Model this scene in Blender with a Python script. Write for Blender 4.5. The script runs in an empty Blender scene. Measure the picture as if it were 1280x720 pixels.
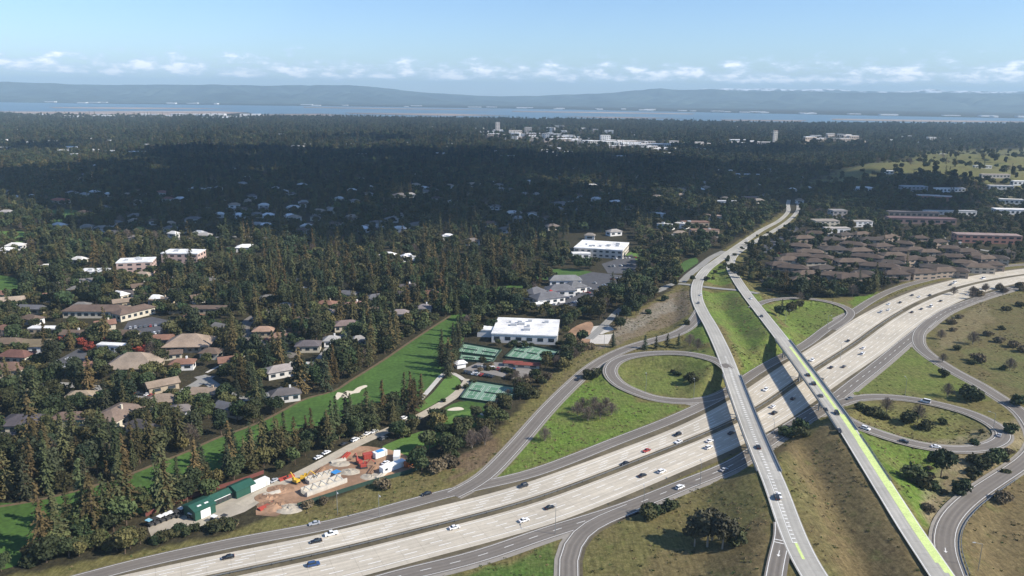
import bpy, math, random
import numpy as np
from mathutils import Vector
from mathutils.geometry import tessellate_polygon
SC = bpy.context.scene
RAD = math.radians
# ------------------------------------------------------------------ camera
F = 985.0; CAMH = 140.0; PITCH = RAD(13.7); ROLL = RAD(0.6)
cd = bpy.data.cameras.new("camera"); cam = bpy.data.objects.new("camera", cd)
SC.collection.objects.link(cam); SC.camera = cam
cd.sensor_width = 36; cd.lens = 36 * F / 1280; cd.clip_start = 1; cd.clip_end = 90000
cam.location = (0, 0, CAMH)
from mathutils import Matrix
_m = Matrix.Rotation(math.pi/2 - PITCH, 4, 'X') @ Matrix.Rotation(ROLL, 4, 'Z')
cam.matrix_world = Matrix.Translation((0, 0, CAMH)) @ _m
# ------------------------------------------------------------------ light
SUN_EL = 37.0
SUNV = np.array([0.965, -0.262, 0.0]); SUNV /= np.linalg.norm(SUNV)
SUNV = np.array([SUNV[0]*math.cos(RAD(SUN_EL)), SUNV[1]*math.cos(RAD(SUN_EL)), math.sin(RAD(SUN_EL))])
w = bpy.data.worlds.new("World"); SC.world = w; w.use_nodes = True
SKY_STRENGTH = 0.11
sl = bpy.data.lights.new("sun", 'SUN'); sun = bpy.data.objects.new("sun", sl); SC.collection.objects.link(sun)
sl.energy = 5.0; sl.angle = RAD(0.5); sl.color = (1.0, 0.93, 0.82)
sun.rotation_euler = Vector(SUNV).to_track_quat('Z', 'Y').to_euler()
sun.location = (300, -100, 400)
SC.view_settings.view_transform = 'Standard'; SC.view_settings.look = 'None'
SC.view_settings.exposure = 0.5; SC.view_settings.gamma = 1.0
SC.cycles.volume_bounces = 0
SC.cycles.max_bounces = 6; SC.cycles.diffuse_bounces = 3; SC.cycles.glossy_bounces = 2
SC.cycles.volume_step_rate = 10.0

def build_world():
    nt = w.node_tree; N = nt.nodes; L = nt.links; N.clear()
    out = N.new('ShaderNodeOutputWorld'); bg = N.new('ShaderNodeBackground'); L.new(bg.outputs[0], out.inputs[0])
    sky = N.new('ShaderNodeTexSky'); sky.sky_type = 'NISHITA'; sky.sun_disc = False
    sky.sun_elevation = RAD(SUN_EL); sky.sun_rotation = math.atan2(SUNV[0], SUNV[1])
    sky.air_density = 1.0; sky.dust_density = 0.15; sky.ozone_density = 2.2; sky.altitude = 200
    bg.inputs[1].default_value = SKY_STRENGTH
    tc = N.new('ShaderNodeTexCoord')
    # low band of cumulus far away, above the mountains
    sx = N.new('ShaderNodeSeparateXYZ'); L.new(tc.outputs['Generated'], sx.inputs[0])
    def math_(op, a, b=None, c=None, clamp=False):
        n = N.new('ShaderNodeMath'); n.operation = op; n.use_clamp = clamp
        for i, v in enumerate((a, b, c)):
            if v is None: continue
            if isinstance(v, (int, float)): n.inputs[i].default_value = v
            else: L.new(v, n.inputs[i])
        return n.outputs[0]
    az = math_('ARCTAN2', sx.outputs[0], sx.outputs[1]); el = math_('ARCSINE', sx.outputs[2])
    comb = N.new('ShaderNodeCombineXYZ'); L.new(math_('MULTIPLY', az, 34.0), comb.inputs[0]); L.new(math_('MULTIPLY', el, 88.0), comb.inputs[1])
    n1 = N.new('ShaderNodeTexNoise'); n1.inputs['Scale'].default_value = 0.95; n1.inputs['Detail'].default_value = 9; n1.inputs['Roughness'].default_value = 0.62
    L.new(comb.outputs[0], n1.inputs['Vector'])
    # flat-bottomed envelope: base about 1.6 deg, ragged top about 3.2 deg
    mr1 = N.new('ShaderNodeMapRange'); mr1.inputs[1].default_value = RAD(0.6); mr1.inputs[2].default_value = RAD(1.2); L.new(el, mr1.inputs[0])
    mr2 = N.new('ShaderNodeMapRange'); mr2.inputs[1].default_value = RAD(3.5); mr2.inputs[2].default_value = RAD(1.7); L.new(el, mr2.inputs[0])
    env = math_('MULTIPLY', mr1.outputs[0], mr2.outputs[0])
    dens = math_('ADD', n1.outputs[0], math_('MULTIPLY', math_('SUBTRACT', env, 1.0), 0.34))
    mr3 = N.new('ShaderNodeMapRange'); mr3.inputs[1].default_value = 0.36; mr3.inputs[2].default_value = 0.56; L.new(dens, mr3.inputs[0])
    mask = math_('MULTIPLY', mr3.outputs[0], 0.85, clamp=True)
    mr4 = N.new('ShaderNodeMapRange'); mr4.inputs[1].default_value = 0.44; mr4.inputs[2].default_value = 0.60; L.new(dens, mr4.inputs[0])
    cc = N.new('ShaderNodeMix'); cc.data_type = 'RGBA'; L.new(mr4.outputs[0], cc.inputs[0])
    cc.inputs[6].default_value = (5.6, 6.9, 8.8, 1); cc.inputs[7].default_value = (12.5, 12.2, 12.2, 1)
    # thin high veil
    mx = N.new('ShaderNodeMix'); mx.data_type = 'RGBA'; L.new(mask, mx.inputs[0]); 
    tint = N.new('ShaderNodeMix'); tint.data_type = 'RGBA'; tint.blend_type = 'MULTIPLY'; tint.inputs[0].default_value = 1.0; tint.inputs[7].default_value = (0.80, 0.93, 1.14, 1); L.new(sky.outputs[0], tint.inputs[6]); L.new(tint.outputs[2], mx.inputs[6]); L.new(cc.outputs[2], mx.inputs[7])
    L.new(mx.outputs[2], bg.inputs[0])
build_world()

# ------------------------------------------------------------------ geometry of the view: pixel (1280x720) -> ground point
def P(px, py, z=0.0):
    x = (px-640)/F; y = -(py-360)/F
    c, s = math.cos(ROLL), math.sin(ROLL)
    xr = x*c - y*s; yr = x*s + y*c
    d = np.array([xr, math.cos(PITCH)+yr*math.sin(PITCH), -math.sin(PITCH)+yr*math.cos(PITCH)])
    t = (z-CAMH)/d[2]
    return d*t + np.array([0, 0, CAMH])
def to_px(X, Y, Z=0.0):
    X = np.asarray(X, float); Y = np.asarray(Y, float); z = Z-CAMH
    dep = Y*math.cos(PITCH) - z*math.sin(PITCH); up = Y*math.sin(PITCH) + z*math.cos(PITCH)
    dep = np.where(dep < 1, 1, dep)
    xr = X/dep; yr = up/dep
    c, s = math.cos(ROLL), math.sin(ROLL)
    x = xr*c + yr*s; y = -xr*s + yr*c
    return 640+F*x, 360-F*y
def inpoly(px, py, poly):
    px = np.asarray(px); py = np.asarray(py); r = np.zeros(px.shape, bool); n = len(poly); j = n-1
    for i in range(n):
        xi, yi = poly[i]; xj, yj = poly[j]
        if yi != yj:
            r ^= ((yi > py) != (yj > py)) & (px < (xj-xi)*(py-yi)/(yj-yi)+xi)
        j = i
    return r
def spline(pts, step=4.0, closed=False):
    p = np.array(pts, float); n = len(p); out = []
    rng = range(n if closed else n-1)
    for i in rng:
        if closed: a, b, c, d = p[(i-1) % n], p[i], p[(i+1) % n], p[(i+2) % n]
        else: a, b, c, d = p[max(i-1, 0)], p[i], p[i+1], p[min(i+2, n-1)]
        L = np.linalg.norm(c-b); k = max(1, int(L/step))
        for q in range(k):
            t = q/k
            out.append(0.5*((2*b)+(-a+c)*t+(2*a-5*b+4*c-d)*t*t+(-a+3*b-3*c+d)*t**3))
    if not closed: out.append(p[-1])
    return np.array(out)
def smooth(p, it=2):
    p = p.copy()
    for _ in range(it):
        q = p.copy(); q[1:-1] = (p[:-2]+2*p[1:-1]+p[2:])/4; p = q
    return p

# ------------------------------------------------------------------ object helpers
COL = SC.collection
def new_mesh(name, V, Fc, mats=(), midx=None, uv=None, smooth_=False):
    me = bpy.data.meshes.new(name)
    V = np.asarray(V, np.float32)
    if isinstance(Fc, np.ndarray):
        n, k = Fc.shape
        me.vertices.add(len(V)); me.vertices.foreach_set('co', V.ravel())
        me.loops.add(n*k); me.loops.foreach_set('vertex_index', Fc.ravel().astype(np.int32))
        me.polygons.add(n); me.polygons.foreach_set('loop_start', np.arange(n, dtype=np.int32)*k)
        me.polygons.foreach_set('loop_total', np.full(n, k, np.int32))
    else:
        me.from_pydata([tuple(map(float, v)) for v in V], [], [tuple(int(q) for q in f) for f in Fc])
    for m in mats: me.materials.append(m)
    if midx is not None: me.polygons.foreach_set('material_index', np.asarray(midx, np.int32))
    if uv is not None:
        ul = me.uv_layers.new(name='UVMap'); ul.data.foreach_set('uv', np.asarray(uv, np.float32).ravel())
    me.update(calc_edges=True)
    if smooth_: me.polygons.foreach_set('use_smooth', np.ones(len(me.polygons), bool))
    me.validate()
    return me
def link(name, data, parent=None, loc=None, rz=None):
    o = bpy.data.objects.new(name, data); COL.objects.link(o)
    if parent is not None: o.parent = parent
    if loc is not None: o.location = tuple(map(float, loc))
    if rz is not None: o.rotation_euler[2] = rz
    return o
def tag(o, label=None, cat=None, group=None, kind=None):
    if label: o['label'] = label
    if cat: o['category'] = cat
    if group: o['group'] = group
    if kind: o['kind'] = kind
    return o
def thing(name, loc, label, cat, group=None, rz=0.0):
    return tag(link(name, None, None, loc, rz), label, cat, group)
def copy_tree(root, loc, rz=0.0, scale=None):
    r = root.copy(); COL.objects.link(r); r.location = tuple(map(float, loc)); r.rotation_euler[2] = rz
    if scale is not None: r.scale = (scale,)*3 if isinstance(scale, (int, float)) else scale
    for ch in root.children:
        c = ch.copy(); COL.objects.link(c); c.parent = r
        for g in ch.children:
            d = g.copy(); COL.objects.link(d); d.parent = c
    return r
class MB:
    """collects simple solids into one mesh"""
    def __init__(s): s.v = []; s.f = []; s.m = []
    def add(s, V, Fc, m=0):
        o = len(s.v); s.v += [tuple(map(float, q)) for q in V]; s.f += [tuple(i+o for i in f) for f in Fc]; s.m += [m]*len(Fc); return s
    def box(s, x0, x1, y0, y1, z0, z1, m=0, taper=0.0):
        t = taper
        V = [(x0, y0, z0), (x1, y0, z0), (x1, y1, z0), (x0, y1, z0), (x0+t, y0+t, z1), (x1-t, y0+t, z1), (x1-t, y1-t, z1), (x0+t, y1-t, z1)]
        return s.add(V, [(3, 2, 1, 0), (4, 5, 6, 7), (0, 1, 5, 4), (1, 2, 6, 5), (2, 3, 7, 6), (3, 0, 4, 7)], m)
    def prism(s, poly, z0, z1, m=0):
        n = len(poly)
        V = [(x, y, z0) for x, y in poly]+[(x, y, z1) for x, y in poly]
        return s.add(V, [tuple(range(n))[::-1], tuple(range(n, 2*n))]+[(i, (i+1) % n, n+(i+1) % n, n+i) for i in range(n)], m)
    def tube(s, a, b, ra, rb=None, n=6, m=0):
        rb = ra if rb is None else rb
        a = np.array(a, float); b = np.array(b, float); d = b-a; d /= (np.linalg.norm(d)+1e-9)
        u = np.cross(d, (0, 0, 1) if abs(d[2]) < .9 else (1, 0, 0)); u /= np.linalg.norm(u); v = np.cross(d, u)
        V = [a+ra*(math.cos(k*2*math.pi/n)*u+math.sin(k*2*math.pi/n)*v) for k in range(n)]+[b+rb*(math.cos(k*2*math.pi/n)*u+math.sin(k*2*math.pi/n)*v) for k in range(n)]
        return s.add(V, [(i, (i+1) % n, n+(i+1) % n, n+i) for i in range(n)]+[tuple(range(n))[::-1], tuple(range(n, 2*n))], m)
    def mesh(s, name, mats): return new_mesh(name, s.v, s.f, mats, s.m)
    def build(s, name, mats, parent=None, loc=None, rz=None):
        return link(name, s.mesh(name, mats if isinstance(mats, (list, tuple)) else [mats]), parent, loc, rz)

# ------------------------------------------------------------------ materials
def mat(name, col, rough=0.8, noise=None, spec=0.3, metal=0.0, amp=0.25, scale=1.0, objcol=False, rand=0.0, attr=None, bump=0.0, scale2=None, trans=0.0, warm=0.0):
    m = bpy.data.materials.new(name); m.use_nodes = True; nt = m.node_tree; N = nt.nodes; L = nt.links
    b = N['Principled BSDF']; b.inputs['Roughness'].default_value = rough; b.inputs['Specular IOR Level'].default_value = spec; b.inputs['Metallic'].default_value = metal
    src = None
    if objcol:
        oi = N.new('ShaderNodeObjectInfo'); src = oi.outputs['Color']
    elif attr:
        a = N.new('ShaderNodeAttribute'); a.attribute_name = attr; src = a.outputs['Color']
    else:
        c = N.new('ShaderNodeRGB'); c.outputs[0].default_value = (*col, 1); src = c.outputs[0]
    val = None
    def mul(a, v):
        n = N.new('ShaderNodeMath'); n.operation = 'MULTIPLY'; L.new(a, n.inputs[0]); L.new(v, n.inputs[1]); return n.outputs[0]
    if noise is not False:
        tc = N.new('ShaderNodeTexCoord')
        n1 = N.new('ShaderNodeTexNoise'); n1.inputs['Scale'].default_value = scale; n1.inputs['Detail'].default_value = 6; n1.inputs['Roughness'].default_value = 0.65
        L.new(tc.outputs['Object'], n1.inputs['Vector'])
        r = N.new('ShaderNodeMapRange'); r.inputs[1].default_value = 0.25; r.inputs[2].default_value = 0.75; r.inputs[3].default_value = 1-amp; r.inputs[4].default_value = 1+amp
        L.new(n1.outputs[0], r.inputs[0]); val = r.outputs[0]
        if scale2:
            n2 = N.new('ShaderNodeTexNoise'); n2.inputs['Scale'].default_value = scale2; n2.inputs['Detail'].default_value = 4
            L.new(tc.outputs['Object'], n2.inputs['Vector'])
            r2 = N.new('ShaderNodeMapRange'); r2.inputs[1].default_value = 0.3; r2.inputs[2].default_value = 0.7; r2.inputs[3].default_value = 1-amp; r2.inputs[4].default_value = 1+amp
            L.new(n2.outputs[0], r2.inputs[0]); val = mul(val, r2.outputs[0])
        if bump:
            bp = N.new('ShaderNodeBump'); bp.inputs['Strength'].default_value = bump; bp.inputs['Distance'].default_value = 0.4
            L.new(n1.outputs[0], bp.inputs['Height']); L.new(bp.outputs[0], b.inputs['Normal'])
    if rand:
        oi = N.new('ShaderNodeObjectInfo')
        r = N.new('ShaderNodeMapRange'); r.inputs[3].default_value = 1-rand; r.inputs[4].default_value = 1+rand; L.new(oi.outputs['Random'], r.inputs[0])
        val = r.outputs[0] if val is None else mul(val, r.outputs[0])
    if val is not None:
        mx = N.new('ShaderNodeVectorMath'); mx.operation = 'SCALE'; L.new(src, mx.inputs[0]); L.new(val, mx.inputs['Scale']); src = mx.outputs[0]
    if warm:
        oi2 = N.new('ShaderNodeObjectInfo')
        wn = N.new('ShaderNodeTexWhiteNoise'); wn.noise_dimensions = '1D'; L.new(oi2.outputs['Random'], wn.inputs['W'])
        rr = N.new('ShaderNodeMapRange'); rr.inputs[3].default_value = 1-warm; rr.inputs[4].default_value = 1+warm; L.new(wn.outputs['Value'], rr.inputs[0])
        cb = N.new('ShaderNodeCombineXYZ'); L.new(rr.outputs[0], cb.inputs[0]); cb.inputs[1].default_value = 1; cb.inputs[2].default_value = 1
        vm = N.new('ShaderNodeVectorMath'); vm.operation = 'MULTIPLY'; L.new(src, vm.inputs[0]); L.new(cb.outputs[0], vm.inputs[1]); src = vm.outputs[0]
    L.new(src, b.inputs['Base Color'])
    if trans: b.inputs['Transmission Weight'].default_value = trans
    return m

M = {}
M['concrete'] = mat('pale_concrete', (0.50, 0.47, 0.42), 0.85, scale=0.35, amp=0.12, scale2=0.02)
M['barrier'] = mat('barrier_concrete', (0.42, 0.40, 0.36), 0.85, scale=0.8, amp=0.2)
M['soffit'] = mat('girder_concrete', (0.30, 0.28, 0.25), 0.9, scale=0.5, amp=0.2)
M['paint'] = mat('white_road_paint', (0.74, 0.73, 0.69), 0.6, scale=0.7, amp=0.15)
M['greenpaint'] = mat('lime_cycle_lane_paint', (0.56, 0.66, 0.25), 0.7, scale=0.35, amp=0.14, scale2=2.0)
M['metal'] = mat('galvanised_steel', (0.35, 0.36, 0.37), 0.45, metal=0.7, noise=False)
M['dark'] = mat('dark_steel', (0.05, 0.05, 0.05), 0.6, noise=False)
M['tyre'] = mat('tyre_rubber', (0.02, 0.02, 0.02), 0.85, noise=False)
M['glass'] = mat('window_glass', (0.03, 0.04, 0.05), 0.12, noise=False, spec=0.6)
M['carpaint'] = mat('car_paint', (1, 1, 1), 0.3, noise=False, objcol=True, spec=0.5)
M['headlight'] = mat('headlight_lens', (0.7, 0.7, 0.68), 0.2, noise=False)
M['taillight'] = mat('tail_light_lens', (0.35, 0.02, 0.02), 0.3, noise=False)
M['bark'] = mat('tree_bark', (0.12, 0.085, 0.06), 0.95, scale=2, amp=0.3)
M['bark_pale'] = mat('pale_bark', (0.30, 0.26, 0.21), 0.95, scale=2, amp=0.3)
M['needle'] = mat('conifer_needles', (0.082, 0.074, 0.032), 0.85, scale=0.28, amp=0.45, rand=0.4, warm=0.3, spec=0.15)
M['needle_dark'] = mat('dark_conifer_needles', (0.040, 0.048, 0.026), 0.85, scale=0.3, amp=0.45, rand=0.35, warm=0.2, spec=0.15)
M['leaf'] = mat('evergreen_leaves', (0.050, 0.058, 0.024), 0.8, scale=0.3, amp=0.45, rand=0.4, warm=0.3, spec=0.2)
M['leaf_olive'] = mat('olive_leaves', (0.090, 0.092, 0.034), 0.8, scale=0.3, amp=0.4, rand=0.35, warm=0.25, spec=0.2)
M['leaf_red'] = mat('red_autumn_leaves', (0.26, 0.055, 0.035), 0.8, scale=0.5, amp=0.4, rand=0.2)
M['twig'] = mat('bare_twigs', (0.150, 0.115, 0.092), 0.9, scale=0.4, amp=0.35, rand=0.3)
M['wall'] = mat('painted_wall', (1, 1, 1), 0.85, objcol=True, scale=0.6, amp=0.08)
M['roof'] = mat('shingle_roof', (1, 1, 1), 0.9, objcol=True, scale=1.3, amp=0.22, scale2=0.15)
M['trim'] = mat('window_trim', (0.6, 0.58, 0.52), 0.7, noise=False)
M['white'] = mat('white_paint', (0.78, 0.78, 0.76), 0.55, scale=0.5, amp=0.08)
M['hvac'] = mat('roof_unit_metal', (0.45, 0.46, 0.47), 0.5, noise=False)

def uv_road(name, base, lanes, wear=0.10, joint=False):
    """road surface: UV in metres (u across, v along); wheel-track wear, patches, slab joints"""
    m = bpy.data.materials.new(name); m.use_nodes = True; nt = m.node_tree; N = nt.nodes; L = nt.links
    b = N['Principled BSDF']; b.inputs['Roughness'].default_value = 0.85; b.inputs['Specular IOR Level'].default_value = 0.25
    tc = N.new('ShaderNodeTexCoord'); sp = N.new('ShaderNodeSeparateXYZ'); L.new(tc.outputs['UV'], sp.inputs[0])
    def mt(op, a, b_=None):
        n = N.new('ShaderNodeMath'); n.operation = op
        for i, v in enumerate((a, b_)):
            if v is None: continue
            if isinstance(v, (int, float)): n.inputs[i].default_value = v
            else: L.new(v, n.inputs[i])
        return n.outputs[0]
    tr = mt('ABSOLUTE', mt('SINE', mt('MULTIPLY', sp.outputs[0], math.pi/1.83)))
    mp = N.new('ShaderNodeMapping'); mp.inputs['Scale'].default_value = (1.2, 0.03, 1); L.new(tc.outputs['UV'], mp.inputs[0])
    st = N.new('ShaderNodeTexNoise'); st.inputs['Scale'].default_value = 1.0; st.inputs['Detail'].default_value = 4; L.new(mp.outputs[0], st.inputs['Vector'])
    fine = N.new('ShaderNodeTexNoise'); fine.inputs['Scale'].default_value = 0.5; fine.inputs['Detail'].default_value = 8; fine.inputs['Roughness'].default_value = 0.7; L.new(tc.outputs['UV'], fine.inputs['Vector'])
    big = N.new('ShaderNodeTexNoise'); big.inputs['Scale'].default_value = 0.03; L.new(tc.outputs['UV'], big.inputs['Vector'])
    v = mt('SUBTRACT', 1.0, mt('MULTIPLY', tr, wear))
    v = mt('MULTIPLY', v, mt('ADD', 0.68, mt('MULTIPLY', st.outputs[0], 0.64)))
    v = mt('MULTIPLY', v, mt('ADD', 0.78, mt('MULTIPLY', fine.outputs[0], 0.44)))
    v = mt('MULTIPLY', v, mt('ADD', 0.76, mt('MULTIPLY', big.outputs[0], 0.48)))
    if joint:
        # slabs: random brightness per 4.6 m x 3.66 m slab
        cx = mt('FLOOR', mt('DIVIDE', sp.outputs[0], 3.66)); cy = mt('FLOOR', mt('DIVIDE', sp.outputs[1], 14.0))
        cb = N.new('ShaderNodeCombineXYZ'); L.new(cx, cb.inputs[0]); L.new(cy, cb.inputs[1])
        wn = N.new('ShaderNodeTexWhiteNoise'); wn.noise_dimensions = '2D'; L.new(cb.outputs[0], wn.inputs['Vector'])
        pw = mt('POWER', wn.outputs['Value'], 6.0)
        v = mt('MULTIPLY', v, mt('ADD', 0.98, mt('MULTIPLY', pw, 0.13)))
        jf = mt('LESS_THAN', mt('FRACT', mt('DIVIDE', sp.outputs[1], 7.0)), 0.03)
        v = mt('MULTIPLY', v, mt('SUBTRACT', 1.0, mt('MULTIPLY', jf, 0.16)))
    c = N.new('ShaderNodeVectorMath'); c.operation = 'SCALE'; c.inputs[0].default_value = base; L.new(v, c.inputs['Scale']); L.new(c.outputs[0], b.inputs['Base Color'])
    return m
M['freeway'] = uv_road('freeway_concrete', (0.52, 0.465, 0.375), 4, 0.10, True)
M['asphalt'] = uv_road('worn_asphalt', (0.20, 0.177, 0.152), 2, 0.22)
M['oldasphalt'] = uv_road('pale_old_asphalt', (0.30, 0.29, 0.265), 2, 0.16)
M['deck'] = uv_road('bridge_deck_concrete', (0.41, 0.39, 0.345), 2, 0.14, True)

# ------------------------------------------------------------------ roads (pixel x, pixel y, height)
def pl(pts): return [P(a, b, c) for a, b, c in pts]
def z0(pts): return [(a, b, 0.0) for a, b in pts]
FU = [(-260,812),(-90,776),(60,745),(120,724),(200,705),(269,691),(340,680),(411,669),(522,643),(620,614),(683,595),(767,569),(839,538),(880,517),(933,485),(999,445),(1036,418),(1074,396),(1099,382),(1130,368),(1161,358),(1192,349),(1239,341.5),(1280,336),(1340,330),(1420,326),(1600,317),(1800,309)]
FMED = [(-140,812),(30,775),(180,742),(270,721),(411,692),(522,664),(600,645),(656,630),(711,610),(767,589),(822,567),(878,545),(946,512),(1014,465),(1067,431),(1099,407.5),(1124,391.5),(1149,378),(1177,366.5),(1208,357),(1239,350),(1280,343.5),(1340,337),(1420,332.5),(1600,323.5),(1800,315)]
FL = [(20,822),(180,785),(330,750),(410,732),(494,711),(600,681),(656,664),(711,645),(767,626),(822,606),(878,581),(919,561),(955,540),(1033,493),(1067,468),(1099,445),(1130,421),(1149,407),(1177,388),(1208,374),(1239,363),(1280,352.5),(1340,344.5),(1420,339),(1600,330),(1800,321.5)]
fmed = smooth(spline(pl(z0(FMED)), 6), 6)
fu = smooth(spline(pl(z0(FU)), 6), 6); fl = smooth(spline(pl(z0(FL)), 6), 6)
def normals(c):
    t = np.gradient(c[:, :2], axis=0); t /= np.linalg.norm(t, axis=1)[:, None]
    return np.stack([t[:, 1], -t[:, 0]], 1)     # to the right of travel
def nearest_d(pts, line):
    best = np.full(len(pts), 1e9); bt = np.zeros(len(pts)); seg = np.zeros(len(pts), int)
    for i in range(len(line)-1):
        a = line[i, :2]; d = line[i+1, :2]-a; L2 = d@d+1e-9
        t = np.clip(((pts-a)@d)/L2, 0, 1); q = np.linalg.norm(pts-a-t[:, None]*d, axis=1)
        k = q < best; best[k] = q[k]; bt[k] = t[k]; seg[k] = i
    return best, seg, bt
# widths of the two carriageways measured from the median line, smoothed
def width_to(line, other):
    d, _, _ = nearest_d(line[:, :2], other); return d
wU = width_to(fmed, fu); wL = width_to(fmed, fl)
def sm1(a, k=9):
    p = np.pad(a, k, mode='edge'); return np.convolve(p, np.ones(2*k+1)/(2*k+1), 'valid')
wU = np.clip(sm1(wU), 12.0, 19.5); wL = np.clip(sm1(wL), 15.0, 18.5)
def ribbon(c, lo, hi, dz=0.0, nacross=1):
    """c: Nx3 centre line, lo/hi offsets to the right of travel (scalars or arrays) -> V,F,uv"""
    n = len(c); nr = normals(c); lo = np.broadcast_to(lo, n); hi = np.broadcast_to(hi, n)
    s = np.r_[0, np.cumsum(np.linalg.norm(np.diff(c[:, :2], axis=0), axis=1))]
    k = nacross+1; V = np.zeros((n, k, 3)); UV = np.zeros((n, k, 2))
    for j in range(k):
        o = lo+(hi-lo)*j/nacross
        V[:, j, :2] = c[:, :2]+nr*o[:, None]; V[:, j, 2] = c[:, 2]+dz; UV[:, j, 0] = o; UV[:, j, 1] = s
    Fq = []; 
    for i in range(n-1):
        for j in range(nacross): Fq.append((i*k+j, i*k+j+1, (i+1)*k+j+1, (i+1)*k+j))
    Fq = np.array(Fq); uv = UV.reshape(-1, 2)[Fq.ravel()]
    return V.reshape(-1, 3), Fq[:, ::1], uv
def up_faces(V, Fq, uv):
    a = V[Fq[0]]; nz = np.cross(a[1]-a[0], a[2]-a[0])[2]
    if nz < 0:
        Fq = Fq[:, ::-1]; uv = uv.reshape(-1, 4, 2)[:, ::-1].reshape(-1, 2)
    return V, Fq, uv
def road_obj(name, c, lo, hi, m, dz=0.12, kind='structure', label=None):
    V, Fq, uv = up_faces(*ribbon(c, lo, hi, dz, 2))
    o = link(name, new_mesh(name, V, Fq, [m], uv=uv)); o['kind'] = kind
    return o
PAINT_V, PAINT_F = [], []
def paint(c, off, wid=0.16, dash=None, dz=0.135, store=None, start=0, end=None):
    s = np.r_[0, np.cumsum(np.linalg.norm(np.diff(c[:, :2], axis=0), axis=1))]
    off = np.broadcast_to(off, len(c)); nr = normals(c); end = s[-1] if end is None else end
    store = (PAINT_V, PAINT_F) if store is None else store
    if dash is None: segs = [(max(a, start), min(b, end)) for a, b in zip(s[:-1], s[1:]) if b > start and a < end]
    else:
        segs = []; x = start
        while x < end: segs.append((x, min(x+dash[0], end))); x += dash[0]+dash[1]
    def at(q):
        p = [np.interp(q, s, c[:, i]) for i in range(3)]; o = np.interp(q, s, off); n = np.array([np.interp(q, s, nr[:, i]) for i in range(2)])
        return np.array(p), o, n
    for a, b in segs:
        pa, oa, na = at(a); pb, ob, nb = at(b)
        q = []
        for p, o, n, sg in ((pa, oa, na, -1), (pa, oa, na, 1), (pb, ob, nb, 1), (pb, ob, nb, -1)):
            q.append((p[0]+n[0]*(o+sg*wid/2), p[1]+n[1]*(o+sg*wid/2), p[2]+dz))
        a3 = np.array(q)
        if np.cross(a3[1]-a3[0], a3[2]-a3[0])[2] < 0: q = q[::-1]
        k = len(store[0]); store[0].extend(q); store[1].append((k, k+1, k+2, k+3))

# freeway surface
MED = 1.9
fw_u = road_obj('freeway_carriageway', fmed, -wU, -MED, M['freeway']); fw_l = road_obj('freeway_carriageway', fmed, MED, wL, M['freeway'])
for sg, wd in ((-1, wU), (1, wL)):
    w_in = MED+1.7; w_out = wd-2.6
    paint(fmed, sg*(w_in-0.3), 0.22); paint(fmed, sg*(w_out+0.2), 0.26)
    for k in (1, 2, 3): paint(fmed, sg*(w_in+(w_out-w_in)*k/4), 0.28, dash=(4.2, 7.4), start=2*k)
# other roads
ROADS = {}; RDZ = {}
def road(key, name, pts, hw, m, step=5, lines='edge', elev=False):
    c = smooth(spline(pl(pts), step), 3)
    ROADS[key] = (c, hw)
    if isinstance(hw, tuple): lo, hi = -hw[0], hw[1]
    else: lo, hi = -hw, hw
    dz = 0.13+0.012*len(ROADS); RDZ[key] = dz
    o = road_obj(name, c, lo, hi, m, dz)
    if 'edge' in lines:
        paint(c, lo+0.55, 0.17, dz=dz+.006); paint(c, hi-0.55, 0.17, dz=dz+.006)
    if 'dash' in lines: paint(c, (lo+hi)/2, 0.2, dash=(3.5, 6), dz=dz+.006)
    return o
RB = [(-260,798,0),(-90,764,0),(60,735,0),(140,713,0),(178,703,0),(240,690,0),(300,677,0),(411,657,0),(494,635,0),(570,614,0),(600,607,0),(656,595,0),(711,575.5,0),(767,553,0),(822,532,0),(864,514,0),(903,494,0),(927,477,0),(958,457,0),(1005,432,0),(1036,409,0),(1067,390,0),(1092,374,0),(1117,362,0),(1146,353,0),(1192,343,0),(1239,334.5,0),(1290,330,0),(1400,322,0),(1600,311,0),(1800,303,0)]
road('B', 'collector_road', RB, 3.3, M['asphalt'], lines='edge')
RLC = [(130,815,0),(280,777,0),(420,744,0),(494,721,0),(560,706,0),(620,689,0),(683,666,0),(744,648,0),(794,631,0),(850,608,0),(919,580,0),(970,545,0),(1036,504,0),(1067,480,0),(1099,455,0),(1130,429,0),(1149,414,0),(1180,391,0),(1215,376.5,0),(1250,365.5,0),(1290,356,0),(1400,345,0),(1600,334,0),(1800,326,0)]
road('C', 'collector_road', RLC, 3.6, M['asphalt'], lines='edge dash')
RA = [(566,619,0),(600,602,0),(642,560,0),(683,513,0),(717,479,0),(744,456,0),(778,438,.3),(811,427,1),(842,419,2),(862,408,3),(871,397,3.8),(877,386,4.1)]
road('A', 'ramp_road', RA, 3.3, M['asphalt'])
RSE = [(760,850,0),(735,800,0),(714,745,0),(709,722,0),(705,700,0),(711,680,0),(726,664,0),(752,650,0),(790,635,0)]
road('SE', 'ramp_road', RSE, 3.3, M['asphalt'])
RLL = [(912,462,7),(905,455,7),(890,448.5,6.6),(860,442,5.6),(826,441,4.4),(794,444,3.3),(771,451,2.4),(762,464,1.6),(772,479,1),(794,490,.5),(822,499,.1),(860,502,0),(895,497,0),(925,481,0)]
road('LL', 'loop_ramp_road', RLL, 3.0, M['asphalt'], step=3)
RRL = [(1040,512,7),(1052,522,6.9),(1074,533,6.4),(1105,544,5.7),(1146,556,4.7),(1192,562,3.8),(1230,560,3),(1254,549,2.4),(1250,536,1.9),(1224,521,1.3),(1192,510,.8),(1146,500,.3),(1105,496,0),(1070,498,0),(1042,507,0),(1018,520,0)]
road('RL', 'loop_ramp_road', RRL, 3.1, M['asphalt'], step=3)
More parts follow.
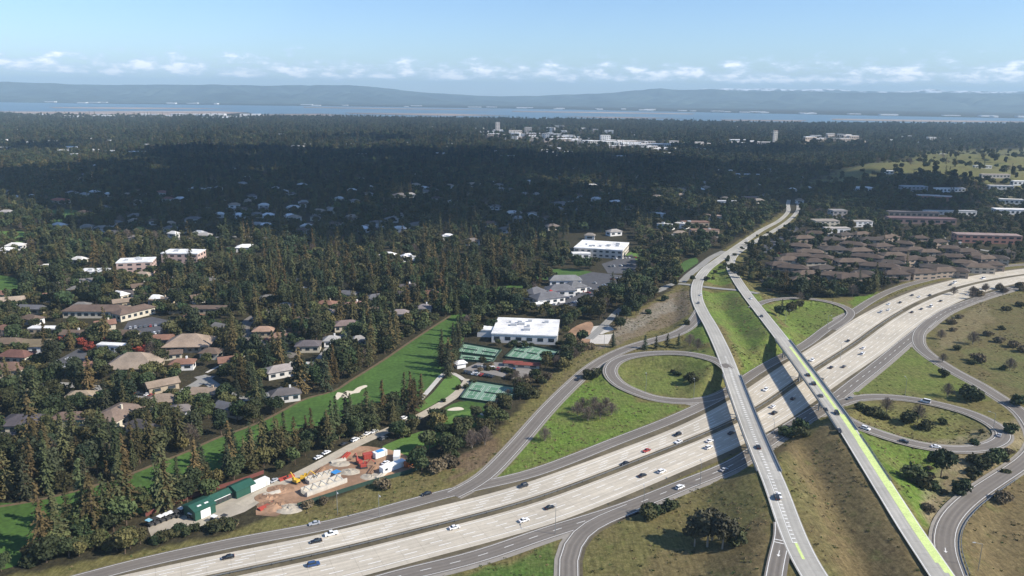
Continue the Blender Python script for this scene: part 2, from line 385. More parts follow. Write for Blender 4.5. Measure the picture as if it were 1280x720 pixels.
RTR = [(940,385,5.0),(954,378,4.5),(974,374,4),(1005,373,3),(1036,377.5,2),(1056,384,1.2),(1064,391,.6),(1058,400,.1),(1040,412,0)]
road('TR', 'ramp_road', RTR, 2.9, M['asphalt'], step=3)
RRR = [(1196,735,5.5),(1190,715,5.5),(1181,690,4.5),(1181,665,3.4),(1190,646,2.5),(1206,629,1.8),(1230,611,1),(1256,594,.5),(1282,576,0),(1296,558,0),(1292,537,0),(1275,514,0),(1255,501,0),(1224,481,0),(1192,464,0),(1161,444,0),(1148,430,0),(1150,414,0),(1165,400,0)]
road('RR', 'ramp_road', RRR, 3.4, M['asphalt'], step=4)
RL = [(1230,1050,5.5),(1110,880,6),(1050,770,6.5),(1018,722,6.5),(1000,690,6.7),(984,650,7),(970,610,7),(953,570,7),(937,530,7),(921,487,7),(905,443,6.6),(889,409,5.2),(878,390,4.2),(871,372,3.2),(872,354,2.2),(882,338,1.2),(899,325,.6),(927,305,0),(952,288,0),(974,276,0),(985,265,0),(985,257,0),(986,250,0)]
RR_ = [(1420,1080,6),(1290,895,6.5),(1215,775,7),(1188,737,7),(1167,705,7),(1143,670,7),(1112,621,7),(1083,575,7),(1053,528,7),(1024,487,7),(996,449,7),(974,420,6.7),(952,392,5.6),(934,369,3.8),(921,350,2.2),(914,336,1.2),(915,323,.5),(927,312,0),(948,300,0),(967,289,0),(986,276,0),(997,264,0),(998,257,0),(999,251,0)]
cL = smooth(spline(pl(RL), 4), 4); cR = smooth(spline(pl(RR_), 4), 4)
tpL = np.interp(cL[:, 1], [650, 950], [1, .6]); tpR = np.interp(cR[:, 1], [650, 950], [1, .6]); road_obj('overpass_road', cL, -4.1*tpL, 4.1*tpL, M['deck'], 0.33); road_obj('overpass_road', cR, -3.8*tpR, 3.8*tpR, M['deck'], 0.345)
ROADS['L'] = (cL, 4.1); ROADS['R'] = (cR, 3.8)
RX = [(800,372,0),(826,362,.5),(844,354.5,1.2),(872,357.5,2.0),(900,361,2.1),(926,363,2.6),(948,367,3.3)]
cX = smooth(spline(pl(RX), 4), 2); road_obj('cross_road', cX, -2.6, 2.6, M['oldasphalt'], 0.13); ROADS['X'] = (cX, 2.6)
RX2 = [(736,424,0),(752,410,0),(764,398,0),(778,385,0),(806,371,0),(830,361,.4)]
cX2 = smooth(spline(pl(RX2), 4), 2); road_obj('service_road', cX2, -2.6, 2.6, M['oldasphalt'], 0.11); ROADS['X2'] = (cX2, 2.6)
RX3 = [(852,353,1.3),(862,343,1),(875,333,.6),(889,322,.2),(905,314,0)]
cX3 = smooth(spline(pl(RX3), 4), 2); road_obj('slip_road', cX3, -3.2, 3.2, M['oldasphalt'], 0.10); ROADS['X3'] = (cX3, 3.2)
# asphalt branch beside the left overpass at the bottom
RLB = [(915,860,5),(942,795,6),(962,745,6.3),(968,715,6.4),(973,690,6.6),(978,672,6.75),(977,655,6.9)]
cLB = smooth(spline(pl(RLB), 3), 2); road_obj('branch_road', cLB, -2.6, 3.4, M['asphalt'], 0.37); ROADS['LB'] = (cLB, 3.6)
paint(cLB, -2.0, .2, dz=.38); paint(cLB, 2.2, .2, dz=.38)
# path, golf road
RP = [(586,474,0),(581,483,0),(566,497,0),(545,509,0),(522,522,0),(478,541,0),(440,558,0),(400,580,0),(360,600,0),(330,615,0),(300,632,0)]
cP = smooth(spline(pl(z0([(a,b) for a,b,_ in RP])), 4), 2)
o = road_obj('service_path', cP, -2.4, 2.4, mat('pale_gravel', (0.42,0.37,0.29), .95, scale=.5, amp=.2), 0.11)
RP2 = [(512,512),(522,503),(536,488),(548,474),(558,464),(568,466),(580,475)]
cP2 = smooth(spline(pl(z0(RP2)), 4), 2); road_obj('cart_path', cP2, -1.3, 1.3, M['concrete'], 0.10)
RP3 = [(309,428),(317,434),(312,442),(297,449),(275,457),(258,466)]
cP3 = smooth(spline(pl(z0(RP3)), 4), 2); road_obj('garden_path', cP3, -.8, .8, M['concrete'], 0.10)
RS1 = [(340,388),(325,392),(312,400),(304,412),(314,424),(345,437),(370,446)]
cS1 = smooth(spline(pl(z0(RS1)), 4), 2); road_obj('street', cS1, -3.6, 3.6, M['asphalt'], 0.10)
XST = []
for q in ([(696,270),(735,257),(775,247),(800,243)], [(706,253),(745,246),(770,238)], [(350,262),(400,250),(440,245)], [(150,262),(215,258),(300,262),(350,262)], [(0,486),(60,480),(130,486),(200,498),(236,486),(262,470)], [(250,470),(300,500),(340,492),(372,478)], [(372,478),(400,450),(420,428),(450,404)], [(470,285),(540,280),(600,276),(650,284)], [(820,300),(850,292),(890,297),(915,290)], [(200,300),(300,296),(360,300)], [(1150,300),(1200,308),(1260,318)]):
    cc_ = smooth(spline(pl(z0(q)), 5), 2); road_obj('street', cc_, -3.0, 3.0, M['oldasphalt'], 0.10+.003*len(XST)); XST.append((cc_, 4))
# boulevard seen between the trees far away
for q in ([(982,252),(978,243),(983,234),(991,226)], [(996,250),(1000,240),(1001,230)]): pass

# overpass paint
zd = 0.355
paint(cL, -3.6*tpL, .2, dz=zd); paint(cL, 3.7*tpL, .2, dz=zd)
paint(cR, -3.4*tpR, .2, dz=zd); paint(cR, 3.5*tpR, .2, dz=zd)
# green cycle lane strips
GP = ([], [])
sR = np.r_[0, np.cumsum(np.linalg.norm(np.diff(cR[:, :2], axis=0), axis=1))]
def s_at(c, px, py, z):
    s = np.r_[0, np.cumsum(np.linalg.norm(np.diff(c[:, :2], axis=0), axis=1))]
    p = P(px, py, z)[:2]; i = np.argmin(np.linalg.norm(c[:, :2]-p, axis=1)); return s[i]
# direction of the R line is far-ward: right of travel is image right
s1, s2 = s_at(cR, 1160, 700, 7), s_at(cR, 1072, 556, 7)
paint(cR, 2.0, 2.9, dz=0.352, store=GP, start=s1, end=s2); paint(cR, 2.4, 2.1, dz=0.352, store=GP, start=s1-5, end=s1); paint(cR, 2.9, 1.1, dz=0.352, store=GP, start=s1-9, end=s1-5)
s3 = s_at(cR, 1048, 520, 7)
paint(cR, 1.9, 2.4, dz=0.352, store=GP, start=s2, end=s3)
paint(cR, 1.2, 1.4, dz=0.352, store=GP, start=s3, end=s_at(cR, 985, 435, 7))
sa, sb = s_at(cL, 1008, 703, 6.6), s_at(cL, 1000, 684, 6.8)
paint(cL, -0.3, .9, dz=0.352, store=GP, start=sa, end=sb)
# crosswalk-like cycle bars down the left overpass
sl0, sl1 = s_at(cL, 996, 680, 6.8), s_at(cL, 905, 445, 7)
offL = np.interp(np.linspace(0, 1, len(cL)), [0, 1], [0, 0])
x = sl0
while x < sl1:
    t = (x-sl0)/(sl1-sl0); paint(cL, -0.4+0.5*t, 1.1, dz=0.342, start=x, end=x+0.55); x += 2.3
paint(cL, -1.2, .18, dz=.342, start=sl0, end=sl0+45)
def sheet_quads(name, st, m):
    o = link(name, new_mesh(name, st[0], np.array(st[1]), [m])); o['kind'] = 'structure'; return o
# stop lines and arrows on the branch road
def arrow(c, s, off, L_, rev, dz):
    paint(c, off, .25, dz=dz, start=s, end=s+L_*.7)
    ss = np.r_[0, np.cumsum(np.linalg.norm(np.diff(c[:, :2], axis=0), axis=1))]
    a = s if rev else s+L_*.7; b = s-L_*.3 if rev else s+L_
    p = np.array([np.interp(a, ss, c[:, i]) for i in range(3)]); q = np.array([np.interp(b, ss, c[:, i]) for i in range(3)]); nr = normals(c); n = np.array([np.interp(a, ss, nr[:, i]) for i in range(2)])
    k = len(PAINT_V); V = [(p[0]+n[0]*(off-.55), p[1]+n[1]*(off-.55), p[2]+dz), (p[0]+n[0]*(off+.55), p[1]+n[1]*(off+.55), p[2]+dz), (q[0]+n[0]*(off+.05), q[1]+n[1]*(off+.05), q[2]+dz), (q[0]+n[0]*(off-.05), q[1]+n[1]*(off-.05), q[2]+dz)]
    a3 = np.array(V)
    if np.cross(a3[1]-a3[0], a3[2]-a3[0])[2] < 0: V = V[::-1]
    PAINT_V.extend(V); PAINT_F.append((k, k+1, k+2, k+3))
sLB = s_at(cLB, 979, 683, 6.6)
paint(cLB, 0.1, 4.2, dz=.38, start=sLB, end=sLB+.35); paint(cLB, 0.1, 4.2, dz=.38, start=sLB+1.6, end=sLB+1.95)
arrow(cLB, sLB-6.5, 0.2, 3.5, True, .38)
cRRr = ROADS['RR'][0]
arrow(cRRr, s_at(cRRr, 1184, 688, 4.5), 0.0, 3.5, True, RDZ['RR']+.006)
sheet_quads('cycle_lane_paint', GP, M['greenpaint'])

# ------------------------------------------------------------------ ground: one height field with the embankments in it
corr = [tuple(P(a, b)[:2]) for a, b in [(60,722),(240,682),(411,650),(494,628),(600,597),(711,566),(822,523),(903,487),(927,468),(958,449),(1005,425),(1036,401),(1092,367),(1146,348),(1290,326)]]
corr2 = [tuple(P(a, b)[:2]) for a, b in [(1290,362),(1180,398),(1149,424),(1099,467),(1067,492),(1036,518),(975,557),(925,592),(850,622),(794,643),(744,662),(683,680),(620,703),(494,735)]]
CORR = corr+corr2
emb = []
for key, hw in (('A',3.8),('LL',3.5),('RL',3.5),('TR',3.4),('RR',4.0),('L',4.4),('R',4.1),('X',3),('LB',3.4),('X3',3.2),('X2',2.6)):
    emb.append((ROADS[key][0], hw))
HILLS = [(P(1130,222),150,24),(P(1240,238),170,24),(P(1190,205),170,17),(P(1260,212),160,16)]
HX = lambda p: np.clip((to_px(p[:, 0], p[:, 1])[0]-1015)/70, 0, 1)
def dpoly(pts, poly):
    pl_ = np.array(poly+[poly[0]]); d, _, _ = nearest_d(pts, np.c_[pl_, np.zeros(len(pl_))]); return d
def ground_h(pts):
    pts = np.atleast_2d(np.asarray(pts, float))[:, :2]; h = np.zeros(len(pts))
    near = (pts[:, 0] > -150) & (pts[:, 0] < 900) & (pts[:, 1] > -50) & (pts[:, 1] < 800)
    if near.any():
        q = pts[near]; e = np.zeros(len(q))
        for c, hw in emb:
            cc = c[::2] if len(c) > 30 else c
            if len(c) > 30 and (len(c)-1) % 2: cc = np.vstack([cc, c[-1]])
            d, sg, t = nearest_d(q, cc); z = cc[sg, 2]*(1-t)+cc[np.minimum(sg+1, len(cc)-1), 2]*t
            e = np.maximum(e, z-0.24-np.maximum(0, d-hw-1.6)*0.38)
        for c, hw in emb[:8]+[(ROADS['B'][0], 3.3), (ROADS['C'][0], 3.6), (ROADS['SE'][0], 3.3)]:
            cc = c[::2] if len(c) > 30 else c
            d, sg, t = nearest_d(q, cc); z = cc[sg, 2]*(1-t)+cc[np.minimum(sg+1, len(cc)-1), 2]*t
            e = np.minimum(e, np.maximum(z-.3, 0)+np.maximum(0, d-hw-1.2)*.6)
        ins = inpoly(q[:, 0], q[:, 1], CORR); dd = dpoly(q, CORR)
        e = np.minimum(e, np.where(ins, 0, dd*0.62)); h[near] = np.maximum(e, 0)
    hx = HX(pts)
    for (c, r, a) in HILLS:
        d2 = ((pts[:, 0]-c[0])**2*0.55+(pts[:, 1]-c[1])**2*1.3)/r**2; h += hx*a*np.exp(-d2)
    return h
def gz(x, y): return float(ground_h([(x, y)])[0])
def axis(lo, hi, fine_lo, fine_hi, st, grow=1.09):
    a = list(np.arange(fine_lo, fine_hi+st, st)); s = st; x = a[-1]
    while x < hi: s *= grow; x += s; a.append(x)
    s = st; x = a[0]; pre = []
    while x > lo: s *= grow; x -= s; pre.append(x)
    return np.array(pre[::-1]+a)
ax = axis(-26000, 26000, -320, 520, 3.2, 1.07); ay = axis(-3000, 30000, 165, 720, 3.2, 1.05)
GX, GY = np.meshgrid(ax, ay); gp = np.c_[GX.ravel(), GY.ravel()]
GH = ground_h(gp)
PX, PY = to_px(gp[:, 0], gp[:, 1])
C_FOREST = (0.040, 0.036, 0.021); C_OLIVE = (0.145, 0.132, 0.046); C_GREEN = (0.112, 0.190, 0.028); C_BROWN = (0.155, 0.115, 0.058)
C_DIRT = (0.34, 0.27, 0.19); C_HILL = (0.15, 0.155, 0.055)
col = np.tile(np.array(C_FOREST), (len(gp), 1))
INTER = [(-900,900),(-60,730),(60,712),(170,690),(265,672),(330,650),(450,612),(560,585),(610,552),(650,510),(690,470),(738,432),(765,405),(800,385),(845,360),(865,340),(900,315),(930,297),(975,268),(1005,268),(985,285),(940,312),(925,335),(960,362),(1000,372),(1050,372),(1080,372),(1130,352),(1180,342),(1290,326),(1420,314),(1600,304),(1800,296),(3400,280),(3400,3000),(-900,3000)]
ZONES = [(INTER, C_OLIVE, 1), 
 ([(620,600),(650,560),(700,500),(740,470),(756,468),(772,488),(800,503),(862,508),(800,535),(700,572),(630,600)], C_GREEN, .9),
 ([(760,465),(790,445),(840,442),(898,450),(905,480),(880,500),(800,492),(765,478)], (0.13,0.165,0.038), .9),
 ([(875,365),(945,368),(975,415),(990,440),(930,470),(905,420),(880,400)], C_GREEN, .8),
 ([(860,400),(885,400),(900,440),(870,440),(850,420)], C_GREEN, .8),
 ([(885,330),(915,330),(925,358),(880,356)], C_GREEN, .8),
 ([(540,730),(620,706),(690,682),(700,690),(702,740),(540,745)], (0.065,0.14,0.022), 1),
 ([(955,380),(1055,380),(1060,398),(1010,428),(960,440),(985,415)], C_GREEN, .7),
 ([(1060,375),(1092,368),(1100,366),(1070,388)], C_GREEN, 1),
 ([(1075,450),(1145,430),(1200,470),(1240,500),(1180,500),(1060,492),(1040,495)], C_GREEN, .55),
 ([(1058,545),(1110,548),(1170,566),(1180,610),(1150,640),(1165,690),(1130,640),(1085,585)], C_GREEN, .9),
 ([(1050,508),(1110,500),(1200,515),(1240,535),(1235,553),(1190,556),(1100,538)], (0.155,0.16,0.05), .9),
 ([(962,560),(1045,545),(1100,620),(1160,700),(1190,760),(1050,760),(1010,690),(985,620)], C_BROWN, .75),
 ([(965,580),(990,575),(1040,700),(1060,760),(1030,740),(985,640)], (0.12,0.125,0.042), .5),
 ([(755,650),(850,620),(940,590),(960,640),(965,760),(740,760),(726,700)], (0.125,0.115,0.042), .8),
 ([(820,690),(900,690),(960,650),(965,760),(780,760)], C_BROWN, .6),
 ([(1140,560),(1290,520),(1290,545),(1250,580),(1225,600),(1180,640),(1170,680),(1150,660),(1150,620),(1180,570)], C_DIRT, .45),
 ([(1200,660),(1290,580),(3400,560),(3400,760),(1220,760)], C_BROWN, .8),
 ([(1150,440),(1180,400),(1230,372),(1290,365),(1400,360),(3400,500),(1290,510),(1200,460)], (0.12,0.108,0.045), .9),
 ([(1180,405),(1235,375),(1240,400),(1200,430),(1170,440)], (0.20,0.17,0.09), .8),
 ([(1200,440),(1240,430),(1290,450),(1290,490),(1250,480)], (0.12,0.13,0.045), .9),
 ([(760,410),(850,362),(868,368),(866,395),(800,420),(745,440)], (0.19,0.15,0.105), .9),
 ([(780,400),(840,372),(850,385),(790,415),(750,428)], (0.26,0.235,0.19), .8),
 ([(630,560),(680,500),(735,435),(750,440),(700,480),(650,530),(600,592),(590,596)], (0.15,0.13,0.06), .8),
 ([(520,600),(600,560),(630,545),(610,580),(570,600),(500,618)], (0.15,0.10,0.07), .8),
 ([(380,640),(440,612),(520,585),(580,585),(560,603),(470,625),(400,645)], (0.14,0.125,0.048), .9),
 ([(985,235),(1060,215),(1100,208),(1290,205),(3400,215),(3400,262),(1290,250),(1180,238),(1080,235)], C_HILL, .95),
 ([(1150,190),(1290,185),(3400,190),(3400,215),(1290,208),(1140,206)], C_HILL, .8),
 ([(1240,250),(1290,245),(1290,275),(1250,270)], (0.16,0.15,0.10), .8),
]
rs = np.random.RandomState(3)
def vnoise(x, y, s, seed=0):
    x = x/s; y = y/s; xi = np.floor(x).astype(int); yi = np.floor(y).astype(int); fx = x-xi; fy = y-yi
    def hsh(a, b): 
        v = np.sin(a*127.1+b*311.7+seed*74.7)*43758.5453; return v-np.floor(v)
    fx = fx*fx*(3-2*fx); fy = fy*fy*(3-2*fy)
    return (hsh(xi, yi)*(1-fx)+hsh(xi+1, yi)*fx)*(1-fy)+(hsh(xi, yi+1)*(1-fx)+hsh(xi+1, yi+1)*fx)*fy
jx = (vnoise(gp[:, 0], gp[:, 1], 9, 1)-.5)*10; jy = (vnoise(gp[:, 0], gp[:, 1], 9, 2)-.5)*5
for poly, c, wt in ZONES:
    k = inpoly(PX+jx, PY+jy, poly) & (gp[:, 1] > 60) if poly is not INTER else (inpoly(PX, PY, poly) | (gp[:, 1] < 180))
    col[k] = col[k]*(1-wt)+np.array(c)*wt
gy_, gx_ = len(ay), len(ax)
idx = np.arange(gy_*gx_).reshape(gy_, gx_)
Fg = np.stack([idx[:-1, :-1], idx[:-1, 1:], idx[1:, 1:], idx[1:, :-1]], -1).reshape(-1, 4)
gm = new_mesh('ground', np.c_[gp, GH], Fg, smooth_=True)
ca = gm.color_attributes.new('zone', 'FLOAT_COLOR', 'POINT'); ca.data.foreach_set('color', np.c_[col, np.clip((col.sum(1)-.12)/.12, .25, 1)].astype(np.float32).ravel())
def ground_mat():
    m = bpy.data.materials.new('open_ground'); m.use_nodes = True; nt = m.node_tree; N = nt.nodes; L = nt.links
    b = N['Principled BSDF']; b.inputs['Roughness'].default_value = 0.95; b.inputs['Specular IOR Level'].default_value = 0.1
    a = N.new('ShaderNodeAttribute'); a.attribute_name = 'zone'; tc = N.new('ShaderNodeTexCoord')
    def nz(scale, det=6, ro=.6, map_=None):
        n = N.new('ShaderNodeTexNoise'); n.inputs['Scale'].default_value = scale; n.inputs['Detail'].default_value = det; n.inputs['Roughness'].default_value = ro
        if map_:
            mp = N.new('ShaderNodeMapping'); mp.inputs['Rotation'].default_value = (0, 0, map_[0]); mp.inputs['Scale'].default_value = map_[1]; L.new(tc.outputs['Object'], mp.inputs[0]); L.new(mp.outputs[0], n.inputs['Vector'])
        else: L.new(tc.outputs['Object'], n.inputs['Vector'])
        return n.outputs[0]
    def rng(v, lo, hi, a0=.3, a1=.7):
        r = N.new('ShaderNodeMapRange'); r.inputs[1].default_value = a0; r.inputs[2].default_value = a1; r.inputs[3].default_value = lo; r.inputs[4].default_value = hi; L.new(v, r.inputs[0]); return r.outputs[0]
    def mixc(f, c1, c2, bt='MIX'):
        x = N.new('ShaderNodeMix'); x.data_type = 'RGBA'; x.blend_type = bt
        if isinstance(f, float): x.inputs[0].default_value = f
        else: L.new(f, x.inputs[0])
        for i, c in ((6, c1), (7, c2)):
            if isinstance(c, tuple): x.inputs[i].default_value = (*c, 1)
            else: L.new(c, x.inputs[i])
        return x.outputs[2]
    def am(v):
        q = N.new('ShaderNodeMath'); q.operation = 'MULTIPLY'; L.new(v, q.inputs[0]); L.new(a.outputs['Alpha'], q.inputs[1]); return q.outputs[0]
    c = mixc(am(rng(nz(0.035, 8, .7), 0, .55, .42, .68)), a.outputs['Color'], (0.15, 0.105, 0.055))
    c = mixc(am(rng(nz(0.09, 8, .75), 0, .5, .55, .7)), c, (0.07, 0.105, 0.022))
    c = mixc(am(rng(nz(0.9, 5, .7), 0, .35, .5, .75)), c, (0.24, 0.20, 0.11))
    # dark tufts and streaks of mown/dry grass
    t = rng(nz(0.45, 8, .85), .45, 1.45, .34, .66); t2 = rng(nz(1.0, 4, .6, (0.55, (1.2, .12, 1))), .75, 1.25, .3, .7)
    mu = N.new('ShaderNodeMath'); mu.operation = 'MULTIPLY'; L.new(t, mu.inputs[0]); L.new(t2, mu.inputs[1])
    v = N.new('ShaderNodeVectorMath'); v.operation = 'SCALE'; L.new(c, v.inputs[0]); L.new(mu.outputs[0], v.inputs['Scale'])
    L.new(v.outputs[0], b.inputs['Base Color'])
    bp = N.new('ShaderNodeBump'); bp.inputs['Strength'].default_value = .6; bp.inputs['Distance'].default_value = .5; L.new(nz(0.6, 8, .8), bp.inputs['Height']); L.new(bp.outputs[0], b.inputs['Normal'])
    return m
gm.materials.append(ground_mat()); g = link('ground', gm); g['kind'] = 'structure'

# ------------------------------------------------------------------ flat patches: lawns, lots, courts, sand
def patch(name, pts, m, dz=0.06, smooth_=True, label=None, kind='structure', step=4.0, zs=None):
    w_ = [P(a, b, 0)[:2] for a, b in pts]
    q = spline(w_, step, closed=True) if smooth_ else np.array(w_)
    V = [(x, y, dz) for x, y in q]
    tri = tessellate_polygon([[Vector(v) for v in V]])
    Fc = []
    for t in tri:
        a, b_, c = [np.array(V[i]) for i in t]
        if np.cross(b_-a, c-a)[2] < 0: t = t[::-1]
        Fc.append(tuple(t))
    o = link(name, new_mesh(name, V, Fc, [m])); 
    if kind: o['kind'] = kind
    return o
M['fair'] = mat('fairway_grass', (0.055, 0.112, 0.020), .95, scale=.05, amp=.3, scale2=.6)
M['lawn'] = mat('bright_lawn', (0.090, 0.165, 0.032), .95, scale=.08, amp=.18, scale2=.8)
M['sand'] = mat('bunker_sand', (0.62, 0.55, 0.43), .95, scale=.5, amp=.08)
M['lot'] = mat('parking_asphalt', (0.085, 0.085, 0.092), .9, scale=.25, amp=.25)
M['yard'] = mat('yard_gravel', (0.38, 0.335, 0.265), .95, scale=.35, amp=.16, scale2=.05)
M['soil'] = mat('reddish_soil', (0.30, 0.185, 0.115), .95, scale=.25, amp=.35, scale2=.06, bump=.6)
M['court'] = mat('green_court_surface', (0.10, 0.21, 0.13), .8, scale=.2, amp=.08)
M['court2'] = mat('pale_green_court_surround', (0.17, 0.28, 0.20), .8, scale=.2, amp=.08)
FAIR = [(-30,712),(-30,636),(36,628),(83,617),(125,605),(167,592),(194,580),(236,564),(269,548),(320,530),(356,512),(383,497),(419,489),(433,479),(478,451),(522,421),(564,394),(590,393),(582,418),(572,440),(563,456),(552,468),(536,484),(514,506),(490,512),(450,525),(400,540),(340,562),(290,580),(240,606),(180,640),(110,668),(40,700)]
patch('fairway_lawn', FAIR, M['fair'])
FA2 = [(562,468),(574,474),(577,480),(566,492),(545,504),(524,515),(518,512),(540,492)]
patch('fairway_lawn', FA2, M['lawn'], .07)
FRINGE = [(545,520),(575,502),(618,506),(622,520),(596,534),(560,532)]
patch('golf_green', FRINGE, M['fair'], .07); patch('golf_green', [(560,521),(585,514),(604,521),(600,530),(572,532),(557,526)], M['lawn'], .08)
GR2 = [(478,558),(528,539),(550,540),(556,549),(535,562),(514,574),(480,566)]
patch('golf_green', GR2, M['lawn'], .07)
patch('sand_bunker', [(419,497),(422,490.5),(428,491.5),(434,488.5),(441,489),(447,484.5),(457,481.5),(459,483.5),(452,487),(449,491),(440,492.5),(433,498),(426,496.5),(422,500)], M['sand'], .10, step=1)
patch('sand_bunker', [(559,513),(565,510),(575,509),(580,512),(570,513.5)], M['sand'], .10, step=1)
patch('sand_bunker', [(599,517),(606,516.5),(613,518),(612,522),(604,520)], M['sand'], .10, step=1)
patch('sports_lawn', [(598,382),(602,364),(636,357),(662,358),(660,366),(640,378),(622,383)], M['fair'], .07)
patch('sports_lawn', [(-30,303),(-30,292),(10,289),(34,291),(35,301),(18,304)], M['lawn'], .07)
patch('sports_lawn', [(48,270),(60,263),(90,262),(102,268),(90,277),(60,279)], M['fair'], .07)
patch('sports_lawn', [(-30,374),(-30,344),(14,346),(26,358),(20,374)], M['fair'], .07)
patch('sports_lawn', [(783,318),(800,312),(822,313),(812,322),(790,325)], M['lawn'], .07)
patch('sports_lawn', [(640,347),(700,336),(748,342),(742,352),(690,350)], M['fair'], .07)
patch('sports_lawn', [(410,258),(418,248),(440,252),(452,262),(430,266)], M['fair'], .07)
patch('sports_lawn', [(500,330),(516,328),(524,340),(510,348)], M['fair'], .07)
patch('sports_lawn', [(852,348),(872,330),(868,322),(850,330),(838,342)], M['fair'], .07)
patch('yard', [(186,664),(184,655),(236,642),(262,630),(300,616),(338,600),(366,596),(340,616),(306,640),(262,654),(210,672),(190,673)], M['yard'], .08)
patch('building_site_soil', [(320,644),(328,622),(350,603),(380,590),(417,571),(445,558),(474,560),(500,566),(518,578),(512,590),(470,602),(431,614),(376,630),(345,646)], M['soil'], .09)
# dark fringe of pine straw along the fairway edge
straw = mat('pine_straw', (0.13, 0.095, 0.055), .95, scale=.4, amp=.3)
cF = smooth(spline(pl(z0([(-30,638),(36,629),(83,618),(125,606),(167,593),(194,581),(236,565),(269,549),(320,531),(356,513),(383,498),(419,490),(433,480),(478,452),(522,422),(564,395)])), 4), 2)
road_obj('pine_straw_strip', cF, -1.4, 0.3, straw, 0.075)
LOTS = [[(652,384),(668,366),(700,352),(740,340),(790,346),(796,352),(770,366),(742,384),(700,382)],
        [(58,458),(98,436),(116,444),(104,462),(80,470),(62,466)],
        [(152,416),(160,402),(190,396),(226,404),(214,418),(180,424)],
        [(578,462),(600,452),(660,455),(668,470),(640,474),(604,466)],
        [(752,330),(790,318),(798,330),(790,342),(760,342)],
        [(955,300),(990,282),(1010,278),(980,300),(955,318)],
        [(945,345),(955,338),(972,360),(962,364)]]
LOTCOL = [(.075,.078,.09)]*3+[(.24,.22,.20)]+[(.09,.09,.10)]*3
for i, l in enumerate(LOTS):
    patch('parking_lot', l, M['lot'] if i != 3 else mat('worn_lot_asphalt', (.23,.21,.19), .9, scale=.3, amp=.2), .09, smooth_=False)
for l in ([(742,408),(760,406),(768,412),(752,418),(738,416)], [(739,419),(766,418),(760,430),(737,430)]):
    patch('concrete_yard', l, M['concrete'], .10, smooth_=False)
patch('dirt_yard', [(706,424),(716,410),(738,402),(742,414),(736,428),(716,428)], M['soil'], .08)
# shoulders: dirt strips beside the freeway, pale gravel gores
M['verge'] = mat('dry_verge', (0.115, 0.095, 0.058), .95, scale=.5, amp=.3, scale2=.07)
M['gore'] = mat('gore_paving', (0.27, 0.245, 0.21), .9, scale=.4, amp=.18)
road_obj('median_strip', fmed, -MED, MED, M['verge'], .09)
road_obj('road_verge', fmed, -(wU+3.4), -wU, M['verge'], .08); road_obj('road_verge', fmed, wL, wL+3.0, M['verge'], .08)
cC = ROADS['C'][0]
road_obj('gravel_shoulder', cC, 3.6, 5.4, M['gore'], .10)
road_obj('gravel_shoulder', ROADS['SE'][0], -4.5, -3.3, M['gore'], .10)
road_obj('gravel_shoulder', ROADS['SE'][0], 3.3, 4.3, M['verge'], .10)
for k, (a, b) in {'A': (-4.2, -3.3), 'RL': (-4.1, -3.1), 'LL': (-4.0, -3.0), 'RR': (-4.6, -3.4)}.items():
    road_obj('road_shoulder', ROADS[k][0], a, b, M['gore'], .085); c0 = ROADS[k]
    road_obj('road_shoulder', ROADS[k][0], -b, -b+.9, M['gore'], .085)
def gore(pts, m=None, dz=.115): return patch('gore_paving', pts, m or M['gore'], dz, smooth_=False)
gore([(1067,478),(1120,437),(1145,421),(1140,432),(1115,452),(1108,460),(1060,500),(1046,505)])
gore([(702,668),(740,652),(726,664),(712,676),(705,690)])
gore([(842,502),(866,500),(880,500),(866,508)])
gore([(1040,398),(1062,388),(1068,390),(1046,406)])
gore([(560,616),(600,601),(606,604),(575,613)])
sheet_quads('road_markings', (PAINT_V, PAINT_F), M['paint'])

